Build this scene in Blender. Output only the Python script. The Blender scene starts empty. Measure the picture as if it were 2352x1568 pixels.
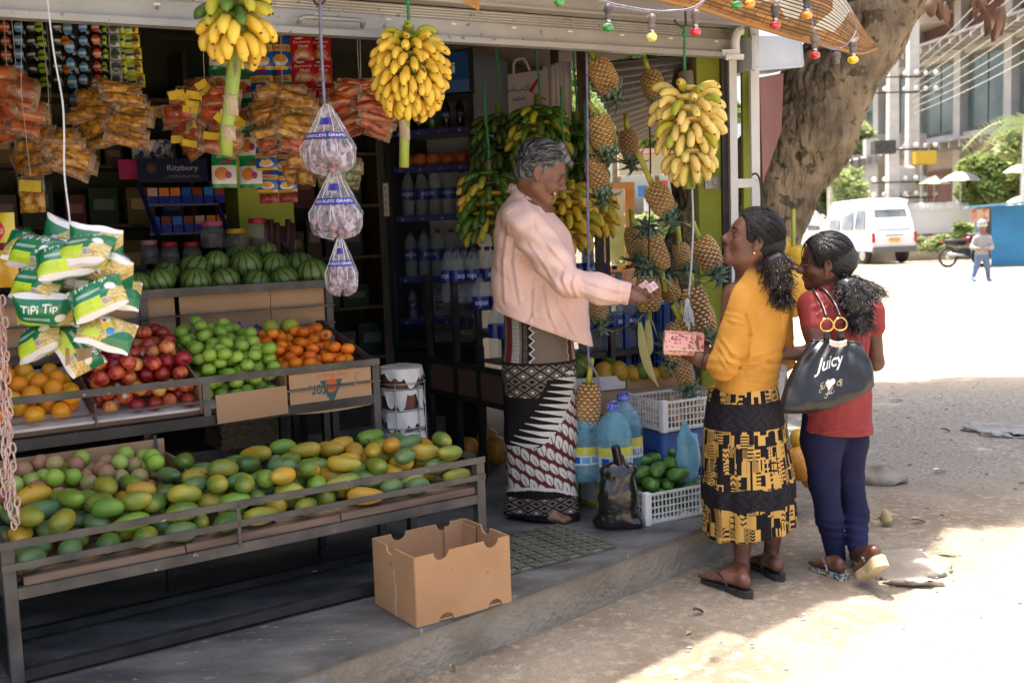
import bpy,bmesh,math,random
import numpy as np
from mathutils import Vector,Matrix,Euler
R_=math.radians
rng=random.Random(7)
nr=np.random.RandomState(11)
SC=bpy.context.scene
COL=SC.collection
# -------- camera, world, sun, exposure
CAM=Vector((0.0,0.0,1.48))
F=2350.0
cam_d=bpy.data.cameras.new("camera");cam=bpy.data.objects.new("camera",cam_d);COL.objects.link(cam)
cam.location=CAM
CR=Matrix.Rotation(R_(90-5.9),3,'X')@Matrix.Rotation(R_(-2.0),3,'Z')
cam.rotation_euler=CR.to_euler()
cam_d.sensor_width=36;cam_d.lens=F/2352*36;cam_d.clip_start=0.05;cam_d.clip_end=600
cam_d.dof.use_dof=True;cam_d.dof.focus_distance=4.25;cam_d.dof.aperture_fstop=3.8
SC.camera=cam
W=bpy.data.worlds.new("World");SC.world=W;W.use_nodes=True
nt=W.node_tree
sky=nt.nodes.new('ShaderNodeTexSky');sky.sky_type='NISHITA';sky.sun_disc=False
SUNV=Vector((-0.125,0.135,1.0)).normalized()
sky.sun_elevation=math.asin(SUNV.z);sky.sun_rotation=math.atan2(SUNV.x,SUNV.y)
sky.dust_density=7.0;sky.air_density=.8;sky.ozone_density=.3;sky.altitude=0
nt.links.new(sky.outputs[0],nt.nodes['Background'].inputs[0]);nt.nodes['Background'].inputs[1].default_value=0.15
sl=bpy.data.lights.new("sun",'SUN');sl.energy=3.8;sl.angle=R_(0.9);sl.color=(1.0,.945,.86)
so=bpy.data.objects.new("sun",sl);COL.objects.link(so);so.location=(0,0,30)
so.rotation_euler=SUNV.to_track_quat('Z','Y').to_euler()
SC.view_settings.view_transform='Standard';SC.view_settings.look='None';SC.view_settings.gamma=1
SC.view_settings.exposure=1.88
SC.view_settings.use_curve_mapping=False
SC.cycles.max_bounces=8;SC.cycles.diffuse_bounces=5;SC.cycles.transparent_max_bounces=24
# -------- measuring from the photograph (2352 x 1568 px grid)
def ray(u,v):
 return(CR@Vector(((u-1176)/F,-(v-784)/F,-1.0)))
def at(u,v,y):
 d=ray(u,v);return CAM+d*(y/d.y)
def on(u,v,z):
 d=ray(u,v);return CAM+d*((z-CAM.z)/d.z)
def PX(y):return y/F
# -------- materials
def lin(c):
 return tuple((x/255/12.92)if x/255<=.04045 else((x/255+.055)/1.055)**2.4 for x in c)
_M={}
def mat(name,c1,c2=None,s=6,rough=.6,metal=0.,bump=0.,bs=60,ctr=(.35,.65),trans=0.,alpha=1.,ior=1.45,coat=0.,rnd=0.,sss=0.,stretch=(1,1,1),spec=.5,det=5,c3=None,spots=None,img=None,uvn=None,emit=None,bst=None,sheen=0.):
 if name in _M:return _M[name]
 m=bpy.data.materials.new(name);m.use_nodes=True;N=m.node_tree.nodes;L=m.node_tree.links
 b=N['Principled BSDF']
 b.inputs['Roughness'].default_value=rough;b.inputs['Metallic'].default_value=metal
 b.inputs['Transmission Weight'].default_value=trans;b.inputs['Alpha'].default_value=alpha
 b.inputs['IOR'].default_value=ior;b.inputs['Coat Weight'].default_value=coat;b.inputs['Coat Roughness'].default_value=.15
 b.inputs['Specular IOR Level'].default_value=spec;b.inputs['Sheen Weight'].default_value=sheen
 if sss:b.inputs['Subsurface Weight'].default_value=sss;b.inputs['Subsurface Scale'].default_value=.01
 tc=N.new('ShaderNodeTexCoord');mp=N.new('ShaderNodeMapping');mp.inputs['Scale'].default_value=stretch
 oi=N.new('ShaderNodeObjectInfo');L.new(tc.outputs['Object'],mp.inputs[0])
 vm=N.new('ShaderNodeVectorMath');vm.operation='SCALE';vm.inputs[0].default_value=(13.,7.,19.)
 L.new(oi.outputs['Random'],vm.inputs['Scale']);L.new(vm.outputs[0],mp.inputs['Location'])
 col=None
 if img is not None:
  t=N.new('ShaderNodeTexImage');t.image=img;t.extension='REPEAT';L.new(tc.outputs['UV'],t.inputs[0]);col=t.outputs[0]
  if c2 is not None:
   nz=N.new('ShaderNodeTexNoise');nz.inputs['Scale'].default_value=s;nz.inputs['Detail'].default_value=det;L.new(mp.outputs[0],nz.inputs[0])
   rp=N.new('ShaderNodeMapRange');rp.inputs[1].default_value=.3;rp.inputs[2].default_value=.7;rp.inputs[3].default_value=c2;rp.inputs[4].default_value=1.
   L.new(nz.outputs[0],rp.inputs[0]);mx=N.new('ShaderNodeVectorMath');mx.operation='SCALE'
   L.new(col,mx.inputs[0]);L.new(rp.outputs[0],mx.inputs['Scale']);col=mx.outputs[0]
 elif c2 is None:
  rgb=N.new('ShaderNodeRGB');rgb.outputs[0].default_value=(*c1,1);col=rgb.outputs[0]
 else:
  nz=N.new('ShaderNodeTexNoise');nz.inputs['Scale'].default_value=s;nz.inputs['Detail'].default_value=det
  L.new(mp.outputs[0],nz.inputs[0]);cr=N.new('ShaderNodeValToRGB');L.new(nz.outputs[0],cr.inputs[0])
  e=cr.color_ramp.elements;e[0].position=ctr[0];e[1].position=ctr[1];e[0].color=(*c1,1);e[1].color=(*c2,1)
  if c3 is not None:
   q=e.new((ctr[1]+1)/2);q.color=(*c3,1)
  col=cr.outputs[0]
 if spots:
  nz2=N.new('ShaderNodeTexNoise');nz2.inputs['Scale'].default_value=spots[1];nz2.inputs['Detail'].default_value=3;L.new(mp.outputs[0],nz2.inputs[0])
  c2r=N.new('ShaderNodeMapRange');c2r.inputs[1].default_value=spots[2];c2r.inputs[2].default_value=spots[2]+.05;L.new(nz2.outputs[0],c2r.inputs[0])
  mx=N.new('ShaderNodeMix');mx.data_type='RGBA';L.new(c2r.outputs[0],mx.inputs[0]);L.new(col,mx.inputs[6]);mx.inputs[7].default_value=(*spots[0],1);col=mx.outputs[2]
 if rnd:
  hs=N.new('ShaderNodeHueSaturation');mr=N.new('ShaderNodeMapRange');mr.inputs[3].default_value=1-rnd;mr.inputs[4].default_value=1+rnd
  L.new(oi.outputs['Random'],mr.inputs[0]);L.new(mr.outputs[0],hs.inputs['Value']);L.new(col,hs.inputs['Color']);col=hs.outputs[0]
  wn=N.new('ShaderNodeTexWhiteNoise');wn.noise_dimensions='1D';L.new(oi.outputs['Random'],wn.inputs['W'])
  mr2=N.new('ShaderNodeMapRange');mr2.inputs[3].default_value=.5-rnd*.09;mr2.inputs[4].default_value=.5+rnd*.09
  L.new(wn.outputs[0],mr2.inputs[0]);L.new(mr2.outputs[0],hs.inputs['Hue'])
 L.new(col,b.inputs['Base Color'])
 if emit:b.inputs['Emission Color'].default_value=(*emit[0],1);b.inputs['Emission Strength'].default_value=emit[1]
 if bump:
  nb=N.new('ShaderNodeTexNoise');nb.inputs['Scale'].default_value=bs;nb.inputs['Detail'].default_value=4
  if bst:
   m2=N.new('ShaderNodeMapping');m2.inputs['Scale'].default_value=bst;L.new(tc.outputs['Object'],m2.inputs[0]);L.new(m2.outputs[0],nb.inputs[0])
  else:L.new(mp.outputs[0],nb.inputs[0])
  bp=N.new('ShaderNodeBump');bp.inputs['Strength'].default_value=min(1,bump);bp.inputs['Distance'].default_value=.01*max(1,bump)
  L.new(nb.outputs[0],bp.inputs['Height']);L.new(bp.outputs[0],b.inputs['Normal'])
 _M[name]=m
 return m
# -------- mesh builder
class MB:
 def __init__(s):s.v=[];s.f=[];s.m=[];s.uv={}
 def add(s,vs,fs,mi=0):
  o=len(s.v);s.v+=[tuple(p)for p in vs];s.f+=[tuple(i+o for i in f)for f in fs];s.m+=[mi]*len(fs);return s
 def box(s,c,d,mi=0,rot=None,taper=1.0):
  x,y,z=d[0]/2,d[1]/2,d[2]/2
  P=[(-x,-y,-z),(x,-y,-z),(x,y,-z),(-x,y,-z),(-x*taper,-y*taper,z),(x*taper,-y*taper,z),(x*taper,y*taper,z),(-x*taper,y*taper,z)]
  c=Vector(c);M=rot if rot is not None else Matrix.Identity(3)
  return s.add([c+M@Vector(p)for p in P],[(0,3,2,1),(4,5,6,7),(0,1,5,4),(1,2,6,5),(2,3,7,6),(3,0,4,7)],mi)
 def bar(s,a,b,w,h=None,mi=0,up=(0,0,1)):
  a=Vector(a);b=Vector(b);h=h or w;d=b-a;L=d.length;x=d/L;u=Vector(up)
  if abs(x.dot(u))>.99:u=Vector((0,1,0))
  y=u.cross(x).normalized();z=x.cross(y)
  return s.box((a+b)/2,(L,w,h),mi,Matrix((x,y,z)).transposed())
 def tube(s,pts,r,n=8,mi=0,cap=True,fl=1.0):
  pts=[Vector(p)for p in pts];k=len(pts);rs=list(r)if hasattr(r,'__len__')else[r]*k
  o=len(s.v);pu=None
  for i,p in enumerate(pts):
   t=(pts[min(i+1,k-1)]-pts[max(i-1,0)])
   t=t.normalized()if t.length>1e-9 else Vector((0,0,1))
   if pu is None:
    pu=Vector((0,0,1))if abs(t.z)<.9 else Vector((1,0,0))
   u=(pu-t*pu.dot(t)).normalized();w=t.cross(u);pu=u
   for j in range(n):
    a=2*math.pi*j/n;s.v.append(tuple(p+(u*math.cos(a)+w*math.sin(a)*fl)*rs[i]))
  for i in range(k-1):
   for j in range(n):
    a=o+i*n+j;b=o+i*n+(j+1)%n;s.f.append((a,b,b+n,a+n));s.m.append(mi)
  if cap:
   s.f.append(tuple(o+j for j in reversed(range(n))));s.m.append(mi)
   s.f.append(tuple(o+(k-1)*n+j for j in range(n)));s.m.append(mi)
  return s
 def lathe(s,prof,n=24,M=None,mi=0,sx=1.,sy=1.):
  M=M or Matrix.Identity(4);o=len(s.v);k=len(prof)
  for(r,z)in prof:
   for j in range(n):
    a=2*math.pi*j/n;s.v.append(tuple(M@Vector((r*math.cos(a)*sx,r*math.sin(a)*sy,z))))
  for i in range(k-1):
   for j in range(n):
    a=o+i*n+j;b=o+i*n+(j+1)%n;s.f.append((a,b,b+n,a+n));s.m.append(mi)
  s.f.append(tuple(o+j for j in reversed(range(n))));s.m.append(mi)
  s.f.append(tuple(o+(k-1)*n+j for j in range(n)));s.m.append(mi)
  return s
 def ell(s,c,r,n=12,k=8,mi=0,rot=None):
  c=Vector(c);rot=rot or Matrix.Identity(3);r=r if hasattr(r,'__len__')else(r,r,r);o=len(s.v)
  for i in range(k+1):
   th=math.pi*i/k
   for j in range(n):
    a=2*math.pi*j/n
    s.v.append(tuple(c+rot@Vector((r[0]*math.sin(th)*math.cos(a),r[1]*math.sin(th)*math.sin(a),-r[2]*math.cos(th)))))
  for i in range(k):
   for j in range(n):
    a=o+i*n+j;b=o+i*n+(j+1)%n;s.f.append((a,b,b+n,a+n));s.m.append(mi)
  return s
 def prism(s,poly,z0,z1,M=None,mi=0):
  M=M or Matrix.Identity(4);n=len(poly)
  vs=[M@Vector((p[0],p[1],z0))for p in poly]+[M@Vector((p[0],p[1],z1))for p in poly]
  return s.add(vs,[tuple(reversed(range(n))),tuple(range(n,2*n))]+[(i,(i+1)%n,(i+1)%n+n,i+n)for i in range(n)],mi)
 def grid(s,fn,nu,nv,mi=0,uv=True,closeu=False):
  o=len(s.v)
  for j in range(nv+1):
   for i in range(nu+1):s.v.append(tuple(fn(i/nu,j/nv)))
  for j in range(nv):
   for i in range(nu):
    a=o+j*(nu+1)+i
    if uv:s.uv[len(s.f)]=[(i/nu,j/nv),((i+1)/nu,j/nv),((i+1)/nu,(j+1)/nv),(i/nu,(j+1)/nv)]
    s.f.append((a,a+1,a+nu+2,a+nu+1));s.m.append(mi)
  return s
 def mesh(s,name,mats,smooth=False,off=None):
  me=bpy.data.meshes.new(name)
  V=[(p[0]-off[0],p[1]-off[1],p[2]-off[2])for p in s.v]if off is not None else s.v
  me.from_pydata(V,[],s.f);mats=mats if isinstance(mats,(list,tuple))else[mats]
  for m in mats:me.materials.append(m)
  me.polygons.foreach_set('material_index',s.m)
  if s.uv:
   ul=me.uv_layers.new(name='UVMap')
   for p in me.polygons:
    q=s.uv.get(p.index)
    if q:
     for li,c in zip(p.loop_indices,q):ul.data[li].uv=c
  if smooth:
   me.polygons.foreach_set('use_smooth',[True]*len(s.f))
   if smooth!=True:me.set_sharp_from_angle(angle=R_(smooth))
  me.update();return me
 def build(s,name,mats,parent=None,smooth=False,loc=(0,0,0),rot=(0,0,0),off=None):
  return link(name,s.mesh(name,mats,smooth,off),parent,loc,rot)
def link(name,me,parent=None,loc=(0,0,0),rot=(0,0,0),scale=None):
 o=bpy.data.objects.new(name,me);COL.objects.link(o);o.location=loc;o.rotation_euler=rot
 if scale is not None:o.scale=scale if hasattr(scale,'__len__')else(scale,)*3
 if parent is not None:o.parent=parent
 return o
def tag(o,label=None,cat=None,group=None,kind=None):
 if label:o['label']=label
 if cat:o['category']=cat
 if group:o['group']=group
 if kind:o['kind']=kind
 return o
def thing(name,label,cat,loc=(0,0,0),rz=0,group=None):
 o=link(name,None,None,loc,(0,0,rz));return tag(o,label,cat,group)
def ordw(n):
 w=['first','second','third','fourth','fifth','sixth','seventh','eighth','ninth','tenth','eleventh','twelfth','thirteenth','fourteenth','fifteenth','sixteenth','seventeenth','eighteenth','nineteenth','twentieth']
 return w[n]if n<20 else('twenty-'+w[n-20]if n<29 else str(n+1)+'th')
def bezier(P,n):
 P=[Vector(p)for p in P];out=[]
 for i in range(n+1):
  t=i/n;Q=list(P)
  while len(Q)>1:Q=[Q[j].lerp(Q[j+1],t)for j in range(len(Q)-1)]
  out.append(Q[0])
 return out
def crom(P,k=6):
 P=[Vector(p)for p in P];P=[P[0]*2-P[1]]+P+[P[-1]*2-P[-2]];out=[]
 for i in range(1,len(P)-2):
  for j in range(k):
   t=j/k;a,b,c,d=P[i-1:i+3]
   out.append(.5*((2*b)+(c-a)*t+(2*a-5*b+4*c-d)*t*t+(3*b-a-3*c+d)*t**3))
 out.append(P[-2]);return out
# -------- printed surfaces: small images drawn in code
_T={}
def text_tris(s,font=None):
 if s in _T:return _T[s]
 cu=bpy.data.curves.new('t','FONT');cu.body=s;cu.size=1;cu.resolution_u=3;cu.offset=.012
 ob=bpy.data.objects.new('t',cu);me=ob.to_mesh();me.calc_loop_triangles()
 V=np.array([v.co[:2]for v in me.vertices])if len(me.vertices)else np.zeros((3,2))
 T=[V[list(t.vertices)]for t in me.loop_triangles];ob.to_mesh_clear();bpy.data.objects.remove(ob);bpy.data.curves.remove(cu)
 T=np.array(T)if T else np.zeros((1,3,2));mn=T.reshape(-1,2).min(0);mxx=T.reshape(-1,2).max(0)
 _T[s]=(T-mn,mxx-mn);return _T[s]
class Img:
 def __init__(s,w,h,bg):s.w,s.h=w,h;s.a=np.ones((h,w,4),np.float32);s.a[...,:3]=bg;Y,X=np.mgrid[0:h,0:w];s.X=(X+.5)/w;s.Y=(Y+.5)/h
 def mask(s,m,c):s.a[m,:3]=c;return s
 def rect(s,x0,y0,x1,y1,c):return s.mask((s.X>=x0)&(s.X<x1)&(s.Y>=y0)&(s.Y<y1),c)
 def disc(s,x,y,rx,ry,c):return s.mask(((s.X-x)/rx)**2+((s.Y-y)/ry)**2<1,c)
 def poly(s,P,c):
  m=np.zeros(s.X.shape,bool);n=len(P)
  for i in range(n):
   x0,y0=P[i];x1,y1=P[(i+1)%n]
   if y0==y1:continue
   m^=((s.Y>min(y0,y1))&(s.Y<=max(y0,y1))&(s.X<x0+(s.Y-y0)*(x1-x0)/(y1-y0)))
  return s.mask(m,c)
 def noise(s,n,amt,seed=0):
  r=np.random.RandomState(seed);g=r.rand(n,n);yi=np.minimum((s.Y*n).astype(int),n-1);xi=np.minimum((s.X*n).astype(int),n-1)
  return g[yi,xi]
 def text(s,t,x,y,h,c,wid=None,rot=0.,cx=False,slant=0.):
  T,sz=text_tris(t);T=T.copy();k=h/max(sz[1],.3);ky=k;kx=k*s.h/s.w
  if wid:kx=wid/sz[0]
  P=T*[kx,ky]
  P[...,0]+=P[...,1]*slant
  if cx:P[...,0]-=sz[0]*kx/2
  if rot:
   asp=s.w/s.h;q=P.copy();q[...,0]*=asp;cr,sr=math.cos(rot),math.sin(rot)
   P=np.stack([(q[...,0]*cr-q[...,1]*sr)/asp,q[...,0]*sr+q[...,1]*cr],-1)
  P+=[x,y]
  for tr in P:
   x0,y0=tr.min(0);x1,y1=tr.max(0)
   i0,i1=max(0,int(x0*s.w)-1),min(s.w,int(x1*s.w)+2);j0,j1=max(0,int(y0*s.h)-1),min(s.h,int(y1*s.h)+2)
   if i0>=i1 or j0>=j1:continue
   X=s.X[j0:j1,i0:i1];Y=s.Y[j0:j1,i0:i1];a,b,d=tr
   e=lambda p,q:(q[0]-p[0])*(Y-p[1])-(q[1]-p[1])*(X-p[0])
   e1,e2,e3=e(a,b),e(b,d),e(d,a);m=((e1>=0)&(e2>=0)&(e3>=0))|((e1<=0)&(e2<=0)&(e3<=0))
   s.a[j0:j1,i0:i1][m,:3]=c
  return s
 def img(s,name):
  im=bpy.data.images.new(name,s.w,s.h);im.colorspace_settings.name='Linear Rec.709' if False else im.colorspace_settings.name
  a=s.a.copy();c=np.clip(a[...,:3],0,1);a[...,:3]=np.where(c<=.0031308,c*12.92,1.055*c**(1/2.4)-.055)
  im.pixels.foreach_set(a.ravel());im.pack();return im
# -------- smooth implicit bodies -> one continuous mesh
def A3(p):return np.array(p,np.float32)
def creases(lines,y,amp,w,seg=.05):
 """sharp cloth folds along given lines (photo columns/rows at forward distance y): sum of narrow ridges"""
 L_=[]
 for ln in lines:
  sg=ln[0]if isinstance(ln[0],(int,float))else 1.;P_=ln[1:]if isinstance(ln[0],(int,float))else ln
  for a,b in zip(P_,P_[1:]):a,b=at(a[0],a[1],y),at(b[0],b[1],y);L_.append((sg,a.x,a.z,b.x,b.z))
 def fn(x,yy,z):
  o=0
  for sg,ax,az,bx,bz in L_:
   dx,dz=bx-ax,bz-az;q=dx*dx+dz*dz;t=np.clip(((x-ax)*dx+(z-az)*dz)/q,0,1);d=(x-ax-t*dx)*dz/q**.5-(z-az-t*dz)*dx/q**.5;dd=np.hypot(x-ax-t*dx,z-az-t*dz)
   o=o-sg*(np.exp(-dd/w)-.55*np.exp(-((dd-1.8*w)/(1.1*w))**2)*(d>0))
  return amp*o*(yy<y+seg)
 return fn
class SDF:
 def __init__(s):s.P=[];s.disp=None;s.post=[]
 def cone(s,a,b,ra,rb,k=.02,flat=None,q=1.,op='u'):
  s.P.append(('c',A3(a),A3(b),ra,rb,k,A3(Vector(flat).normalized())if flat is not None else None,q,op));return s
 def chain(s,pts,rs,k=.02,flat=None,q=1.):
  for i in range(len(pts)-1):s.cone(pts[i],pts[i+1],rs[i],rs[i+1],k,flat,q)
  return s
 def ell(s,c,r,k=.02,rot=None,op='u'):
  r=r if hasattr(r,'__len__')else(r,r,r)
  s.P.append(('e',A3(c),A3(r),np.array(rot,np.float32)if rot is not None else None,k,op));return s
 def cut(s,p,n):s.post.append((A3(p),A3(Vector(n).normalized())));return s
 def mesh(s,h=.006,pad=.02,bounds=None):
  lo=np.full(3,1e9);hi=np.full(3,-1e9);B=[]
  for p in s.P:
   if p[0]=='c':l=np.minimum(p[1]-p[3],p[2]-p[4]);u=np.maximum(p[1]+p[3],p[2]+p[4])
   else:rr=p[2].max()if p[3]is not None else p[2];l=p[1]-rr;u=p[1]+rr
   B.append((l,u))
   if p[-1]=='u':lo=np.minimum(lo,l);hi=np.maximum(hi,u)
  lo-=pad;hi+=pad;n=np.ceil((hi-lo)/h).astype(int)+1
  ax=[(lo[i]+h*np.arange(n[i])).astype(np.float32)for i in range(3)]
  G=np.full(n,1.,np.float32)
  for p,(l,u)in zip(s.P,B):
   k=p[5]if p[0]=='c' else p[4];m=k+pad+2*h
   i0=np.clip(((l-m-lo)/h).astype(int),0,n-1);i1=np.clip(((u+m-lo)/h).astype(int)+2,1,n)
   X=ax[0][i0[0]:i1[0]][:,None,None];Y=ax[1][i0[1]:i1[1]][None,:,None];Z=ax[2][i0[2]:i1[2]][None,None,:]
   if p[0]=='c':
    a,b,ra,rb,k,fl,q,op=p[1:];ba=b-a;L2=max(float(ba@ba),1e-9)
    x,y,z=X-a[0],Y-a[1],Z-a[2];t=np.clip((x*ba[0]+y*ba[1]+z*ba[2])/L2,0,1)
    x=x-t*ba[0];y=y-t*ba[1];z=z-t*ba[2];d2=x*x+y*y+z*z
    if fl is not None:
     f=x*fl[0]+y*fl[1]+z*fl[2];d2=d2+f*f*(1/q**2-1)
    d=np.sqrt(d2)-(ra+(rb-ra)*t)
    if fl is not None:d=d*min(1,(1+q)/2)
   else:
    c,r,rot,k,op=p[1:];x,y,z=X-c[0],Y-c[1],Z-c[2]
    if rot is not None:
     x,y,z=(x*rot[0,i]+y*rot[1,i]+z*rot[2,i]for i in range(3))
    k0=np.sqrt((x/r[0])**2+(y/r[1])**2+(z/r[2])**2);k1=np.sqrt((x/r[0]**2)**2+(y/r[1]**2)**2+(z/r[2]**2)**2)+1e-6
    d=k0*(k0-1)/k1
   g=G[i0[0]:i1[0],i0[1]:i1[1],i0[2]:i1[2]]
   if op=='u':
    hh=np.maximum(k-np.abs(g-d),0)/k;np.copyto(g,np.minimum(g,d)-hh*hh*k/4)
   else:
    hh=np.maximum(k-np.abs(g+d),0)/k;np.copyto(g,np.maximum(g,-d)+hh*hh*k/4)
  X,Y,Z=ax[0][:,None,None],ax[1][None,:,None],ax[2][None,None,:]
  if s.disp:
   near=np.argwhere(np.abs(G)<.06);
   i,j,k_=near.T;G[i,j,k_]+=s.disp(ax[0][i],ax[1][j],ax[2][k_]).astype(np.float32)
  for(p,nn)in s.post:G=np.maximum(G,(X-p[0])*nn[0]+(Y-p[1])*nn[1]+(Z-p[2])*nn[2])
  return nets(G,lo,h)
def nets(G,lo,h):
 S=G<0;c=np.zeros(np.array(G.shape)-1,np.uint8)
 sl=lambda a,d:a[d[0]:a.shape[0]-1+d[0],d[1]:a.shape[1]-1+d[1],d[2]:a.shape[2]-1+d[2]]
 C=[(i,j,k)for i in(0,1)for j in(0,1)for k in(0,1)]
 for d in C:c+=sl(S,d)
 act=np.argwhere((c>0)&(c<8));idx=-np.ones(c.shape,np.int32);idx[tuple(act.T)]=np.arange(len(act))
 vs=np.zeros((len(act),3));cnt=np.zeros(len(act))
 g={d:G[act[:,0]+d[0],act[:,1]+d[1],act[:,2]+d[2]]for d in C}
 for a in C:
  for x in range(3):
   if a[x]:continue
   b=list(a);b[x]=1;b=tuple(b);ga,gb=g[a],g[b];m=(ga<0)!=(gb<0)
   t=ga[m]/(ga[m]-gb[m]);P=np.tile(np.array(a,float),(m.sum(),1));P[:,x]+=t;vs[m]+=P;cnt[m]+=1
 V=(vs/cnt[:,None]+act)*h+lo;F_=[]
 for x in range(3):
  sh=list(S.shape);a=S[tuple(slice(0,-1)if i==x else slice(1,-1)for i in range(3))];b=S[tuple(slice(1,None)if i==x else slice(1,-1)for i in range(3))]
  for sgn in(0,1):
   e=np.argwhere((a!=b)&(a==bool(sgn)))
   for i in range(3):
    if i!=x:e[:,i]+=1
   y,z=(x+1)%3,(x+2)%3;q=[]
   for(dy,dz)in((0,0),(-1,0),(-1,-1),(0,-1)):
    w=e.copy();w[:,y]+=dy;w[:,z]+=dz;q.append(idx[w[:,0],w[:,1],w[:,2]])
   q=np.stack(q,1);F_.append(q if sgn else q[:,::-1])
 Fq=np.concatenate(F_);Fq=Fq[(Fq>=0).all(1)]
 return V,Fq
def smooth_arr(V,Fq,it=1,w=.5):
 for _ in range(it):
  acc=np.zeros_like(V);cnt=np.zeros(len(V))
  for i in range(4):
   for j in((i+1)%4,(i+3)%4):np.add.at(acc,Fq[:,i],V[Fq[:,j]]);np.add.at(cnt,Fq[:,i],1)
  V=V*(1-w)+w*acc/np.maximum(cnt,1)[:,None]
 return V
def np_mesh(name,V,Fq,mats,off=(0,0,0),uvf=None,smooth=True,mif=None):
 V=np.asarray(V,float)-np.array(off,float);me=bpy.data.meshes.new(name);n=len(Fq);k=Fq.shape[1]
 me.vertices.add(len(V));me.vertices.foreach_set('co',V.ravel());me.loops.add(n*k);me.loops.foreach_set('vertex_index',Fq.ravel().astype(np.int32))
 me.polygons.add(n);me.polygons.foreach_set('loop_start',np.arange(0,n*k,k,dtype=np.int32));me.polygons.foreach_set('loop_total',np.full(n,k,np.int32))
 if smooth:me.polygons.foreach_set('use_smooth',np.ones(n,bool))
 mats=mats if isinstance(mats,(list,tuple))else[mats]
 for m in mats:me.materials.append(m)
 if mif is not None:me.polygons.foreach_set('material_index',mif(V[Fq].mean(1)).astype(np.int32))
 if uvf is not None:
  UV=uvf(V[Fq.ravel()].reshape(n,k,3));ul=me.uv_layers.new(name='UVMap');ul.data.foreach_set('uv',UV.reshape(-1).astype(np.float32))
 me.update();me.validate();return me
def sine_noise(x,y,z,f,seed=0,n=5):
 r=np.random.RandomState(seed);o=0
 for i in range(n):
  d=r.normal(size=3);d/=np.linalg.norm(d);d=d*f;o=o+np.sin(d[0]*x*2*np.pi+d[1]*y*2*np.pi+d[2]*z*2*np.pi+r.rand()*6.28)
 return o/n
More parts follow.
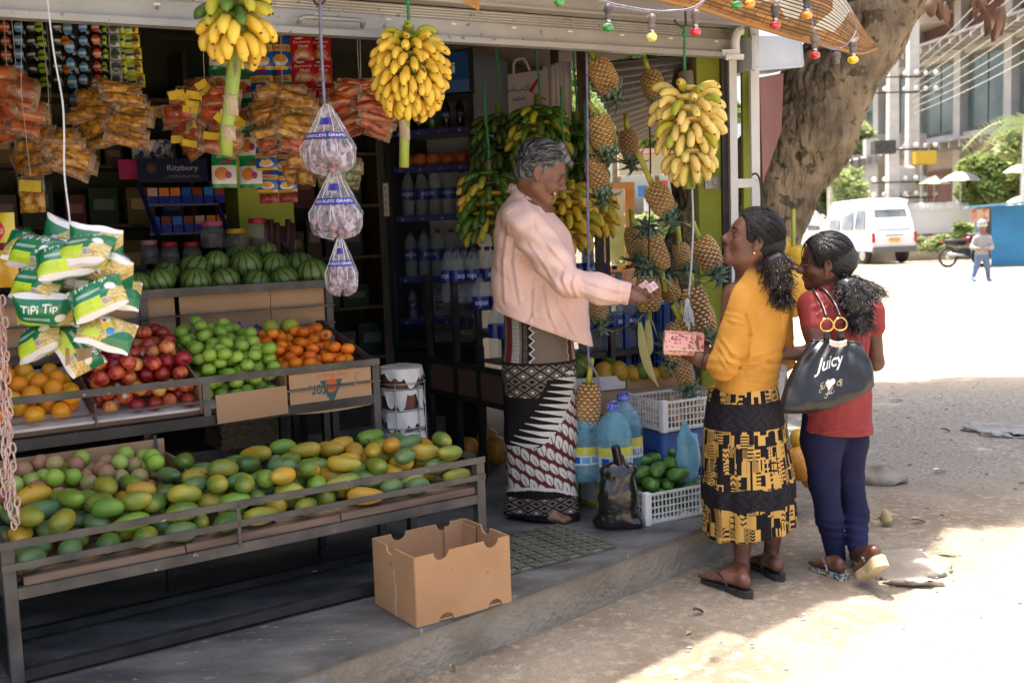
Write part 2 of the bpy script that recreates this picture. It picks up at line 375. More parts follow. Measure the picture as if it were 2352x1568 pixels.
# -------- frames of the place
RA=R_(34.6);RO=Vector((-1.534,3.009,0));Ra=Vector((math.cos(RA),math.sin(RA),0));Rn=Vector((-math.sin(RA),math.cos(RA),0))
def RP(s,w,z):return RO+Ra*s+Rn*w+Vector((0,0,z))
def rs_at(u,w):
 """distance along the racks where the photo column u meets the upright plane w metres behind the first rack"""
 k=ray(u,900);k=k.x/k.y;b=RO+Rn*w;return(k*b.y-b.x)/(Ra.x-k*Ra.y)
SA=R_(42.65);SO=Vector((-.5765,3.1304,0));Sa=Vector((math.cos(SA),math.sin(SA),0));Sn=Vector((-math.sin(SA),math.cos(SA),0))
def SP(s,w,z):return SO+Sa*s+Sn*w+Vector((0,0,z))
HP=.17
C_=lin
m_dirt_img=None
def ground_mat():
 m=bpy.data.materials.new('trodden_earth');m.use_nodes=True;N=m.node_tree.nodes;L=m.node_tree.links;b=N['Principled BSDF']
 tc=N.new('ShaderNodeTexCoord');P=tc.outputs['Object']
 def nz(s,d=6,dist=0.,r=.55):
  n=N.new('ShaderNodeTexNoise');n.inputs['Scale'].default_value=s;n.inputs['Detail'].default_value=d;n.inputs['Distortion'].default_value=dist;n.inputs['Roughness'].default_value=r;L.new(P,n.inputs[0]);return n.outputs[0]
 def rng_(x,a,c):
  r=N.new('ShaderNodeMapRange');r.inputs[1].default_value=a;r.inputs[2].default_value=c;L.new(x,r.inputs[0]);return r.outputs[0]
 def mix(f,a,c):
  x=N.new('ShaderNodeMix');x.data_type='RGBA';L.new(f,x.inputs[0])
  for s_,v in((6,a),(7,c)):
   if isinstance(v,tuple):x.inputs[s_].default_value=(*v,1)
   else:L.new(v,x.inputs[s_])
  return x.outputs[2]
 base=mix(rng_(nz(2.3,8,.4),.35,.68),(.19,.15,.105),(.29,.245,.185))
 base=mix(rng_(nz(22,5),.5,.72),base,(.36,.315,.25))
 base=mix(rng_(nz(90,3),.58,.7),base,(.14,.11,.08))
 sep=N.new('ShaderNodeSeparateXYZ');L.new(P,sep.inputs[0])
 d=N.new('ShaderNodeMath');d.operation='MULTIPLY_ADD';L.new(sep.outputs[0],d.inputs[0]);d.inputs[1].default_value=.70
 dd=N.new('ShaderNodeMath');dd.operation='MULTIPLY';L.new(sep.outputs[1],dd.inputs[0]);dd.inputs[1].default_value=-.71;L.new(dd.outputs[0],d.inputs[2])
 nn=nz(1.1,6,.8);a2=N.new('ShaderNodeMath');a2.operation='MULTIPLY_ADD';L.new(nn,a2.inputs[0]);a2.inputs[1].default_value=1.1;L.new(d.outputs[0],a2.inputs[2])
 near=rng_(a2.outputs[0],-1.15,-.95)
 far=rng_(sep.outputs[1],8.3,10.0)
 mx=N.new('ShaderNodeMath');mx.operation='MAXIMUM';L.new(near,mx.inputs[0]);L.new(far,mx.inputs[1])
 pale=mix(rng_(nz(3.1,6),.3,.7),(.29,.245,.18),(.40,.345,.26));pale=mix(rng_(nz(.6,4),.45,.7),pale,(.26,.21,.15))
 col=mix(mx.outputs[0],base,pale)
 g1=N.new('ShaderNodeMath');g1.operation='ADD';L.new(sep.outputs[1],g1.inputs[0]);L.new(nz(.9,5),g1.inputs[1])
 gl=rng_(g1.outputs[0],6.0,6.5);
 inv=N.new('ShaderNodeMath');inv.operation='SUBTRACT';inv.inputs[0].default_value=1;L.new(rng_(sep.outputs[1],8.6,9.6),inv.inputs[1])
 gm=N.new('ShaderNodeMath');gm.operation='MULTIPLY';L.new(gl,gm.inputs[0]);L.new(inv.outputs[0],gm.inputs[1])
 grav=mix(rng_(nz(45,4),.4,.65),(.21,.18,.145),(.36,.325,.275))
 col=mix(gm.outputs[0],col,grav)
 vo=N.new('ShaderNodeTexVoronoi');vo.inputs['Scale'].default_value=26;L.new(P,vo.inputs[0])
 st=rng_(vo.outputs['Distance'],.28,.16);sm=N.new('ShaderNodeMath');sm.operation='MULTIPLY';L.new(st,sm.inputs[0]);L.new(rng_(nz(5,3),.56,.62),sm.inputs[1])
 col=mix(sm.outputs[0],col,(.34,.315,.27))
 L.new(col,b.inputs['Base Color']);b.inputs['Roughness'].default_value=.9;b.inputs['Specular IOR Level'].default_value=.25
 bp=N.new('ShaderNodeBump');bp.inputs['Distance'].default_value=.02;bp.inputs['Strength'].default_value=.8
 h=N.new('ShaderNodeMath');h.operation='MULTIPLY_ADD';L.new(nz(14,9,.2,.7),h.inputs[0]);h.inputs[1].default_value=1.;L.new(sm.outputs[0],h.inputs[2])
 L.new(h.outputs[0],bp.inputs['Height']);L.new(bp.outputs[0],b.inputs['Normal'])
 return m
def axis(lo,hi,near_lo,near_hi,h):
 a=list(np.arange(near_lo,near_hi,h));st=h;x=near_hi
 while x<hi:a.append(x);st*=1.35;x+=st
 a.append(hi);st=h;x=near_lo
 b=[]
 while x>lo:st*=1.35;x-=st;b.append(max(x,lo))
 return np.array(sorted(set(b+a)))
gx=axis(-150,220,-1,5,.06);gy=axis(-60,300,2.4,8.5,.06)
GX,GY=np.meshgrid(gx,gy)
GZ=.012*sine_noise(GX,GY,0*GX,.7,3)+.006*sine_noise(GX,GY,0*GX,2.6,4,7)+.003*sine_noise(GX,GY,0*GX,7,5,7)
wgt=np.clip((GX+1)/1,0,1)*np.clip((8.5-GY)/2,0,1)*np.clip((5-GX)/1,0,1);GZ=GZ*wgt-.012
def gz(x,y):
 i=min(max(np.searchsorted(gx,x),0),len(gx)-1);j=min(max(np.searchsorted(gy,y),0),len(gy)-1);return float(GZ[j,i])
V=np.stack([GX,GY,GZ],-1).reshape(-1,3);nx=len(gx)
I=np.arange(len(gy)*nx).reshape(len(gy),nx);Q=np.stack([I[:-1,:-1],I[:-1,1:],I[1:,1:],I[1:,:-1]],-1).reshape(-1,4)
g=link('ground',np_mesh('ground',V,Q,ground_mat()));tag(g,kind='structure')
# -------- platform (step) and shop shell
m_cem=mat('grey_polished_cement',(.055,.056,.058),(.165,.16,.15),s=3.2,rough=.5,bump=.35,bs=30,ctr=(.32,.68),det=9,spots=((.27,.25,.22),24,.66),stretch=(1,2.2,1))
m_ris=mat('dusty_render',(.22,.18,.13),(.34,.29,.22),s=4,rough=.9,bump=1.2,bs=40,det=9,spots=((.24,.25,.24),6,.62))
mb=MB()
pts=[(-6,0),(2.55,0),(2.95,.35),(3.0,.75),(3.0,7),(-6,7)]
def SPl(s,w,z=0):p=SP(s,w,z);return(p.x,p.y,p.z)
top=[SPl(s,w)for s,w in pts]
mb.prism([(p[0],p[1])for p in top],HP-.02,HP,mi=0)
mb.prism([(p[0],p[1])for p in[SPl(-6,.012),SPl(2.54,.012),SPl(2.94,.36),SPl(2.98,.76),SPl(2.98,6.9),SPl(-6,6.9)]],-.2,HP-.02,mi=1)
o=mb.build('platform',[m_cem,m_ris]);tag(o,kind='structure')
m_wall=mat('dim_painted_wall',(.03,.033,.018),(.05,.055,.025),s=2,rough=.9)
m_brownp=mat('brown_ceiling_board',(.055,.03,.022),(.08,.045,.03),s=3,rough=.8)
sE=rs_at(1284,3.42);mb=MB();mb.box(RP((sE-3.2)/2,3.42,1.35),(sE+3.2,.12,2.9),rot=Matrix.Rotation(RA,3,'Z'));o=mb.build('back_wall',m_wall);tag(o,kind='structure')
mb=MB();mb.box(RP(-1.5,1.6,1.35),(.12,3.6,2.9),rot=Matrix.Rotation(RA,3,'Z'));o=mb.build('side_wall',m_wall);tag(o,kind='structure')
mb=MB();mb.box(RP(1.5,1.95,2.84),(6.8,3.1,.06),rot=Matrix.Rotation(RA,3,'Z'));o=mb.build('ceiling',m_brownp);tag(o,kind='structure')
mb=MB();mb.box(RP(.8,2.75,.28),(5.0,1.4,.22),rot=Matrix.Rotation(RA,3,'Z'));o=mb.build('inner_floor',m_cem);tag(o,kind='structure')
m_sheet=mat('awning_sheet',(.42,.42,.40),(.5,.5,.48),s=1,rough=.5,metal=0)
mb=MB()
for(s0,s1)in((-6,2.12),):
 mb.add([SP(s0,.02,2.78),SP(s1,.02,2.78),SP(s1,1.7,2.98),SP(s0,1.7,2.98),SP(s0,.02,2.80),SP(s1,.02,2.80),SP(s1,1.7,3.0),SP(s0,1.7,3.0)],[(0,3,2,1),(4,5,6,7),(0,1,5,4),(1,2,6,5),(2,3,7,6),(3,0,4,7)])
mb.box(RP(1.0,2.3,3.0),(7.2,2.8,.03),rot=Matrix.Rotation(RA,3,'Z'))
o=mb.build('awning',m_sheet);tag(o,'pale sheet awning reaching out over the shop step','awning')
LA=R_(33.3);LO=Vector((-1.63,3.43,2.241))
m_alu=mat('dull_aluminium',(.33,.32,.30),(.40,.385,.36),s=5,rough=.45,metal=.35,bump=.05,bs=80,spots=((.2,.16,.12),30,.66))
m_hood=mat('grey_painted_hood',(.30,.28,.255),(.36,.34,.31),s=3,rough=.5,metal=.2)
m_cream=mat('cream_sign_board',(.66,.58,.47),(.70,.62,.51),s=1.5,rough=.5)
m_white=mat('white_painted_steel',(.60,.60,.58),(.68,.67,.65),s=6,rough=.4,spots=((.3,.22,.15),40,.7))
m_lime=mat('lime_green_paint',(.33,.38,.035),(.40,.45,.05),s=2.5,rough=.6,spots=((.22,.24,.05),7,.66))
sh=thing('rolling_shutter','raised grey roller shutter with bottom rail across the shop opening','shutter',LO,LA);sh.rotation_euler=(0,-R_(1.47),LA)
x0,x1=-1.0,3.36
mb=MB();mb.box(((x0+x1)/2,.0,.012),(x1-x0,.05,.024));mb.box(((x0+x1)/2,.012,.058),(x1-x0,.02,.066));mb.build('bottom_rail',m_alu,sh)
mb=MB()
for i in range(5):mb.tube([(x0,.014,.094+i*.011),(x1,.014,.094+i*.011)],.0075,8)
mb.build('slat_roll',m_alu,sh,smooth=True)
mb=MB();mb.box(((x0+3.50)/2,-.03,.20),(3.50-x0,.10,.10));mb.box(((x0+3.50)/2,-.085,.148),(3.50-x0,.012,.012));mb.build('hood',m_hood,sh)
mb=MB();mb.tube([(1.02,-.03,.035),(1.02,-.05,.05),(1.04,-.055,.056),(1.26,-.055,.056),(1.28,-.05,.05),(1.28,-.03,.035)],.009,6);mb.build('lift_handle',m_alu,sh,smooth=True)
for i in range(14):
 mb=MB();mb.box((-.7+i*.3,-.028,.072),(.022,.006,.007));mb.build('rivet',m_white,sh)
sb=thing('sign_board','blank cream sign board along the top of the shutter','sign board',LO,LA);sb.rotation_euler=(0,-R_(1.47),LA)
mb=MB();mb.add([(x0,-.10,.252),(3.50,-.10,.25),(3.50,.05,.25),(x0,.05,.252),(x0,-.13,.72),(3.50,-.13,.72),(3.50,.05,.72),(x0,.05,.72)],[(0,3,2,1),(4,5,6,7),(0,1,5,4),(1,2,6,5),(2,3,7,6),(3,0,4,7)])
mb.build('panel',m_cream,sb)
m_dsteel=mat('dark_worn_steel',(.035,.033,.032),(.075,.068,.06),s=7,rough=.55,metal=.3)
def post(u0,u1,y,m,name,label,ztop=2.62,v=400,dep=.05,z0=HP):
 a=at(u0,v,y);b=at(u1,v,y);c=(a+b)/2;w=(b-a).length
 mb=MB();mb.box((0,dep/2,(ztop-z0)/2),(w,dep,ztop-z0));
 if w>.1:
  o=mb.mesh(name,m);ob=link(name,o,None,(c.x,c.y,z0));md=ob.modifiers.new('b','BEVEL');md.width=.008;md.segments=2
 else:ob=mb.build(name,m,None,False,(c.x,c.y,z0))
 tag(ob,label,'post');return ob
post(1603,1660,5.50,m_lime,'lime_post','thick lime green post behind the hanging yellow bananas',2.75,dep=.16)
post(1660,1677,5.33,m_dsteel,'guide_rail','dark steel shutter guide between lime post and white post',2.5)
post(1678,1695,5.28,m_white,'white_post','slim white steel post at the shutter end',2.45)
post(1708,1726,5.42,m_lime,'lime_strip_post','narrow lime green post between the two white posts',2.7)
wp=post(1727,1746,5.30,m_white,'outer_white_post','outer white steel post beside the tree trunk',2.60)
a=at(1694,421,5.31);b=at(1728,421,5.31);mb=MB();mb.box(((a+b)/2),((b-a).length,.03,.045));o=mb.build('tie_bar',m_white);tag(o,'short white bar tying the two white posts together','bracket')
mb=MB();p=at(1690,118,5.22);mb.tube(bezier([p+Vector((.04,0,.10)),p+Vector((.0,0,.11)),p+Vector((-.005,0,.05)),p+Vector((0,0,-.01))],8),.022,8);mb.box(p+Vector((-.03,-.01,-.01)),(.09,.04,.03));mb.tube([p+Vector((-.06,-.04,-.035)),p+Vector((.03,-.04,-.035))],.014,8)
o=mb.build('rail_bracket',m_white,smooth=35);tag(o,'curved white bracket holding the end of the shutter rail','bracket')
mb=MB();p=at(1640,420,5.42);mb.box(p,(.10,.03,.06));mb.tube([p+Vector((0,-.02,0)),p+Vector((0,-.035,0))],.012,8);o=mb.build('latch_plate',m_alu);tag(o,'small grey latch plate screwed to the lime post','latch')
mb=MB();mb.tube(crom([at(1727,402,5.27),at(1736,399,5.26),at(1744,410,5.26),at(1748,440,5.26),at(1749,520,5.27),at(1750,640,5.27)],5),.005,6);o=mb.build('cable',mat('black_rubber',(.02,.02,.02),rough=.6),smooth=True);tag(o,'black cable looping down beside the outer white post','cable')
mb=MB();A=at(1730,82,5.25);B=at(1836,84,5.9);Cc=at(1842,152,5.9);D=at(1730,160,5.25);n=Vector((-.35,.75,0))*.35
mb.add([A,B,Cc,D,A+n,B+n,Cc+n,D+n],[(0,3,2,1),(4,5,6,7),(0,1,5,4),(1,2,6,5),(2,3,7,6),(3,0,4,7)])
mb.bar(B,Cc,.02);mb.bar(D,Cc,.015);mb.bar(A,D,.018)
m_cab=mat('pale_blue_grey_cabinet',(.50,.53,.56),(.58,.60,.62),s=2,rough=.35,metal=.2,spots=((.3,.2,.12),14,.72))
o=mb.build('metal_cabinet',m_cab);tag(o,'pale blue grey metal cabinet fixed high on the outer post','cabinet')
mb=MB();A=at(1745,178,5.3);B=at(1800,168,5.9);mb.add([A,B,at(1795,300,5.9),at(1752,420,5.4),A+n*.1,B+n*.1,at(1795,300,5.9)+n*.1,at(1752,420,5.4)+n*.1],[(0,3,2,1),(4,5,6,7),(0,1,5,4),(1,2,6,5),(2,3,7,6),(3,0,4,7)])
o=mb.build('faded_board',mat('faded_red_board',(.16,.05,.045),(.2,.07,.06),s=3));tag(o,'faded red board between outer post and tree','board')
mb=MB();mb.box((0,0,1.17),(.33,.33,2.35));c=at(600,700,6.2);o=mb.build('lime_column',m_lime,None,False,(c.x,c.y+.1,.39),(0,0,R_(28)));tag(o,'lime green column inside the shop behind the melon rack','column')
m_dwood=mat('dark_timber',(.05,.028,.018),(.10,.06,.035),s=5,rough=.8,stretch=(4,4,.6),bump=.3,bs=30)
for(u,w_,y,lab)in((1345,26,6.6,'dark timber post left of the hanging pineapples'),(1281,18,7.4,'dark timber post beside the white cloth bags')):
 c=at(u,400,y);mb=MB();mb.box((0,0,1.3),(w_*PX(y),.08,2.6));o=mb.build('timber_post',m_dwood,None,False,(c.x,c.y,HP));tag(o,lab,'post')
c=at(1380,700,6.0);mb=MB();mb.box((0,0,.8),(.05,.05,1.6));mb.box((.05,0,.8),(.02,.04,1.6));o=mb.build('steel_stanchion',m_dsteel,None,False,(c.x,c.y,HP));tag(o,'dark steel upright beside the orange kiosk frame','post')
m_cor=mat('brown_corrugated_sheet',(.05,.034,.03),(.085,.06,.052),s=4,rough=.6,metal=.2)
mb=MB();A=at(1335,150,6.4);B=at(1660,120,6.0);C2=at(1660,222,9.2);D2=at(1440,338,9.6)
def cor(u,v):
 p=A.lerp(B,u).lerp(D2.lerp(C2,u),v);return p+Vector((0,0,.018*math.sin(v*14*2*math.pi)))
mb.grid(cor,2,168,uv=False);o=mb.build('lean_to_roof',m_cor,smooth=True);tag(o,'brown corrugated lean-to roof seen above the pineapples','roof')
def zat(u,v,w):
 s=rs_at(u,w);p=RP(s,w,0);return s,at(u,v,p.y).z
# -------- racks
m_rack=mat('worn_grey_black_paint',(.045,.041,.037),(.10,.088,.075),s=9,rough=.5,bump=.1,spots=((.42,.40,.36),26,.70))
m_rackb=mat('black_chipped_paint',(.012,.012,.013),(.03,.029,.028),s=9,rough=.45,spots=((.45,.45,.42),22,.72))
m_plank=mat('grey_brown_plank',(.13,.085,.06),(.22,.15,.11),s=6,rough=.85,stretch=(.6,6,6),bump=.5,bs=40,bst=(1,12,12))
m_card=mat('brown_cardboard',(.34,.205,.11),(.40,.25,.14),s=3,rough=.85,bump=.06,bs=30)
m_cardd=mat('cardboard_edge',(.42,.30,.19),(.25,.16,.09),s=60,rough=.9)
m_paper=mat('white_paper_liner',(.62,.60,.60),(.50,.47,.47),s=14,rough=.8)
def fbar(par,name,a,b,w,h=None,m=None):
 mb=MB();a=Vector(a);b=Vector(b);c=(a+b)/2;mb.bar(a-c,b-c,w,h);return mb.build(name,m or m_rack,par,False,c)
def rack(name,label,w0,origin=0):
 return thing(name,label,'rack',RP(0,w0,HP),RA)
MW=.56
mr=rack('mango_rack','low dark metal rack of wooden planks holding the heap of green and yellow mangoes',0)
L0,L1=-.01,1.68;H=.44
for s_,w_ in((L0,0),(L1,0),(L0,MW),(L1,MW)):fbar(mr,'leg',(s_,w_,0),(s_,w_,H),.036,.036,m_rack)
for s_ in(.62,1.25):fbar(mr,'leg',(s_,MW,0),(s_,MW,.29),.03,.03,m_rackb)
fbar(mr,'base_bar',(L0+.019,0,.03),(L1-.019,0,.03),.034,.034,m_rackb)
fbar(mr,'base_bar',(L0+.019,MW-.2,.03),(L1-.019,MW-.2,.03),.03,.03,m_rackb)
fbar(mr,'base_bar',(L0,.019,.03),(L0,MW-.019,.03),.034,.034,m_rackb)
fbar(mr,'top_rail',(L0-.02,-.02,H),(L1+.02,-.02,H),.006,.024)
fbar(mr,'middle_rail',(L0-.02,-.02,H-.068),(L1+.02,-.02,H-.068),.006,.022)
fbar(mr,'front_beam',(L0+.019,0,.285),(L1-.019,0,.285),.034,.034)
fbar(mr,'side_rail',(L1,.019,H),(L1,MW-.019,H+.01),.006,.022)
fbar(mr,'side_rail',(L0,.019,H),(L0,MW-.019,H+.01),.006,.022)
fbar(mr,'side_beam',(L1,.019,.285),(L1,MW-.019,.285),.034,.034);fbar(mr,'side_beam',(L0,.019,.285),(L0,MW-.019,.285),.034,.034)
fbar(mr,'back_beam',(L0,MW,.285),(L1,MW,.285),.03,.034)
fbar(mr,'stile',(.70,-.02,.295),(.70,-.02,H),.012,.006)
for i,(a,b)in enumerate(((.03,.52),(.525,1.08),(1.085,1.68))):
 mb=MB();mb.box((0,0,0),(b-a,.045,.026));mb.build('plank',m_plank,mr,False,((a+b)/2,.022,.316+.001*i))
for i in range(4):
 mb=MB();mb.box((0,0,0),(1.66,.115,.018));mb.build('plank',m_plank,mr,False,(.83,.11+i*.12,.311))
for i in range(2):
 mb=MB();mb.box((0,0,0),(.8,.46,.006),rot=Matrix.Rotation(R_(.4-i),3,'X'));mb.build('cardboard_liner',m_card,mr,False,(.43+i*.83,.29,.326))
pt=thing('cardboard_tray','shallow cardboard tray behind the mangoes full of passion fruit','tray',RP(.16,.505,.585),RA)
mb=MB();mb.box((0,.0,0),(.98,.25,.006),rot=Matrix.Rotation(.18,3,'X'));mb.build('tray_bottom',m_card,pt)
mb=MB();mb.box((0,.128,.09),(.98,.006,.15));mb.build('back_flap',m_card,pt)
mb=MB();mb.box((.492,.0,.04),(.006,.25,.14));mb.build('side_flap',m_card,pt)
mb=MB();mb.box((0,-.128,.0),(.98,.008,.035));mb.build('front_lip',m_rackb,pt)
WM=.645
sR,zR=zat(862,823,WM);sL=-.62
md=rack('fruit_rack','black metal middle rack with railed tray of oranges, apples and mandarins',WM)
z1=zR-HP;zb=z1-.175
for s_ in(sR,sL):
 fbar(md,'leg',(s_,0,0),(s_,0,z1),.032,.032)
 fbar(md,'leg',(s_,.54,0),(s_,.54,z1+.14),.032,.032,m_rackb)
for s_ in(.60,1.30):fbar(md,'leg',(s_,.03 if s_<1 else .4,0 if s_>1 else .35),(s_,.03 if s_<1 else .4,zb),.032,.032,m_rackb)
fbar(md,'brace',(.62,.0,zb-.03),(.60,-.12,.40),.012,.012,m_rackb)
fbar(md,'top_rail',(sL,-.02,z1-.012),(sR+.016,-.02,z1-.012),.008,.028)
fbar(md,'middle_rail',(sL,-.02,z1-.095),(sR+.016,-.02,z1-.095),.009,.009)
fbar(md,'front_beam',(sL,0,zb),(sR-.017,0,zb),.032,.04,m_rackb)
fbar(md,'side_rail',(sR,.017,z1-.012),(sR,.524,z1+.13),.008,.028);fbar(md,'side_beam',(sR,.017,zb),(sR,.524,zb+.14),.03,.03,m_rackb)
s3=rs_at(470,WM);fbar(md,'stile',(s3,-.016,zb+.021),(s3,-.016,z1-.027),.028,.01)
mb=MB();mb.box((0,0,0),(sR-sL-.05,.52,.02),rot=Matrix.Rotation(.33,3,'X'));mb.build('tray_board',m_plank,md,False,((sR+sL)/2,.275,zb+.115))
mb=MB();mb.box((0,0,0),(sR-sL-.4,.50,.004),rot=Matrix.Rotation(.33,3,'X'));mb.box((0,-.246,-.085),(sR-sL-.4,.004,.012));mb.build('paper_liner',m_paper,md,False,((sR+sL)/2-.18,.275,zb+.130))
def tz(w):return HP+zb+.125+math.tan(.33)*(w-WM-.275)+.008
bounds=[sL+.02,rs_at(219,WM),s3-.01,rs_at(662,WM),sR-.03]
for i,s_ in enumerate(bounds[1:4]):
 mb=MB();p0,p1=(0,.02,zb+.03),(0,.53,zb+.22);hgt=.085 if i==0 else .125
 mb.add([(-.004,p0[1],p0[2]),(.004,p0[1],p0[2]),(.004,p1[1],p1[2]),(-.004,p1[1],p1[2]),(-.004,p0[1],p0[2]+hgt),(.004,p0[1],p0[2]+hgt),(.004,p1[1],p1[2]+hgt),(-.004,p1[1],p1[2]+hgt)],[(0,3,2,1),(4,5,6,7),(0,1,5,4),(1,2,6,5),(2,3,7,6),(3,0,4,7)])
 mb.build('divider',m_card if i else mat('dark_card',(.12,.07,.05),(.16,.1,.07),s=4),md,False,(s_,0,0))
im=Img(512,256,(.40,.25,.135));gr=(.03,.10,.085);oc=(.50,.10,.03)
def flipd(I):I.a=I.a[::-1,::-1].copy()
im.poly([(.36,.22),(.50,.84),(.64,.22)],gr);im.poly([(.45,.22),(.50,.50),(.55,.22)],(.40,.25,.135));im.disc(.50,.36,.075,.17,oc)
im.text('itor.',.545,.30,.34,gr,wid=.22);im.text("AUSTRALIA'S BEST",.53,.82,.06,(.12,.13,.10),wid=.22);im.text('Fresh Mandarin',.30,.06,.13,(.48,.12,.04),wid=.37)
flipd(im)
for dx in np.linspace(0,1,60):
 t=dx;x=.80-.05*math.sin(t*3.1);y=.75-t*.4
xs=[(.87,.86),(.82,.88),(.80,.80),(.81,.70),(.79,.60),(.76,.56)]
for(xa,ya),(xb,yb)in zip(xs,xs[1:]):
 for t in np.linspace(0,1,20):im.disc(xa+(xb-xa)*t,ya+(yb-ya)*t,.0035,.007,(.08,.06,.05))
m_vit=mat('printed_carton',(1,1,1),.88,s=5,rough=.85,img=im.img('carton_print'))
sv0,_=zat(667,870,WM-.02);sv1,_=zat(855,870,WM-.02)
mb=MB();mb.grid(lambda u,v:((sv1-sv0)*u,0,-.165*(1-v)-.010*(1-v)*math.sin(u*3)),6,4);mb.grid(lambda u,v:((sv1-sv0)*(1-u),.004,-.165*(1-v)-.010*(1-v)*math.sin((1-u)*3)),6,4,mi=1)
o=mb.build('carton_flap',[m_vit,m_card],None,False,RP(sv0,WM-.014,HP+z1-.03),(0,0,RA));tag(o,'printed orange and green mandarin carton panel in front of the mandarins','carton panel')
sv0,zt=zat(492,880,WM-.02);sv1,_=zat(656,880,WM-.02)
mb=MB();mb.box(((sv1-sv0)/2,0,-.06),(sv1-sv0,.005,.115));o=mb.build('plain_card',m_card,None,False,RP(sv0,WM-.030,HP+z1-.072),(0,-.02,RA));tag(o,'plain brown cardboard strip in front of the green apples','cardboard')
WW=1.27
sR3,zR3=zat(765,650,WW)
wr=rack('melon_rack','dark metal rack lined with brown cardboard holding the watermelons',WW);z3=zR3-HP
for s_ in(sR3,-.75):fbar(wr,'leg',(s_,0,0),(s_,0,z3),.034,.034);fbar(wr,'leg',(s_,.5,0),(s_,.5,z3+.2),.034,.034,m_rackb)
fbar(wr,'leg',(rs_at(342,WW),-.002,z3-.36),(rs_at(342,WW),-.002,z3-.019),.034,.03)
fbar(wr,'top_beam',(-.75,-.02,z3),(sR3+.017,-.02,z3),.03,.038)
for dz in(.105,.19):fbar(wr,'rod',(-.75,-.03,z3-dz),(sR3+.017,-.03,z3-dz),.009,.009)
fbar(wr,'bottom_beam',(-.75,-.012,z3-.335),(sR3,-.012,z3-.335),.03,.07)
mb=MB();mb.box((0,0,0),(2.3,.03,.045));mb.build('plank',m_plank,wr,False,((sR3-.75)/2,-.02,z3-.245))
sj=rs_at(420,WW);sj2=rs_at(633,WW)
for a,b in((-.73,sj-.01),(sj+.012,sj2),(sj2+.004,sR3-.02)):
 mb=MB();mb.box(((a+b)/2,.006,z3-.12),(b-a,.006,.205));mb.build('cardboard_liner',m_card,wr)
mb=MB();mb.box((0,0,0),(sR3+.72,.50,.02),rot=Matrix.Rotation(.12,3,'X'));mb.build('tray_board',m_plank,wr,False,((sR3-.75)/2,.26,z3-.16))
fbar(wr,'side_beam',(sR3,.017,z3),(sR3,.483,z3+.18),.03,.03)
# -------- fruit shapes
def round_fruit(name,r,flat=.92,dim=.16,n=16,k=10,lump=0.,stem=0,seed=0):
 mb=MB();rr=random.Random(seed);ph=rr.random()*6
 prof=[]
 for i in range(k+1):
  th=math.pi*i/k;x=math.sin(th);z=-math.cos(th)*flat
  z+=dim*math.exp(-(x/.28)**2)*(1 if z<0 else-1.2);prof.append((max(x*r*(1-.06*math.cos(th)*-1*(dim>.1)),1e-4),z*r))
 o=len(mb.v)
 for i,(x,z)in enumerate(prof):
  for j in range(n):
   a=2*math.pi*j/n;q=1+lump*math.cos(5*a+ph)*(x/r)+lump*.6*math.cos(2*a+ph*2)
   mb.v.append((x*q*math.cos(a),x*q*math.sin(a),z))
 for i in range(k):
  for j in range(n):
   a=i*n+j;b=i*n+(j+1)%n;mb.f.append((a,b,b+n,a+n));mb.m.append(0)
 return mb
def mango_mb(L,r,beak,seed):
 mb=MB();n,k=14,12;rr=random.Random(seed);sk=rr.uniform(-.12,.12)
 for i in range(k+1):
  t=i/k;x=-math.cos(math.pi*t);rad=math.sin(math.pi*t)**.85*(1-beak*x*.5)*r
  cx=x*L/2;cz=-sk*r*(x*x);cy=beak*.55*r*(x**2)*(1 if x>0 else .3)
  for j in range(n):
   a=2*math.pi*j/n;mb.v.append((cx,cy+rad*math.cos(a),cz+rad*.9*math.sin(a)))
 for i in range(k):
  for j in range(n):
   a=i*n+j;b=i*n+(j+1)%n;mb.f.append((a,a+n,b+n,b));mb.m.append(0)
 return mb
def drop(n,s0,s1,w0,w1,floor,balls,cost=0.,tries=50,seed=1,placed=None,yaw=None,maxc=None):
 """rest fruit one after another on the floor and on those already lying there; balls = [(offset along the fruit, radius)]"""
 r=np.random.RandomState(seed);P=[]if placed is None else placed;out=[]
 for i in range(n):
  A=np.array(P)if P else np.zeros((0,4));best=None
  for _ in range(tries):
   y=r.uniform(0,2*math.pi)if yaw is None else r.normal(yaw[0],yaw[1]);c,s_=math.cos(y),math.sin(y)
   ex=max(abs(o*c)+q for o,q in balls);ey=max(abs(o*s_)+q for o,q in balls)
   if s1-s0<2*ex or w1-w0<2*ey:continue
   x=r.uniform(s0+ex,s1-ex);w=r.uniform(w0+ey,w1-ey);z=-1
   for o,q in balls:
    bx,bw=x+o*c,w+o*s_;z=max(z,floor(bw)+q)
    if len(A):
     d2=(A[:,0]-bx)**2+(A[:,1]-bw)**2;R2=(A[:,3]+q)**2*.93;m=d2<R2
     if m.any():z=max(z,float((A[m,2]+np.sqrt(R2[m]-d2[m])).max()))
   cst=z-cost*w
   if best is None or cst<best[0]:best=(cst,x,w,z,y)
  if best is None or(maxc is not None and best[0]>maxc):break
  _,x,w,z,y=best
  for o,q in balls:P.append((x+o*math.cos(y),w+o*math.sin(y),z,q))
  out.append((x,w,z,y))
 return out
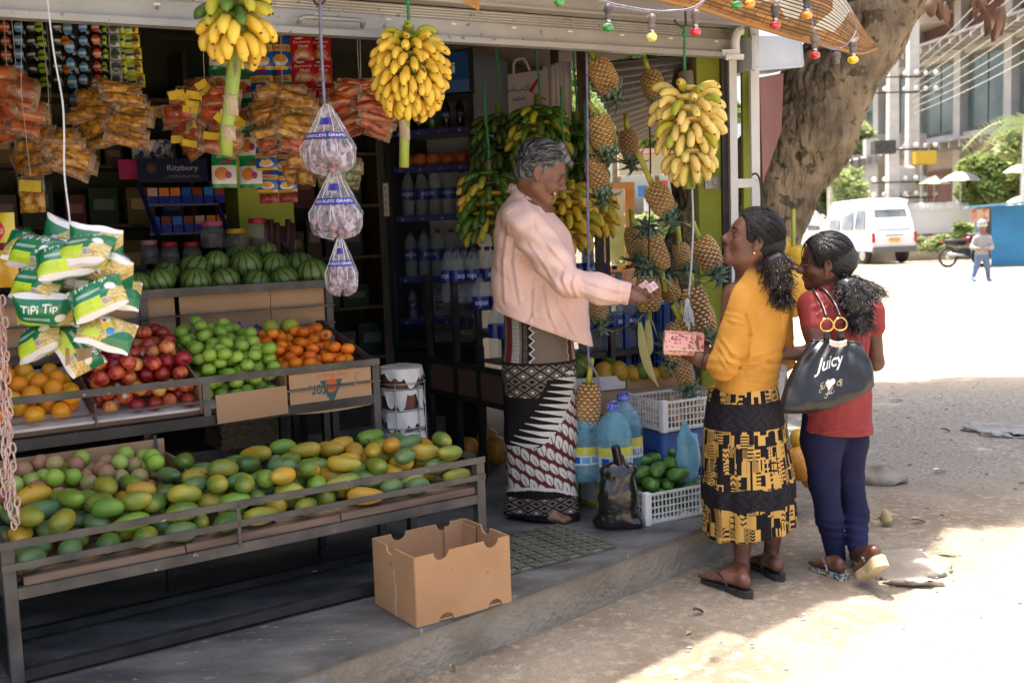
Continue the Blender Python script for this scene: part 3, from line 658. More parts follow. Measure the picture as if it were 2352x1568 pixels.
def place_fruits(lst,name,cat,group,meshes,classes,pick,where,rowd,tilt=.5,flatrot=True):
 """classes: {word: material}; labels single out a fruit by colour, row and place in the row"""
 rows={};z0=min(q[2]for q in lst)
 w0=min(q[1]for q in lst)
 for q in lst:
  rows.setdefault((int((q[1]-w0)/rowd)),[]).append(q)
 protos={}
 for ri in sorted(rows):
  for ci,(s,w,z,y)in enumerate(sorted(rows[ri])):
   k=pick(s,w);mi=rng.randrange(len(meshes));key=(k,mi)
   if key not in protos:protos[key]=meshes[mi].mesh(name,classes[k],True)
   rt=(rng.uniform(-tilt,tilt),rng.uniform(-tilt,tilt),y+RA)if not flatrot else(rng.uniform(-tilt,tilt),rng.uniform(-tilt,tilt)*.4,y+RA)
   o=link(name,protos[key],None,RP(s,w,z),rt,scale=rng.uniform(.94,1.04))
   row='front row' if ri==0 else ordw(ri)+' row back'
   tag(o,f"{k} {where}, {row}, {ordw(ci)} from left",cat,group)
# --- oranges, apples, green apples, mandarins on the middle rack
def peel(name,a,b,**k):return mat(name,a,b,s=k.get('s',5),rough=k.get('rough',.42),bump=k.get('bump',.25),bs=220,rnd=.10,spots=k.get('spots'),ctr=(.35,.7),coat=k.get('coat',0),det=3)
m_or1=peel('orange_peel',(.78,.26,.012),(.86,.36,.02));m_or2=peel('golden_orange_peel',(.82,.36,.02),(.85,.46,.04));
def redmat(name,a,b,c):
 return mat(name,a,b,s=14,rough=.3,coat=.25,stretch=(3.2,3.2,.35),ctr=(.38,.62),rnd=.12,det=6,spots=(c,5,.60))
m_ap={'deep red':redmat('deep_red_apple',(.20,.008,.012),(.34,.02,.02),(.40,.06,.03)),'crimson streaked':redmat('streaked_apple',(.36,.02,.018),(.58,.16,.05),(.34,.02,.02)),'yellow and red':redmat('yellow_red_apple',(.50,.10,.04),(.66,.38,.10),(.42,.05,.03))}
m_gr={'bright green':mat('green_apple_skin',(.20,.37,.03),(.29,.46,.06),s=6,rough=.32,coat=.2,rnd=.08,spots=((.42,.55,.20),60,.70)),'yellowish green':mat('pale_green_apple_skin',(.27,.42,.05),(.36,.50,.09),s=6,rough=.35,rnd=.07)}
m_md={'bright':mat('mandarin_skin',(.82,.20,.008),(.88,.29,.015),s=7,rough=.4,bump=.3,bs=160,rnd=.08),'deep orange':mat('deep_mandarin_skin',(.72,.13,.006),(.82,.2,.01),s=7,rough=.4,bump=.3,bs=160,rnd=.08)}
or_m=[round_fruit('o',.0365,.97,.03,seed=i,lump=.01)for i in range(2)]
ap_m=[round_fruit('a',.0312,.92,.22,seed=i,lump=.025)for i in range(3)]
ga_m=[round_fruit('g',.0302,.90,.2,seed=i+7,lump=.02)for i in range(2)]
mn_m=[round_fruit('m',.0298,.84,.08,seed=i+17,lump=.015)for i in range(2)]
wa,wb=WM+.01,WM+.50
ls=drop(84,bounds[0]+.02,bounds[1]-.008,wa,wb-.03,tz,[(0,.0362)],.26,40,3)
place_fruits(ls,'orange','orange','oranges in the left section of the middle rack',or_m,{'orange':m_or1,'golden':m_or2},lambda s,w:'orange' if rng.random()<.6 else 'golden','fruit among the loose oranges',.062,1.5)
ls=drop(132,bounds[1]+.008,bounds[2]-.008,wa,wb,tz,[(0,.0306)],.26,40,4)
place_fruits(ls,'apple','apple','red apples on the middle rack',ap_m,m_ap,lambda s,w:rng.choice(['deep red','crimson streaked','crimson streaked','deep red','yellow and red']),'apple in the apple tray',.054,.8)
apple_list=ls
ls=drop(128,bounds[2]+.008,bounds[3]-.008,wa,wb,tz,[(0,.0295)],.26,40,5)
place_fruits(ls,'green_apple','green apple','green apples on the middle rack',ga_m,m_gr,lambda s,w:rng.choice(['bright green','bright green','yellowish green']),'apple in the green apple tray',.052,.5)
ls2=drop(98,bounds[3]+.008,bounds[4],wa,wb,tz,[(0,.0288)],.26,40,6)
place_fruits(ls2,'mandarin','mandarin','mandarins on the middle rack',mn_m,m_md,lambda s,w:rng.choice(['bright','deep orange']),'mandarin in the mandarin tray',.051,.4)
def sticker(p,r,m,lab,par=None):
 d=(CAM-Vector(p)).normalized();mb=MB();mb.lathe([(.0095,-.0006),(.0097,.0004)],12);o=mb.build('fruit_sticker',m,None,True,Vector(p)+d*(r*.97));o.rotation_euler=(d+Vector((rng.uniform(-.2,.2),0,rng.uniform(-.1,.3)))).normalized().to_track_quat('Z','Y').to_euler();return o
for i,(u,v,lab)in enumerate(((620,752,'large green pomelo on the back of the mandarins, left one'),(666,748,'large yellow-green pomelo on the back of the mandarins, right one'))):
 p=at(u,v,RP(rs_at(u,WM+.47),WM+.47,0).y);mb=round_fruit('p',.043,.93,.05)
 o=link('pomelo',mb.mesh('pomelo',mat('pomelo_skin',(.22,.33,.03),(.42,.40,.06),s=7,rough=.45,bump=.2,bs=150,rnd=.05),True),None,p);tag(o,lab,'pomelo')
# --- mangoes
MG={'dark green':mat('green_mango_skin',(.05,.115,.025),(.13,.21,.035),s=9,rough=.38,rnd=.12,spots=((.30,.30,.04),8,.60),coat=.1,bump=.08,bs=60),'blue-green':mat('bluish_mango_skin',(.085,.17,.075),(.16,.25,.08),s=8,rough=.45,rnd=.10,spots=((.07,.12,.03),11,.62)),'yellow-green':mat('turning_mango_skin',(.12,.20,.032),(.38,.32,.035),s=7,rough=.38,rnd=.10,spots=((.12,.09,.03),26,.68),ctr=(.38,.62)),'golden':mat('golden_mango_skin',(.26,.26,.035),(.52,.29,.03),s=6,rough=.36,rnd=.10,spots=((.10,.06,.02),24,.66),ctr=(.3,.55)),'bright green':mat('bright_mango_skin',(.12,.25,.03),(.20,.32,.04),s=7,rough=.36,rnd=.08,spots=((.06,.10,.02),14,.64))}
mg_m=[mango_mb(.125,.0365,.30,1),mango_mb(.115,.0375,.16,2),mango_mb(.135,.0355,.38,3),mango_mb(.105,.0370,.05,4)]
mfl=lambda w:HP+.332+.05*w
P0=[]
ml=drop(125,-.03,1.69,-.012,.50,mfl,[(-.036,.027),(0,.035),(.036,.027)],-.03,45,21,P0,maxc=.585)
ml+=drop(125,.0,1.67,.03,.50,mfl,[(-.036,.027),(0,.035),(.036,.027)],.05,45,22,P0)
ml=[q for q in ml if not(q[0]<.66 and q[1]>.37)]
def pickm(s,w):
 x=rng.random();r=s/1.7
 if x<.06+.42*r*r+(.08 if w>.3 else 0):return 'golden'
 if x<.26+.50*r:return 'yellow-green'
 return rng.choice(['dark green','blue-green','bright green','blue-green','dark green'])
place_fruits(ml,'mango','mango','mangoes heaped on the low front rack',mg_m,MG,pickm,'mango in the front heap',.062,.35)
# --- passion fruit
PF={'pale green':mat('green_passion_skin',(.30,.42,.06),(.42,.52,.13),s=6,rough=.4,rnd=.08,spots=((.5,.5,.2),40,.7)),'dusky pink':mat('pink_passion_skin',(.36,.15,.10),(.46,.26,.14),s=6,rough=.45,rnd=.12,bump=.2,bs=50),'bright green':mat('bright_passion_skin',(.22,.42,.035),(.32,.50,.06),s=5,rough=.35,rnd=.06),'tan wrinkled':mat('tan_passion_skin',(.35,.27,.10),(.45,.36,.15),s=9,rough=.5,rnd=.1,bump=.6,bs=60)}
pf_m=[round_fruit('pf',.0315,1.0,.02,seed=i+3)for i in range(2)]
pfl=lambda w:.592+.18*(w-.505)
pl=drop(96,-.30,.62,.385,.625,pfl,[(0,.031)],.22,40,31)
place_fruits(pl,'passion_fruit','passion fruit','passion fruit in the cardboard tray',pf_m,PF,lambda s,w:rng.choice(['pale green','pale green','dusky pink','dusky pink','bright green','tan wrinkled']),'passion fruit in its tray',.055,1.5)
def facing(lst,n,seed,r,m,group,lab,catname):
 rr=random.Random(seed);c=sorted(lst,key=lambda q:q[1])[:len(lst)];ch=rr.sample([q for q in lst if q[2]-tz(q[1])>r*.9 or q[1]<WM+.09],n)
 for i,q in enumerate(sorted(ch)):
  o=sticker(RP(q[0],q[1],q[2]),r,m,lab);tag(o,f"{lab}, {ordw(i)} from left",catname,group)
m_stk=mat('white_sticker',(.7,.68,.66),(.45,.45,.47),s=300,rough=.4,ctr=(.45,.5));m_stb=mat('blue_sticker',(.03,.04,.32),(.3,.3,.6),s=260,rough=.4,ctr=(.55,.6))
facing(apple_list,15,5,.0312,m_stk,'round white stickers on the apples','small round white sticker on a red apple','sticker')
facing(ls2,4,6,.0298,m_stb,'blue stickers on the mandarins','small blue sticker on a mandarin','sticker')
# --- watermelons
def melon_mat():
 m=bpy.data.materials.new('striped_melon_rind');m.use_nodes=True;N=m.node_tree.nodes;L=m.node_tree.links;b=N['Principled BSDF']
 tc=N.new('ShaderNodeTexCoord');g=N.new('ShaderNodeTexGradient');g.gradient_type='RADIAL';L.new(tc.outputs['Object'],g.inputs[0])
 nz=N.new('ShaderNodeTexNoise');nz.inputs['Scale'].default_value=22;nz.inputs['Detail'].default_value=5;L.new(tc.outputs['Object'],nz.inputs[0])
 a=N.new('ShaderNodeMath');a.operation='MULTIPLY_ADD';L.new(nz.outputs[0],a.inputs[0]);a.inputs[1].default_value=.045;L.new(g.outputs[0],a.inputs[2])
 s=N.new('ShaderNodeMath');s.operation='MULTIPLY';L.new(a.outputs[0],s.inputs[0]);s.inputs[1].default_value=2*math.pi*11
 c=N.new('ShaderNodeMath');c.operation='COSINE';L.new(s.outputs[0],c.inputs[0]);r=N.new('ShaderNodeValToRGB');L.new(c.outputs[0],r.inputs[0])
 e=r.color_ramp.elements;e[0].position=.30;e[0].color=(.12,.19,.04,1);e[1].position=.86;e[1].color=(.022,.055,.014,1);q=e.new(.62);q.color=(.09,.15,.032,1)
 L.new(r.outputs[0],b.inputs['Base Color']);b.inputs['Roughness'].default_value=.4;return m
mm=melon_mat();wm=MB();wm.ell((0,0,0),(.098,.098,.088),28,16);wmm=wm.mesh('watermelon',mm,True)
WMEL=[(318,652,30,0),(245,662,30,0),(175,668,30,0),(370,645,33,0),(450,646,36,0),(517,645,34,0),(590,650,33,0),(652,642,34,0),(718,628,38,0),(450,618,38,1),(565,608,38,1),(497,600,28,1),(630,610,34,1),(690,612,36,1),(385,628,30,1),(548,588,30,2),(612,578,26,2)]
for i,(u,v,r,row)in enumerate(sorted(WMEL)):
 w=WW+.12+.14*row;p=at(u,v,RP(rs_at(u,w),w,0).y);k=r*PX(p.y)/.098
 o=link('watermelon',wmm,None,p,(rng.uniform(-.5,.5),rng.uniform(-.5,.5),rng.uniform(0,6)),k)
 tag(o,f"striped green watermelon in the {['front', 'middle', 'rear'][row]} of the melon rack, {ordw([q for q in sorted(WMEL) if q[3] == row].index((u, v, r, row)))} from left",'watermelon','watermelons on the lined rack')
m_stem=mat('dry_stem',(.16,.12,.06),(.26,.2,.1),s=20,rough=.9)
ch=thing('hanging_chain','faded pink plastic chains hanging down at the left edge','chain',at(12,560,3.0));b0=Vector(ch.location)
lk=MB();lk.tube([(.0075*math.cos(a),0,.016*math.sin(a))for a in np.linspace(0,2*math.pi,13)],.0028,5,cap=False);lkm=lk.mesh('chain_link',[mat('pink_plastic',(.50,.28,.25),(.62,.50,.44),s=30,rough=.5)],True)
for(u0,v0,u1,v1)in((-6,690,22,1200),(2,690,40,1215),(8,740,30,1225),(-10,700,12,1150)):
 a=at(u0,v0,3.0)-b0;b=at(u1,v1,3.0)-b0;n=int((b-a).length/.027)
 for i in range(n):
  p=a.lerp(b,i/n);p.x+=.006*math.sin(i*1.1+u0);link('chain_link',lkm,ch,p,(rng.uniform(-.2,.2),rng.uniform(-.15,.15),(i%2)*1.5+rng.uniform(-.3,.3)+.4))
# -------- people
def frame(f,u):
 f=Vector(f).normalized();u=Vector(u);u=(u-f*u.dot(f)).normalized();r=f.cross(u);return f,u,r
def rotm(f,r,u):return[[f.x,r.x,u.x],[f.y,r.y,u.y],[f.z,r.z,u.z]]
def add_head(S,C,f,u,k=1.,smile=False,fem=False):
 f,u,r=frame(f,u);P=lambda a,b,c:C+(f*a+r*b+u*c)*k;M=rotm(f,r,u);e=lambda c,rr,kk=.02,op='u':S.ell(P(*c),[x*k for x in rr],kk,M,op)
 e((-.012,0,.032),(.094,.074,.084));e((-.03,0,-.005),(.07,.062,.07));e((.03,0,-.022),(.058,.056,.082));e((.058,0,.02),(.032,.05,.05),.02)
 S.cone(P(.0,.035,-.062),P(.066,.006,-.097),.03*k,.018*k,.02);S.cone(P(.0,-.035,-.062),P(.066,-.006,-.097),.03*k,.018*k,.02);e((.072,0,-.096),(.017,.02,.014),.015)
 for s in(1,-1):
  e((.056,s*.038,-.028),(.026,.022,.022),.02);e((.086,s*.031,-.002),(.018,.02,.013),.012,'s');e((.069,s*.031,-.001),(.0155,.0165,.0125),.006)
  e((.100,s*.013,-.030),(.012,.009,.008),.008);S.cone(P(.083,s*.012,.020),P(.070,s*.045,.021),.009*k,.006*k,.014)
  ec=P(-.008,s*.077,-.008);S.ell(ec,[.019*k,.007*k,.031*k],.006,M);S.ell(ec+(f*.003+r*s*.007)*k,[.010*k,.006*k,.019*k],.006,M,'s');S.ell(P(.002,s*.074,-.036),[.009*k,.006*k,.010*k],.006,M)
 S.cone(P(.086,0,.014),P(.108,0,-.022),.008*k,.012*k,.014);S.ell(P(.111,0,-.026),.012*k,.01);e((.082,0,-.047),(.014,.022,.016),.012)
 if smile:
  e((.086,0,-.060),(.022,.032,.0085),.004,'s');e((.088,0,-.052),(.010,.026,.0045),.006);e((.084,0,-.0745),(.011,.024,.0065),.008)
  for s in(1,-1):e((.066,s*.036,-.040),(.022,.018,.022),.015)
 else:
  e((.092,0,-.056),(.011,.021,.0055),.005);e((.089,0,-.0665),(.011,.019,.0065),.005);e((.080,0,-.083),(.012,.02,.012),.012)
 return P,M,(f,u,r)
def hand(S,W,d,n,t,k=1.,curl=.6,spread=.012,thumb=(.5,.7)):
 """W wrist, d along the palm, n out of the back of the hand, t toward the thumb"""
 d=Vector(d).normalized();n=Vector(n);n=(n-d*n.dot(d)).normalized();t_=d.cross(n);t_=t_ if t_.dot(Vector(t))>0 else-t_
 S.cone(W,W+d*.03*k,.026*k,.030*k,.015,n,.72)
 S.cone(W+d*.03*k+t_*.012*k,W+d*.082*k+t_*.022*k,.026*k,.018*k,.012,n,.6);S.cone(W+d*.03*k-t_*.010*k,W+d*.078*k-t_*.022*k,.026*k,.017*k,.012,n,.6)
 for i,(off,L)in enumerate(((.030,.066),(.010,.074),(-.011,.068),(-.031,.054))):
  b=W+d*(.082-abs(off-.01)*.25)*k+t_*off*k;a=curl*.5;p=b;ln=[L*.45,L*.32,L*.26];dd=d+t_*(off*spread*20)
  for j,l in enumerate(ln):
   ang=a;a+=curl*.8;q=p+(dd*math.cos(ang)-n*math.sin(ang))*l*k;S.cone(p,q,(.0098-.0009*j)*k,(.0092-.001*j)*k,.003);p=q
 b=W+d*.025*k+t_*.026*k;m1=b+(d*.6+t_*.75-n*.2).normalized()*.036*k;m2=m1+(d*thumb[0]+t_*thumb[1]*.4-n*.45).normalized()*.030*k;m3=m2+(d*.8-n*.5).normalized()*.022*k
 S.cone(b,m1,.017*k,.0125*k,.01);S.cone(m1,m2,.0125*k,.0108*k,.004);S.cone(m2,m3,.0108*k,.009*k,.004)
def foot(S,heel,toe,ankle,k=1.):
 d=(toe-heel);L=d.length;d=d/L;s=d.cross(Vector((0,0,1))).normalized();up=s.cross(d)
 S.cone(ankle,heel+up*.040*k+d*.035,.027*k,.025*k,.02);S.cone(heel+up*.024*k+d*.026,heel+d*L*.45+up*.026,.0235*k,.024*k,.02);S.cone(ankle+d*.012,heel+d*L*.58+up*.026,.022*k,.021*k,.03)
 S.cone(heel+d*L*.45+up*.022,heel+d*L*.75+up*.014,.034*k,.037*k,.02,up,.5)
 for i in range(5):
  o=(i-2)*.0155*k;l=L*(1-.012*i*i if i<4 else .82);b=heel+d*L*.72+s*o+up*.014;S.cone(b,heel+d*l+s*o*1.1+up*.009,.0105*k,(.0105 if i==0 else .008)*k,.004)
def skin(name,c,c2,rough=.42):return mat(name,c,c2,s=14,rough=rough,bump=.05,bs=180,sss=.12,spec=.45,det=6)
def hairmat(name,a,b,st=(1,1,1),rough=.38,s=90):
 return mat(name,a,b,s=s,rough=rough,stretch=st,bump=.7,bs=s*1.6,bst=st,det=3,ctr=(.4,.62))
def cloth(name,c1,c2,**k):return mat(name,c1,c2,s=k.get('s',8),rough=k.get('rough',.85),bump=k.get('bump',.35),bs=k.get('bs',18),det=4,spec=.2)
def body_obj(par,name,S,mats,h,base,sm=1,mif=None,uvf=None,bnd=None):
 V,Q=S.mesh(h);V=smooth_arr(V,Q,sm)
 return link(name,np_mesh(name,V,Q,mats,base,(lambda L:uvf(L+np.array(base)))if uvf else None,True,(lambda c:mif(c+np.array(base)))if mif else None),par)
def blob(par,name,c,r,M,m,base,n=12,k=8):
 mb=MB();mb.ell(c,r,n,k,rot=Matrix(M));return mb.build(name,m,par,True,off=base)
def folds(seed,amp,f=(9,9,4),n=6,sharp=1.):
 r=np.random.RandomState(seed);D=r.normal(size=(n,3))*f;ph=r.rand(n)*6.28
 def fn(x,y,z):
  o=0;wx=x+.02*np.sin(21*z+ph[0]);wz=z+.02*np.sin(17*x+ph[1])
  for i in range(n):o=o+(1-2*np.abs(np.sin(D[i,0]*wx+D[i,1]*y+D[i,2]*wz+ph[i]))**sharp)
  return o/n*amp
 return fn
def anglefold(cx,cy,ztop,zbot,amp0,amp1,ks=((9,0.),(14,1.3),(5,2.)),base=None):
 def fn(x,y,z):
  th=np.arctan2(y-cy,x-cx);t=np.clip((ztop-z)/(ztop-zbot),0,1);o=0
  for k,p in ks:o=o+np.sin(k*th+p+1.5*t*math.sin(k))
  return-(amp0+(amp1-amp0)*t)*o/len(ks)+(base(x,y,z)if base is not None else 0)
 return fn
def cyl_uv(cx,cy,z0,z1,th0=-math.pi/2):
 """u = .5 faces direction th0; runs left to right as seen from there"""
 def fn(L):
  th=np.arctan2(L[...,1]-cy,L[...,0]-cx);u=((th-th0)/(2*np.pi)+.5)%1.;u0=u[:,:1];u=np.where(u-u0>.5,u-1,np.where(u-u0<-.5,u+1,u))
  return np.stack([u,(L[...,2]-z0)/(z1-z0)],-1)
 return fn
V3=Vector
def strands(par,P,M,B,m,target,n=520,seed=1,tmax=1.,thick=.0011,man=False):
 r=random.Random(seed);mb=MB();R=np.array([.112,.0905,.099])if not man else np.array([.106,.0875,.096]);c0=(-.014,0,.038)if not man else(-.018,0,.040)
 Mi=Matrix(M).transposed();C=P(*c0);kk=(P(1,0,0)-P(0,0,0)).length;tl=Mi@(V3(target)-C)/kk;tl=V3((tl.x/R[0],tl.y/R[1],tl.z/R[2])).normalized();cnt=0
 while cnt<n:
  d=V3((r.gauss(0,1),r.gauss(0,1),r.gauss(0,1))).normalized();q=V3((d.x*R[0],d.y*R[1],d.z*R[2]))+V3(c0)
  fx=((q.x-.122)/.094)**2+(q.y/.15)**2+((q.z+.022)/.138)**2
  if fx<1.08 or(q.x>-.02 and q.z<.03)or q.z<-.035:continue
  cnt+=1;tg=tl if not man else V3((-.75,d.y*1.2+(.3 if d.y>0 else-.3),-.45)).normalized();an=d.angle(tg);te=tmax*r.uniform(.8,1);pts=[];w=r.uniform(-.012,.012);lift=r.uniform(.0,.016 if man else .008)
  if an<.1:continue
  for k in range(10):
   t=k/9*te;e=(d*math.sin((1-t)*an)+tg*math.sin(t*an))/math.sin(an);e=(e+e.cross(tg)*w*math.sin(t*3.1)).normalized();sc=1+lift*math.sin(min(1,t*4)*1.57)
   pts.append(P(c0[0]+e.x*R[0]*sc,e.y*R[1]*sc,c0[2]+e.z*R[2]*sc))
  mb.tube(pts,thick*r.uniform(.7,1.5),3,cap=False)
 return mb.build('hair_strands',m,par,True,off=B)
black,white_=(.012,.011,.011),(.62,.60,.56)
# ---------------- printed cloths
def sarong_img():
 I=Img(1024,768,black);X=(I.X*2)%1.;T=I.Y;X=np.where(I.X<.25,I.X+.0,I.X);X=(I.X-.25)*2;X=np.where(X<0,-X,np.where(X>1,2-X,X))
 taupe=(.155,.125,.10);mar=(.125,.022,.022);wh=(.60,.57,.52)
 top=T>.745;I.mask(top,taupe)
 def vs(a,b,c):I.mask(top&(X>a)&(X<b),c)
 vs(.12,.19,mar);vs(.195,.275,(.16,.14,.12));I.mask(top&(X>.195)&(X<.275)&((X*110%1)>.45)&((T*90%1)>.3),wh);vs(.30,.37,black);I.mask(top&(X>.315)&(X<.355)&((T*120%1)>.5),(.13,.11,.10))
 zz=np.abs((T*26%1)-.5)*.10;I.mask(top&(np.abs(X-.40-zz+.025)<.008),wh);I.mask(top&(np.abs(X-.09-zz*.4)<.006),(.4,.37,.33));I.mask(top&(X>.37)&(X<.395+zz-.025-.008),black)
 vs(.80,.865,mar);I.mask(top&(np.abs(X-.785-zz*.4)<.006),(.4,.37,.33));vs(.895,.97,(.16,.14,.12));I.mask(top&(X>.895)&(X<.97)&((X*100%1)>.45),wh)
 def diam(t0,t1,rows):
  m=(T>t0)&(T<t1);h=(t1-t0)/rows;
  for sft in(0,.5):
   a=(X*6.3+sft)%1-.5;b=(((T-t0)/h+sft*1.)%1-.5);q=np.abs(a)*1.0+np.abs(b)*1.0
   I.mask(m&(q<.42),taupe);I.mask(m&(q<.20),black);row=np.floor((T-t0)/h+sft).astype(int);I.mask(m&(q<.14)&(row%2==0),wh)
 diam(.585,.735,3);diam(.03,.115,2)
 cx0=.80-.50*np.clip((.69-T)/.33,0,1)**1.3;body=((T<.36)|((X>cx0+.15)&(T<.66)))&(T>.115+.04*np.sin(X*4))
 I.mask(body,mar)
 for kx,ky,o in((0,0,0),(.5,.5,1)):
  U=X*6.2+(T*1.5)+kx+.12*np.sin(T*25);Vv=T*13-X*2.2+ky;a=(U%1-.5);b=(Vv%1-.5);sh=a+b*.28
  lens=np.abs(sh)-.25*(1-(b*2.1)**2).clip(0)**.8;in_=(np.abs(b)<.46);I.mask(body&in_&(lens<.035),(.10,.085,.07));I.mask(body&in_&(lens<-.02),wh);I.mask(body&in_&(lens<-.02)&(np.abs(sh)<.02)&(b<.1),black)
 cx=.80-.50*np.clip((.69-T)/.33,0,1)**1.3;wdt=.19*np.clip((.70-T)/.05,0,1)**.6*np.clip((T-.345)/.04,0,1)**.6
 reg=(T<.665)&(T>.36)&(X>cx-.24)&(T>.115+.04*np.sin(X*4));I.mask(reg&(X<cx+.16),black)
 st=((T*34+(X-cx)*2.2)%1);lw=.72-.60*np.clip((cx+.10-X)/.28,0,1);I.mask((X>cx-wdt)&(X<cx+wdt)&(np.abs(st-.5)<lw/2)&(T<.70)&(T>.34),wh)
 I.mask((np.abs(T-(.125+.04*np.sin(X*4)))<.007),wh);I.mask((T<.04),black)
 return I.img('sarong_print')
def skirt_img():
 I=Img(1536,768,(.52,.31,.085));X,T=I.X,I.Y;bk=(.012,.011,.014);yl=(.52,.31,.085);r=np.random.RandomState(5)
 n=50
 for i in range(n):
  for j in range(11):
   x0=i/n+r.uniform(-.006,.006);y0=j/11+r.uniform(-.02,.02);x1=x0+r.uniform(.8,1.7)/n;y1=y0+r.uniform(.7,1.4)/11;m=(X>=x0)&(X<x1)&(T>=y0)&(T<y1)
   ty=r.randint(7);fx,fy=r.choice([170,240,130]),r.choice([70,95,55])
   I.mask(m,yl if r.rand()<.55 else bk)
   if ty==0:q=np.sin(X*fx*6.28)*np.sin(T*fy*6.28+r.rand()*6)>.1
   elif ty==1:q=np.abs((X*fx*.5%1)-.5)+np.abs((T*fy*.5%1)-.5)<.34
   elif ty==2:q=np.abs(np.abs((X*fx*.4%1)-.5)*.9+(T*fy*.5)%1-.6)<.17
   elif ty==3:q=(T*fy*.55%1)>.55
   elif ty==4:q=((X*fx*.35%1)>.78)|((T*fy*.35%1)>.75)
   elif ty==5:q=(X*fx*.45%1)>.6
   else:q=((X*fx*.3%1-.5)**2+(T*fy*.33%1-.5)**2)%.12<.05
   I.mask(m&q,bk if r.rand()<.75 else yl)
 lace=((T>.735)&(T<.915))|((T>.20+.01*np.sin(X*50))&(T<.345+.01*np.sin(X*40)))
 I.mask(lace,bk);q=np.sin(X*420+3*np.sin(T*160))*np.sin(T*210+3*np.sin(X*300))>.35;I.mask(lace&q,(.035,.034,.042))
 return I.img('skirt_print')
def leopard_img():
 I=Img(512,256,(.60,.29,.235));r=np.random.RandomState(3)
 for i in range(44):
  x,y=r.rand(),r.rand();a=r.uniform(.02,.038);rx=a;ry=a*r.uniform(1.3,2.2);I.disc(x,y,rx*1.35,ry*1.3,(.03,.02,.025));I.disc(x+.3*rx,y+.3*ry,rx,ry*.95,(.55,.09,.08)if i%2 else(.60,.29,.235))
 return I.img('leopard_print')
mn=thing('person','grey-haired man in a pale pink shirt and batik sarong, smiling and handing over banknotes','person',on(1255,1195,HP));B=V3(mn.location)
S=SDF();yb=4.70
hC=at(1243,396,4.60);P,M,(hf,hu,hr)=add_head(S,hC,(.90,-.10,-.42),(.42,0,.90),1.08,smile=True)
nk=at(1213,462,4.68);S.cone(P(-.035,0,-.05),nk,.054,.058,.02);S.cone(P(-.01,0,-.07),nk+V3((.03,0,-.01)),.042,.05,.02)
S.chain([at(1214,495,yb),at(1235,610,yb),at(1238,740,yb)],[.13,.13,.13],.04,(1,0,0),.9)
S.cone(at(1208,500,4.52),at(1222,500,4.88),.06,.06,.04)
sh_,el,wr_=at(1212,515,4.50),at(1302,640,4.42),at(1443,676,4.36)
S.cone(sh_,el,.055,.042,.02);S.cone(el,wr_,.042,.027,.02)
hand(S,wr_,at(1500,682,4.34)-wr_,(-.1,.55,-.75),(0,-.3,1),1.06,.95,.004,(.75,.2))
S.chain([at(1228,760,yb-.05),at(1240,980,yb-.05),on(1240,1190,HP)+V3((0,0,.09))],[.07,.05,.04],.03)
S.chain([at(1245,760,yb+.05),at(1255,980,yb+.05),on(1250,1180,HP)+V3((0,0,.09))],[.07,.05,.04],.03)
foot(S,on(1232,1196,HP+.003),on(1314,1198,HP+.003),on(1240,1196,HP)+V3((0,0,.09)),1.05)
foot(S,on(1236,1172,HP+.003),on(1312,1170,HP+.003),on(1246,1175,HP)+V3((0,0,.09)),1.0)
sk1=skin('brown_skin',(.165,.074,.043),(.215,.10,.06));lip=mat('brown_lips',(.16,.055,.045),(.2,.075,.06),s=30,rough=.4)
def near(c,p,r):return((c-np.array(p))**2).sum(-1)<r*r
def mifm(c):return((near(c,P(.088,0,-.052),.016)|near(c,P(.086,0,-.075),.016))).astype(int)
body_obj(mn,'body',S,[sk1,lip],.0048,B,1,mifm)
m_eye=mat('eye_white',(.30,.27,.25),rough=.3);m_iris=mat('dark_iris',(.012,.008,.006),rough=.1);m_teeth=mat('worn_teeth',(.55,.47,.33),rough=.3)
mb=MB()
for i in range(7):mb.box(P(.083+.006*math.cos((i-3)*.35),(i-3)*.0075,-.0585),(.006,.0068,.0105),rot=Matrix(M))
mb.build('teeth',m_teeth,mn,off=B)
def eyes(par,P,M,B,brow,kk=1.):
 for s in(1,-1):
  blob(par,'eye',P(.0755,s*.031,-.002),(.0095*kk,.0125*kk,.0055),M,m_eye,B);blob(par,'iris',P(.0835,s*.031,-.002),(.0045,.0052,.0055),M,m_iris,B)
  mb=MB();mb.tube([P(.094,s*.016,.021),P(.0935,s*.03,.027),P(.082,s*.048,.022)],[.0035,.0045,.002],6,fl=.6);mb.build('eyebrow',brow,par,True,off=B)
hg=hairmat('greying_black_hair',(.012,.012,.013),(.16,.16,.165),(1,5,1),.42,40)
eyes(mn,P,M,B,hg)
H=SDF()
H.ell(P(-.018,0,.038),[.105,.086,.094],.02,M);H.ell(P(-.050,0,-.010),[.068,.076,.080],.02,M);H.cone(P(.035,.02,.125),P(.095,-.02,.078),.022,.012,.03);H.cone(P(.035,-.03,.125),P(.100,-.045,.072),.022,.010,.03)
H.ell(P(.115,0,-.02),[.085,.13,.092],.02,M,'s');H.ell(P(.055,0,-.09),[.09,.13,.082],.02,M,'s');H.ell(P(.052,.09,-.05),[.045,.05,.06],.01,M,'s');H.ell(P(.052,-.09,-.05),[.045,.05,.06],.01,M,'s')
for s in(1,-1):H.ell(P(-.006,s*.086,-.012),[.024,.028,.034],.008,M,'s')
def hdisp(sc_,seed,amp=.0025):
 fa,ua,ra=(np.array(v)for v in(hf,hu,hr));c=np.array(hC)
 return lambda x,y,z:amp*np.sin(150*((x-c[0])*ra[0]+(y-c[1])*ra[1]+(z-c[2])*ra[2])+60*((x-c[0])*ua[0]+(z-c[2])*ua[2])+3*np.sin(40*((x-c[0])*fa[0]+(z-c[2])*fa[2])))
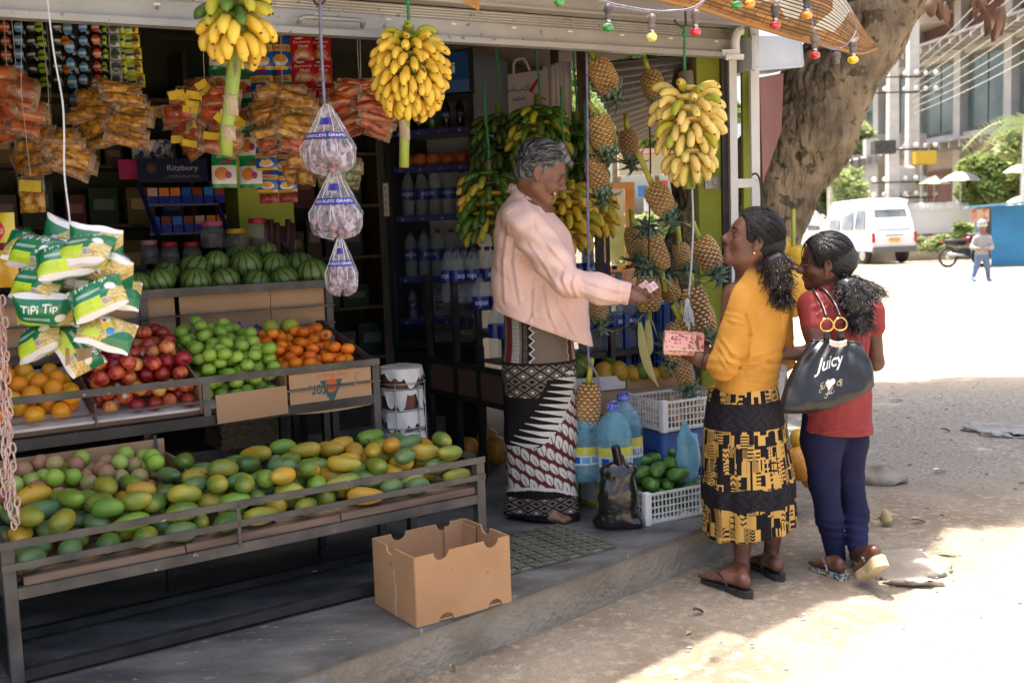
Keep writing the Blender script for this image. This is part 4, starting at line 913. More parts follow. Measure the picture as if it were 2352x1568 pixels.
H.disp=hdisp(1,1);body_obj(mn,'hair',H,hg,.004,B,1)
m_hs=mat('silver_hair_strand',(.22,.22,.23),rough=.5);m_hk=mat('dark_hair_strand',(.02,.02,.022),rough=.35)
def mstr():
 strands(mn,P,M,B,m_hk,hC,900,3,.42,.0012,True);strands(mn,P,M,B,m_hs,hC,330,4,.42,.0011,True)
mstr_later=(P,M)
S=SDF();wd=(0,1,0)
S.chain([at(1216,510,yb),at(1229,560,yb),at(1236,640,yb),at(1243,730,yb),at(1252,830,yb)],[.115,.145,.172,.182,.195],.05,(0,1,0),.95)
S.cone(at(1196,500,4.53),at(1222,494,4.88),.075,.07,.05);S.cone(at(1205,468,4.62),at(1222,470,4.80),.065,.06,.04)
S.cone(at(1188,540,4.66),at(1190,700,4.68),.09,.10,.08);S.cone(at(1290,700,4.60),at(1318,800,4.60),.10,.075,.06)
S.chain([at(1212,520,4.49),at(1262,590,4.44),at(1304,640,4.40),at(1372,664,4.375),at(1442,677,4.36)],[.082,.071,.062,.052,.045],.025)
S.cone(at(1428,675,4.363),at(1446,677.5,4.36),.0465,.046,.003)
S.ell(P(-.02,0,-.085)+V3((.02,0,-.01)),.075,.02,None,'s')
sf=folds(5,.020,(20,8,7),4,.6)
dv=np.array((at(1304,640,4.4)-at(1212,520,4.49)).normalized())
def shirt_disp(x,y,z):
 a=sf(x,y,z);tt=(x-.0)*dv[0]+z*dv[2];arm=np.exp(-((y-4.42)/.10)**2);return a*(1-.4*arm)+arm*.006*np.sin(62*(x*.75+z*.65)+5*np.sin(9*z))
crs=creases([(1.,(1190,520),(1180,600),(1195,690)),(1.,(1168,520),(1156,600),(1160,690)),(1.,(1250,655),(1262,720),(1285,770)),(1.,(1228,640),(1225,720),(1215,738)),(.8,(1280,690),(1305,740),(1325,775)),(1.,(1165,492),(1205,478)),(-.8,(1222,500),(1200,560),(1196,600))],4.60,.0075,.008)
cra=creases([(1.,(1232,520),(1268,575),(1300,612)),(1.,(1218,560),(1252,610),(1280,660)),(1.,(1296,618),(1290,640),(1305,672)),(1.,(1318,630),(1312,655),(1326,684)),(.7,(1345,645),(1400,662),(1425,668)),(.8,(1335,668),(1380,684),(1420,690)),(-.9,(1424,656),(1422,698))],4.42,.0065,.007)
S.disp=lambda x,y,z:shirt_disp(x,y,z)+crs(x,y,z)*(y>4.46)+cra(x,y,z)*(y<4.50)
pa=at(1250,752,yb);hem=(at(1345,785,yb)-at(1155,716,yb));S.cut(pa,V3((hem.z,0,-hem.x))*(1 if hem.x>0 else-1));S.cut(at(1446,677,4.36),at(1446,677,4.36)-at(1380,665,4.37))
m_sh=cloth('pale_pink_shirt',(.70,.47,.40),(.76,.53,.455),bs=14,bump=.6)
body_obj(mn,'shirt',S,m_sh,.0055,B,1)
mb=MB();cc=P(-.02,0,-.11);ring=[nk+V3((.085*math.cos(a)-.0+.005,.09*math.sin(a),.030-.042*math.cos(a)+.012))for a in np.linspace(.5,2*math.pi-.5,22)]
for i in range(len(ring)-1):
 a,b=ring[i],ring[i+1];c=(a+b)/2-nk;out=V3((c.x,c.y,0)).normalized()
 mb.add([a,b,b+out*.020-V3((0,0,.040)),a+out*.020-V3((0,0,.040)),a-out*.006,b-out*.006,b+out*.010-V3((0,0,.045)),a+out*.010-V3((0,0,.045))],[(0,1,2,3),(7,6,5,4),(0,4,5,1),(3,2,6,7)])
mb.build('collar',m_sh,mn,True,off=B)
S=SDF();c0,c1=at(1237,700,yb),at(1246,1206,4.71)
S.chain([at(1237,690,yb),at(1238,850,yb),at(1243,1000,yb),at(1246,1215,4.70)],[.160,.158,.160,.170],.05,(0,1,0),.9);S.cone(at(1300,1100,4.62),at(1318,1206,4.60),.03,.04,.05);S.cone(at(1180,1160,4.66),at(1178,1215,4.66),.04,.05,.05)
S.disp=anglefold(c0.x,yb,c0.z,.17,.003,.008,((7,.3),(11,1.3),(4,2.)))
zb_=HP+.02;S.cut(V3((0,4.65,zb_)),(-.12,0,-1));S.cut(at(1237,705,yb),(0,0,1))
body_obj(mn,'sarong',S,mat('batik_cloth',(1,1,1),.85,s=6,rough=.85,img=sarong_img(),bump=.3,bs=20,spec=.15),.006,B,1,uvf=cyl_uv(c0.x+.01,yb,.17,c0.z+.0,math.atan2(-yb,-c0.x-.0)))
P,M=mstr_later;mstr()
nt_=Img(256,128,(.62,.42,.45));nt_.rect(.04,.08,.96,.92,(.70,.52,.55));nt_.disc(.3,.5,.13,.3,(.75,.35,.15));nt_.rect(.6,.2,.9,.8,(.55,.35,.42));nt_.text('20',.66,.3,.35,(.45,.15,.2));m_note=mat('banknote',(1,1,1),.9,s=9,rough=.7,img=nt_.img('banknote_print'))
bn=thing('banknotes','two folded pinkish banknotes held in the hand of the man','banknotes',at(1488,660,4.32));b0=V3(bn.location)
for(q,nm)in(((at(1481,656,4.31),at(1502,645,4.30),at(1513,660,4.28),at(1492,674,4.29)),0),((at(1466,655,4.34),at(1484,643,4.335),at(1494,655,4.32),at(1476,664,4.33)),1)):
 mb=MB();g_=lambda u,v,q=q:(q[0].lerp(q[1],u)).lerp(q[3].lerp(q[2],u),v)+V3((0,-.006*math.sin(u*3.14),0))-b0;mb.grid(g_,6,3);mb.grid(lambda u,v:V3(g_(1-u,v))+V3((0,.0012,0)),6,3);mb.build('banknote',m_note,bn,True)
w1=thing('person','woman in a mustard top and black and yellow patterned skirt, looking up at the man','person',V3((.95,4.27,0)));B=V3(w1.location);B.z=gz(B.x,B.y);w1.location=B
wdn=V3((.62,.78,0)).normalized();fwd=V3((-.78,.62,0))
S=SDF();hC=at(1727,551,4.25);P,M,(hf,hu,hr)=add_head(S,hC,(-.93,-.06,.29),(.29,0,.95),1.04,fem=True)
nk=at(1737,640,4.30);S.cone(P(-.02,0,-.05),nk,.054,.060,.03);S.cone(P(.02,0,-.08),nk+fwd*.03,.04,.05,.03)
S.chain([at(1738,680,4.3),at(1730,830,4.3),at(1722,920,4.3)],[.125,.11,.13],.04,fwd,.7)
sh_,el,wr_=at(1690,682,4.20),at(1662,836,4.13),at(1606,826,4.19);S.cone(sh_,el,.05,.043,.02);S.cone(el,wr_,.041,.026,.02)
hand(S,wr_,at(1576,806,4.24)-wr_,(.1,-.75,-.35),(-.2,-.1,1),.98,.75,.004,(.4,.8))
sh2=at(1785,684,4.42);el2=sh2+V3((.03,.02,-.27));S.cone(nk+V3((0,0,-.03)),sh2,.05,.05,.04);S.cone(nk+V3((0,0,-.03)),sh_,.05,.05,.04);S.cone(sh2,el2,.05,.04,.02);wr2=at(1640,812,4.45);S.cone(el2,wr2,.04,.026,.02);hand(S,wr2,(-.8,0,.2),(.0,.8,.3),(0,0,1),.95,.7)
gl=lambda u,v:on(u,v,0.)
a1,a2=at(1704,1303,4.22),at(1770,1285,4.40)
S.chain([at(1700,900,4.26),at(1706,1070,4.25),at(1706,1180,4.24),a1],[.085,.056,.05,.030],.03);S.chain([at(1745,900,4.36),at(1768,1070,4.38),at(1781,1170,4.40),a2],[.085,.056,.048,.030],.03)
zg=gz(.95,4.2)
f1h,f1t=on(1722,1356,zg+.030),on(1622,1322,zg+.022);f2h,f2t=on(1794,1318,zg+.030),on(1724,1284,zg+.022)
foot(S,f1h,f1t,a1);foot(S,f2h,f2t,a2)
sk2=skin('dark_brown_skin',(.135,.056,.036),(.175,.078,.05));lip2=mat('dark_lips',(.15,.04,.038),(.18,.05,.05),s=30,rough=.35)
body_obj(w1,'body',S,[sk2,lip2],.0048,B,1,lambda c:(near(c,P(.096,0,-.061),.014)).astype(int))
hb=hairmat('glossy_black_hair',(.003,.003,.003),(.012,.011,.011),(.6,3,3),.27,60);eyes(w1,P,M,B,hb)
def fem_hair(par,P,M,B,m,tie):
 H=SDF();H.ell(P(-.014,0,.038),[.110,.088,.096],.02,M);H.ell(P(-.05,0,.0),[.075,.076,.08],.02,M)
 H.ell(P(.122,0,-.022),[.088,.15,.135],.012,M,'s');H.ell(P(.05,0,-.105),[.095,.15,.095],.015,M,'s')
 for s in(1,-1):H.ell(P(-.002,s*.088,-.016),[.020,.03,.032],.01,M,'s')
 H.cone(P(-.09,0,.0),tie,.045,.022,.04);body_obj(par,'hair',H,m,.0045,B,2);strands(par,P,M,B,m,tie)
tie=at(1776,586,4.32);fem_hair(w1,P,M,B,hb,tie)
def curls(par,name,root,blobs,n,m,B,L=(.10,.2),rad=.010,tight=38,thick=.0011,seed=1,drop=.5,fr=.25):
 """a mass of separate curly locks growing from the tie and filling the given volumes"""
 r=random.Random(seed);mb=MB()
 for i in range(n):
  c,rr=r.choice(blobs);d=V3((r.gauss(0,1),r.gauss(0,1),r.gauss(0,1))).normalized();q=V3(c)+V3((d.x*rr[0],d.y*rr[1],d.z*rr[2]))*r.uniform(.55,1.0)**.5*(1+(fr if r.random()<.25 else 0)*r.random())
  st=V3(root).lerp(V3(c),r.random()**.6)+V3((r.gauss(0,.01),r.gauss(0,.01),r.gauss(0,.01)));mid=st.lerp(q,.5)+V3((0,0,.02));en=q+V3((d.x,d.y,-.3-drop*r.random()))*r.uniform(.01,.045)
  B_=bezier([st,mid,q,en],12);ax=(en-st).normalized();u=ax.orthogonal().normalized();v=ax.cross(u);ph=r.random()*6;tw=r.uniform(.6,1.3)*tight*(en-st).length*2;ra=rad*r.uniform(.4,1.2)
  pts=[]
  for k in range(25):
   t=k/24;p=B_[min(11,int(t*12))].lerp(B_[min(12,int(t*12)+1)],t*12-int(t*12)if t<1 else 1);a=ph+tw*t;w=ra*min(1,t*3);pts.append(p+(u*math.cos(a)+v*math.sin(a))*w)
  mb.tube(pts,thick,3,cap=False)
 return mb.build(name,m,par,True,off=B)
hcurl=mat('curly_brown_black_hair',(.012,.008,.007),(.04,.024,.018),s=20,rough=.35)
px=PX(4.35);bl=[(at(1782,606,4.20),(.066,.05,.058)),(at(1786,645,4.18),(.052,.04,.05)),(at(1797,680,4.17),(.026,.025,.045))]
Hc=SDF();Hc.ell(bl[0][0],[.058,.045,.05],.02);Hc.ell(bl[1][0],[.044,.035,.042],.02);Hc.ell(bl[2][0],[.018,.018,.036],.02);Hc.cone(tie,bl[0][0],.025,.035,.02);Hc.disp=folds(8,.006,(60,60,60),5);body_obj(w1,'ponytail_core',Hc,hcurl,.006,B,1)
curls(w1,'curly_ponytail',tie,bl,900,hcurl,B,seed=3,rad=.008,thick=.0015,drop=.9)
S=SDF();S.chain([at(1738,672,4.31),at(1735,720,4.30),at(1730,780,4.30),at(1727,835,4.30),at(1716,880,4.30),at(1712,935,4.30)],[.140,.170,.156,.142,.154,.160],.05,fwd,.68)
S.cone(nk+V3((.0,0,-.02)),sh_+V3((0,0,-.015)),.056,.066,.05);S.cone(nk+V3((.0,0,-.02)),sh2+V3((0,0,-.012)),.056,.062,.05);S.cone(at(1734,690,4.30),at(1730,760,4.30),.14,.13,.05,fwd,.65)
S.cone(at(1668,735,4.36),at(1664,762,4.34),.085,.082,.05)
S.chain([sh_,at(1677,760,4.165),el],[.066,.060,.057],.03);S.cone(el,at(1632,826,4.16),.059,.047,.02);S.chain([sh2,el2],[.06,.05],.03);S.cone(el2,el2.lerp(wr2,.4),.05,.045,.02)
hemA,hemB=at(1643,908,4.3),at(1787,884,4.3);S.cut(at(1715,897,4.3),V3(((hemB-hemA).z,0,-(hemB-hemA).x))if hemB.x>hemA.x else(0,0,-1));S.cut(el.lerp(at(1632,826,4.16),.95),at(1632,826,4.16)-el)
S.ell(nk+V3((0,0,.055)),[.075,.075,.05],.015,None,'s')
fo=folds(15,.0035,(9,9,26),5);cw1=creases([(1.,(1700,716),(1712,760),(1706,820)),(1.,(1690,720),(1640,712)),(1.,(1705,830),(1760,820),(1795,830)),(1.,(1700,845),(1750,842),(1792,850)),(.8,(1710,812),(1770,800)),(1.,(1640,770),(1660,800),(1690,812)),(.9,(1636,790),(1650,818),(1680,830)),(.9,(1634,812),(1650,836)),(1.,(1660,730),(1690,736)),(.8,(1705,862),(1760,870)),(.7,(1790,700),(1798,760))],4.26,.0085,.006);zw=at(1730,835,4.3).z
S.disp=lambda x,y,z:cw1(x,y,z)+fo(x,y,z)*(.35+1.8*np.exp(-((z-zw)/.075)**2))+.0045*np.exp(-((z-zw)/.06)**2)*np.sin(150*z+30*x)
m_must=cloth('mustard_jersey',(.46,.215,.035),(.53,.26,.045),rough=.7,bump=.25,bs=25)
body_obj(w1,'top',S,m_must,.0052,B,2)
mb=MB();rg=[nk+wdn*(.074*math.cos(a))+fwd*(.062*math.sin(a))+V3((0,0,-.016-.012*math.sin(a)))for a in np.linspace(0,2*math.pi,25)];mb.tube(rg,.010,8,cap=False,fl=.7);mb.build('collar',m_must,w1,True,off=B)
mb=MB()
for q in((1631,795,4.12),(1620,741,4.3)):mb.ell(at(*q),.006,8,6)
mb.build('button',mat('chrome',(.5,.5,.5),rough=.2,metal=1),w1,True,off=B)
mb=MB();p=P(.0,.079,-.052)if(P(0,.079,0)-CAM).length<(P(0,-.079,0)-CAM).length else P(.0,-.079,-.052);mb.ell(p,.007,8,6);mb.build('earring',mat('gold',(.75,.5,.15),rough=.2,metal=1),w1,True,off=B)
mb=MB();cw=at(1620,831,4.175);dd=(wr_-el).normalized();uu=dd.orthogonal().normalized();vv=dd.cross(uu);mb.tube([cw+(uu*math.cos(a)+vv*math.sin(a))*.034 for a in np.linspace(0,6.283,17)],.003,6,cap=False);mb.build('bangle',_M['black_rubber'],w1,True,off=B)
S=SDF();yS=4.30;S.chain([at(1706,870,yS),at(1708,940,yS),at(1710,1010,yS),at(1718,1110,yS),at(1726,1250,yS)],[.150,.160,.180,.200,.222],.06,fwd,.86)
ct=at(1710,890,yS);zt_,zb_=at(1706,886,yS).z,at(1726,1212,yS).z
S.disp=anglefold(ct.x+.012,yS,zt_,zb_,.001,.016,((13,.4),(19,2.),(8,1.)))
S.cut(V3((ct.x,yS,zt_)),(0,0,1));S.cut(V3((ct.x+.03,yS,zb_)),(.09,0,-1))
body_obj(w1,'skirt',S,mat('patterned_skirt_cloth',(1,1,1),.9,s=6,rough=.85,img=skirt_img(),bump=.3,bs=20,spec=.15),.006,B,1,uvf=cyl_uv(ct.x+.012,yS,zb_,zt_,math.atan2(-yS,-ct.x)))
m_sand=mat('black_sandal',(.02,.019,.018),(.045,.04,.038),s=30,rough=.5)
def sandal(par,heel,toe,ankle,m,B,L=1.08,wedge=.018,m2=None,thong=True,name='sandal'):
 d=toe-heel;ln=d.length;d=d/ln;s=d.cross(V3((0,0,1))).normalized();up=s.cross(d);mb=MB();n=14;out=[]
 for side in(1,-1):
  for i in range(n+1):
   t=i/n if side==1 else 1-i/n;w=.026+.012*t+.004*math.sin(t*9);w*=math.sqrt(max(1-(2*t-1)**8,0));out.append(heel+d*(ln*(-.06+t*1.13))+s*w*side)
 k=len(out);hh=lambda p:up*(-.002)
 bt=lambda p:-up*(wedge+.012*max(0,1-((p-heel).dot(d)/ln)*1.6))
 mb.add([p+hh(p)for p in out]+[p+bt(p)for p in out],[tuple(range(k-1,-1,-1)),tuple(range(k,2*k))]+[(i,(i+1)%k,(i+1)%k+k,i+k)for i in range(k)]);mb.build('sole',m2 or m,par,off=B)
 mb=MB();tp=heel+d*ln*.74
 for sd in(1,-1):mb.tube(bezier([tp+up*.022,heel+d*ln*.66+s*sd*.022+up*.045,heel+d*ln*.44+s*sd*.036+up*.045,heel+d*ln*.36+s*sd*.036],8),.0065,6,fl=.5)
 mb.tube([tp+up*.022,tp+d*.012],.005,6);mb.build('strap',m,par,True,off=B)
sandal(w1,f1h,f1t,a1,m_sand,B);sandal(w1,f2h,f2t,a2,m_sand,B)
wl=thing('wallet','pink leopard print purse held open by the woman in mustard','purse',at(1568,790,4.22));b0=V3(wl.location);m_leo=mat('leopard_leather',(1,1,1),.95,s=9,rough=.35,img=leopard_img(),coat=.3)
q=(at(1529,766,4.17),at(1618,771,4.23),at(1616,806,4.19),at(1524,801,4.13));th=V3((.0,.025,.012))
def slab(mb,q,th,nu=8,nv=4,bul=.004):
 f=lambda u,v,o:(q[0].lerp(q[1],u)).lerp(q[3].lerp(q[2],u),v)-b0+(th if o else V3((0,0,0)))+V3((0,(1 if o else-1)*bul*math.sin(3.14*u)*math.sin(3.14*v),0))
 mb.grid(lambda u,v:f(u,1-v,0),nu,nv);mb.grid(lambda u,v:f(1-u,1-v,1),nu,nv);mb.grid(lambda u,v:f(u,0,1-v),nu,1);mb.grid(lambda u,v:f(u,1,v),nu,1);mb.grid(lambda u,v:f(0,u,v),nv,1);mb.grid(lambda u,v:f(1,u,v),nv,1)
mb=MB();slab(mb,q,th);mb.build('flap',m_leo,wl,40)
q2=(q[3]+V3((0,.004,-.002)),q[2]+V3((0,.004,-.002)),q[2]+V3((-.004,.01,-.024)),q[3]+V3((.004,.01,-.024)));mb=MB();slab(mb,q2,th);mb.build('pocket',m_leo,wl,40)
mb=MB();mb.bar(q[3]-b0+V3((0,-.002,0)),q[2]-b0+V3((0,-.002,0)),.004);mb.build('piping',mat('cream_piping',(.6,.5,.4)),wl)
w2=thing('person','girl in a red top and navy leggings with frizzy ponytail, carrying the black handbag','person',V3((1.40,4.45,0)));B=V3(w2.location);B.z=gz(B.x,B.y);w2.location=B
fw2=V3((-.62,.78,0)).normalized();wd2=V3((.78,.62,0))
S=SDF();hC=at(1895,603,4.45);P,M,(hf,hu,hr)=add_head(S,hC,(-.965,.24,-.06),(-.06,0,1),1.0,fem=True)
nk=at(1915,672,4.47);S.cone(P(-.02,0,-.05),nk,.047,.052,.03);S.cone(P(.01,0,-.08),nk+fw2*.03,.035,.045,.03)
sh_,el,wr_=at(1866,700,4.34),at(1882,812,4.25),at(1796,812,4.30);sh2,el2,wr2=at(2000,712,4.56),at(2011,832,4.56),at(1960,800,4.72)
S.cone(nk+V3((0,0,-.03)),sh_,.045,.048,.04);S.cone(nk+V3((0,0,-.03)),sh2,.045,.045,.04)
S.chain([at(1930,710,4.46),at(1926,830,4.46),at(1922,950,4.46)],[.12,.10,.12],.04,fw2,.7)
S.chain([sh_,at(1870,760,4.29),el],[.048,.045,.042],.02);S.cone(el,wr_,.040,.025,.02);hand(S,wr_,(-.85,.1,.15),(0,-.6,.6),(0,.4,.8),.92,.8)
S.cone(sh2,el2,.042,.037,.02);S.cone(el2,wr2,.035,.024,.02);hand(S,wr2,(-.6,.6,.0),(0,.5,.8),(0,0,1),.9,.8)
b1,b2=at(1921,1290,4.40),at(1970,1272,4.36)
S.chain([at(1893,960,4.42),at(1893,1120,4.41),b1],[.08,.05,.032],.03);S.chain([at(1948,960,4.50),at(1952,1110,4.50),b2],[.08,.05,.032],.03)
z2_=gz(1.4,4.4);g1h,g1t=on(1940,1318,z2_+.03),on(1874,1293,z2_+.024);foot(S,g1h,g1t,b1,.92)
g2t=on(1958,1352,z2_+.03);g2t=V3((g2t.x,g2t.y+.03,z2_+.028));g2h=at(1972,1300,4.25);g2h=V3((g2h.x,g2t.y-.03,.155));g2t=g2h+V3((-.025,.135,-.118));foot(S,g2h,g2t,b2,.92)
sk3=skin('deep_brown_skin',(.095,.040,.027),(.13,.058,.038),.38)
body_obj(w2,'body',S,[sk3,lip2],.0048,B,1,lambda c:(near(c,P(.096,0,-.061),.013)).astype(int));hb2=hairmat('oiled_black_hair',(.003,.003,.003),(.012,.012,.012),(.6,3,3),.24,55);eyes(w2,P,M,B,hb2)
tie=at(1934,628,4.50);fem_hair(w2,P,M,B,hb2,tie)
mb=MB();mb.tube([tie+V3((.012*math.sin(a)*.8,.024*math.cos(a),.024*math.sin(a)))for a in np.linspace(0,6.283,15)],.007,6,cap=False);mb.build('hair_tie',mat('mauve_band',(.25,.08,.12),(.4,.2,.25),s=90),w2,True,off=B)
hfz=mat('frizzy_black_hair',(.010,.009,.009),(.032,.029,.028),s=20,rough=.4);px=PX(4.5)
bl=[(at(1950,664,4.34),(.062,.05,.055)),(at(1966,696,4.33),(.078,.05,.06)),(at(1972,738,4.32),(.052,.04,.055)),(at(1998,670,4.36),(.055,.045,.045))]
Hc=SDF()
for(c,r_),k in zip(bl,(.8,.85,.8,.5)):Hc.ell(c,[x*k for x in r_],.03)
Hc.cone(tie,bl[0][0],.022,.035,.02);Hc.disp=folds(9,.008,(60,60,60),5);body_obj(w2,'ponytail_core',Hc,hfz,.006,B,1)
curls(w2,'frizzy_ponytail',tie,bl,1500,hfz,B,seed=5,rad=.006,tight=60,thick=.0011,drop=.4,fr=.5)
mb=MB();p=P(.0,.077,-.045);p2=P(0,-.077,-.045);p=p if p.y<p2.y else p2;mb.ell(p,.0065,8,6);mb.build('earring',mat('red_bead',(.6,.02,.02),rough=.2),w2,True,off=B)
S=SDF();S.chain([at(1930,700,4.46),at(1930,740,4.46),at(1928,815,4.46),at(1924,900,4.46),at(1923,1040,4.46)],[.13,.150,.132,.158,.190],.05,fw2,.74)
S.cone(nk+V3((.0,0,-.035)),sh_+V3((0,0,-.01)),.052,.058,.05);S.cone(nk+V3((0,0,-.035)),sh2+V3((0,0,-.01)),.052,.055,.05);S.cone(sh_,sh_.lerp(el,.42),.062,.061,.02);S.cone(sh2,sh2.lerp(el2,.30),.056,.056,.02)
S.cut(at(1923,990,4.46),(-.10,0,-1));S.ell(nk+V3((0,0,.035)),[.075,.07,.05],.015,None,'s')
fo2=folds(25,.004,(30,14,7),6);cg1=creases([(1.,(1890,735),(1905,700),(1925,690)),(1.,(1875,700),(1850,716)),(.9,(1868,690),(1844,698)),(.8,(1970,770),(1968,830)),(.8,(1955,780),(1950,840)),(.8,(1985,760),(1988,820)),(1.,(1850,985),(1930,975),(2010,988)),(.7,(1900,965),(1990,960))],4.42,.008,.0055);S.disp=lambda x,y,z:cg1(x,y,z)+fo2(x,y,z)*(.5+1.2*np.clip((1.0-z)*2,0,1))
body_obj(w2,'top',S,cloth('brick_red_cotton',(.215,.035,.037),(.265,.05,.05),bump=.4,bs=30),.0055,B,1)
S=SDF();S.chain([at(1900,940,4.43),at(1889,1010,4.42),at(1893,1110,4.41),at(1905,1190,4.41),b1+V3((0,0,.02))],[.105,.090,.062,.056,.041],.03);S.chain([at(1940,940,4.49),at(1950,1010,4.49),at(1951,1100,4.49),at(1966,1180,4.44),b2+V3((0,0,.03))],[.105,.082,.060,.054,.042],.02)
S.cut(b1.lerp(b2,.5)+V3((0,0,-.012)),(.2,0,-1));fo3=folds(31,.002,(12,12,30),4);zk=at(1900,1120,4.4).z
S.disp=lambda x,y,z:fo3(x,y,z)+.0022*np.sin(170*z+20*x)*(np.exp(-((z-zk)/.05)**2)*.6+np.exp(-((z-.16)/.06)**2))
body_obj(w2,'leggings',S,cloth('navy_jersey',(.010,.011,.040),(.016,.017,.055),rough=.75,bump=.15,bs=40),.005,B,1)
m_fl=mat('floral_sandal_strap',(.45,.42,.36),(.05,.08,.09),s=60,rough=.5,ctr=(.45,.55));m_wood=mat('pale_cork_sole',(.42,.32,.18),(.55,.45,.28),s=20,rough=.8)
sandal(w2,g1h,g1t,b1,m_fl,B,wedge=.022,m2=m_fl);sandal(w2,g2h,g2t,b2,m_fl,B,wedge=.036,m2=m_wood)
hbag=thing('handbag','black leather shoulder bag with white lettering and gold rings on the hip of the girl','handbag',at(1905,870,4.16));b0=V3(hbag.location)
I=Img(1024,640,(.014,.014,.015));wt=(.62,.62,.60);gd=(.50,.40,.22)
I.text('Juicy',.27,.48,.26,wt,wid=.34,rot=.18,slant=.12)
for(x0,x1)in((.27,.62),):pass
I.disc(.445,.385,.030,.045,wt);I.disc(.492,.395,.030,.045,wt);I.poly([(.418,.372),(.52,.385),(.462,.28)],wt)
rr=random.Random(2)
for i in range(16):
 cx,cy,r0=rr.uniform(.36,.58),rr.uniform(.20,.40),rr.uniform(.012,.03)
 for a in np.linspace(0,5,60):I.disc(cx+r0*math.cos(a+i)*(1-a/9),cy+r0*1.6*math.sin(a+i)*(1-a/9),.0022,.0035,gd)
m_lea=mat('black_soft_leather',(1,1,1),.97,s=8,rough=.34,img=I.img('bag_print'),coat=.12,bump=.8,bs=9,det=3);m_lea2=mat('black_leather_trim',(.013,.013,.014),(.022,.022,.024),s=20,rough=.34,coat=.1)
q=(at(1862,782,4.22),at(1974,786,4.20),at(2008,886,4.18),at(1786,945,4.13));
def bagf(u,v,o):
 e=q[0].lerp(q[1],u).lerp(q[3].lerp(q[2],u),v);sag=V3((0,0,-.045))*(math.sin(3.14*u)**.8)*v**2-V3((.035,0,0))*math.sin(3.14*v)*(1-u)*.6+V3((.02,0,0))*math.sin(3.14*v)*u;th=.062*(max(0,1-(2*u-1)**4))**.5*(.25+.75*v**.6)*max(0,1-max(0,(v-.8)/.2)**2.2)**.5
 wr=.006*math.sin(30*u+4*v+2*math.sin(5*v))*(1-v)**.6+.006*abs(math.sin(9*u-7*v+1))-.004
 return e+sag-b0+V3((0,(-1 if o==0 else 1)*(th+wr*(th>.01)),0))
mb=MB();mb.grid(lambda u,v:bagf(u,1-v,0),40,26);mb.grid(lambda u,v:bagf(1-u,1-v,1),40,26,mi=1);mb.build('bag_body',[m_lea,m_lea2],hbag,True)
mb=MB();mb.tube([V3(bagf(u,1.0,0))+V3((0,.0,.004))for u in np.linspace(.03,.97,30)],.005,6);mb.tube([V3(bagf(u,0.0,0))for u in np.linspace(.0,1,20)],.006,6);mb.build('piping',m_lea2,hbag,True)
gold=_M['gold']
for(u,v,a)in((1899,746,.16),(1930,744,.10)):
 c=at(u,v,4.16)-b0;r0=15*PX(4.16);mb=MB();mb.tube([c+V3((r0*math.cos(t),.004*math.sin(t*2),r0*math.sin(t)))for t in np.linspace(0,6.283,21)],.0035,8,cap=False);mb.build('ring',gold,hbag,True)
 mb=MB();mb.tube([c+V3((0,0,-r0)),at(u+2,v+36,4.17)-b0],[.012,.016],8,fl=.35);mb.build('ring_tab',m_lea2,hbag,True)
for(P_)in(((1899,731,4.16),(1888,700,4.22),(1872,672,4.28),(1868,664,4.36),(1885,668,4.48)),((1930,729,4.16),(1918,700,4.24),(1898,672,4.29),(1884,662,4.36),(1898,668,4.5))):
 mb=MB();mb.tube([p-b0 for p in crom([at(*p)for p in P_],5)],.0095,8,fl=.5);mb.build('strap',m_lea2,hbag,True)
mb=MB();mb.grid(lambda u,v:at(1905+40*u,778+14*v+6*math.sin(u*3),4.13-.006*math.sin(v*3.1))-b0,8,3);mb.build('silver_bow',mat('silvery_ribbon',(.45,.43,.36),(.6,.58,.5),s=30,rough=.25,metal=.5),hbag,True)
mb=MB();mb.tube([at(1800,838,4.3),at(1790,880,4.28),at(1790,925,4.27)],[.02,.022,.018],8,fl=.6);o=mb.build('rolled_paper_bag',mat('printed_white_paper',(.55,.55,.54),(.12,.12,.12),s=70,rough=.7,ctr=(.6,.66)),smooth=True);tag(o,'rolled white printed paper tucked between the woman in mustard and the handbag','paper')
# -------- bananas
def banana_mesh(name,L,r,bend,m,tipm,seed):
 rr=random.Random(seed);mb=MB();n,k=7,9;pts=[];rs=[]
 for i in range(k+1):
  t=i/k;a=(t-.5)*bend;pts.append(V3((L*t,0,-L*.5*(1-math.cos(a*1.2))*1.1)));rs.append(r*(.34+.66*min(1,t/.22))if t<.22 else r*(1 if t<.78 else 1-.62*((t-.78)/.22)**1.6))
 mb.tube(pts,rs,n);mb.m=[0]*len(mb.m)
 for j in range(n):mb.m[(k-1)*n+j]=0
 mb.tube([pts[-1],pts[-1]+V3((L*.045,0,-.0))],[r*.30,r*.22],6,mi=1)
 return mb.mesh(name,[m,tipm],True)
m_tip=mat('banana_tip',(.05,.035,.02),(.10,.07,.04),s=60,rough=.9)
def bmat(name,a,b,sp,th,c3=None):return mat(name,a,b,s=9,rough=.45,bump=.06,bs=60,rnd=.08,spots=(sp,34,th),ctr=(.35,.7),stretch=(.5,1,1))
m_by=bmat('ripe_banana_skin',(.66,.41,.030),(.78,.55,.07),(.12,.07,.02),.645);m_by2=bmat('pale_banana_skin',(.72,.52,.12),(.80,.62,.20),(.16,.11,.05),.65)
m_bg=bmat('green_banana_skin',(.06,.13,.018),(.12,.22,.025),(.05,.06,.02),.68);m_bgy=bmat('turning_banana_skin',(.26,.33,.03),(.60,.46,.04),(.10,.08,.02),.67);m_bdg=bmat('dark_green_banana_skin',(.035,.085,.012),(.07,.13,.018),(.03,.04,.01),.7)
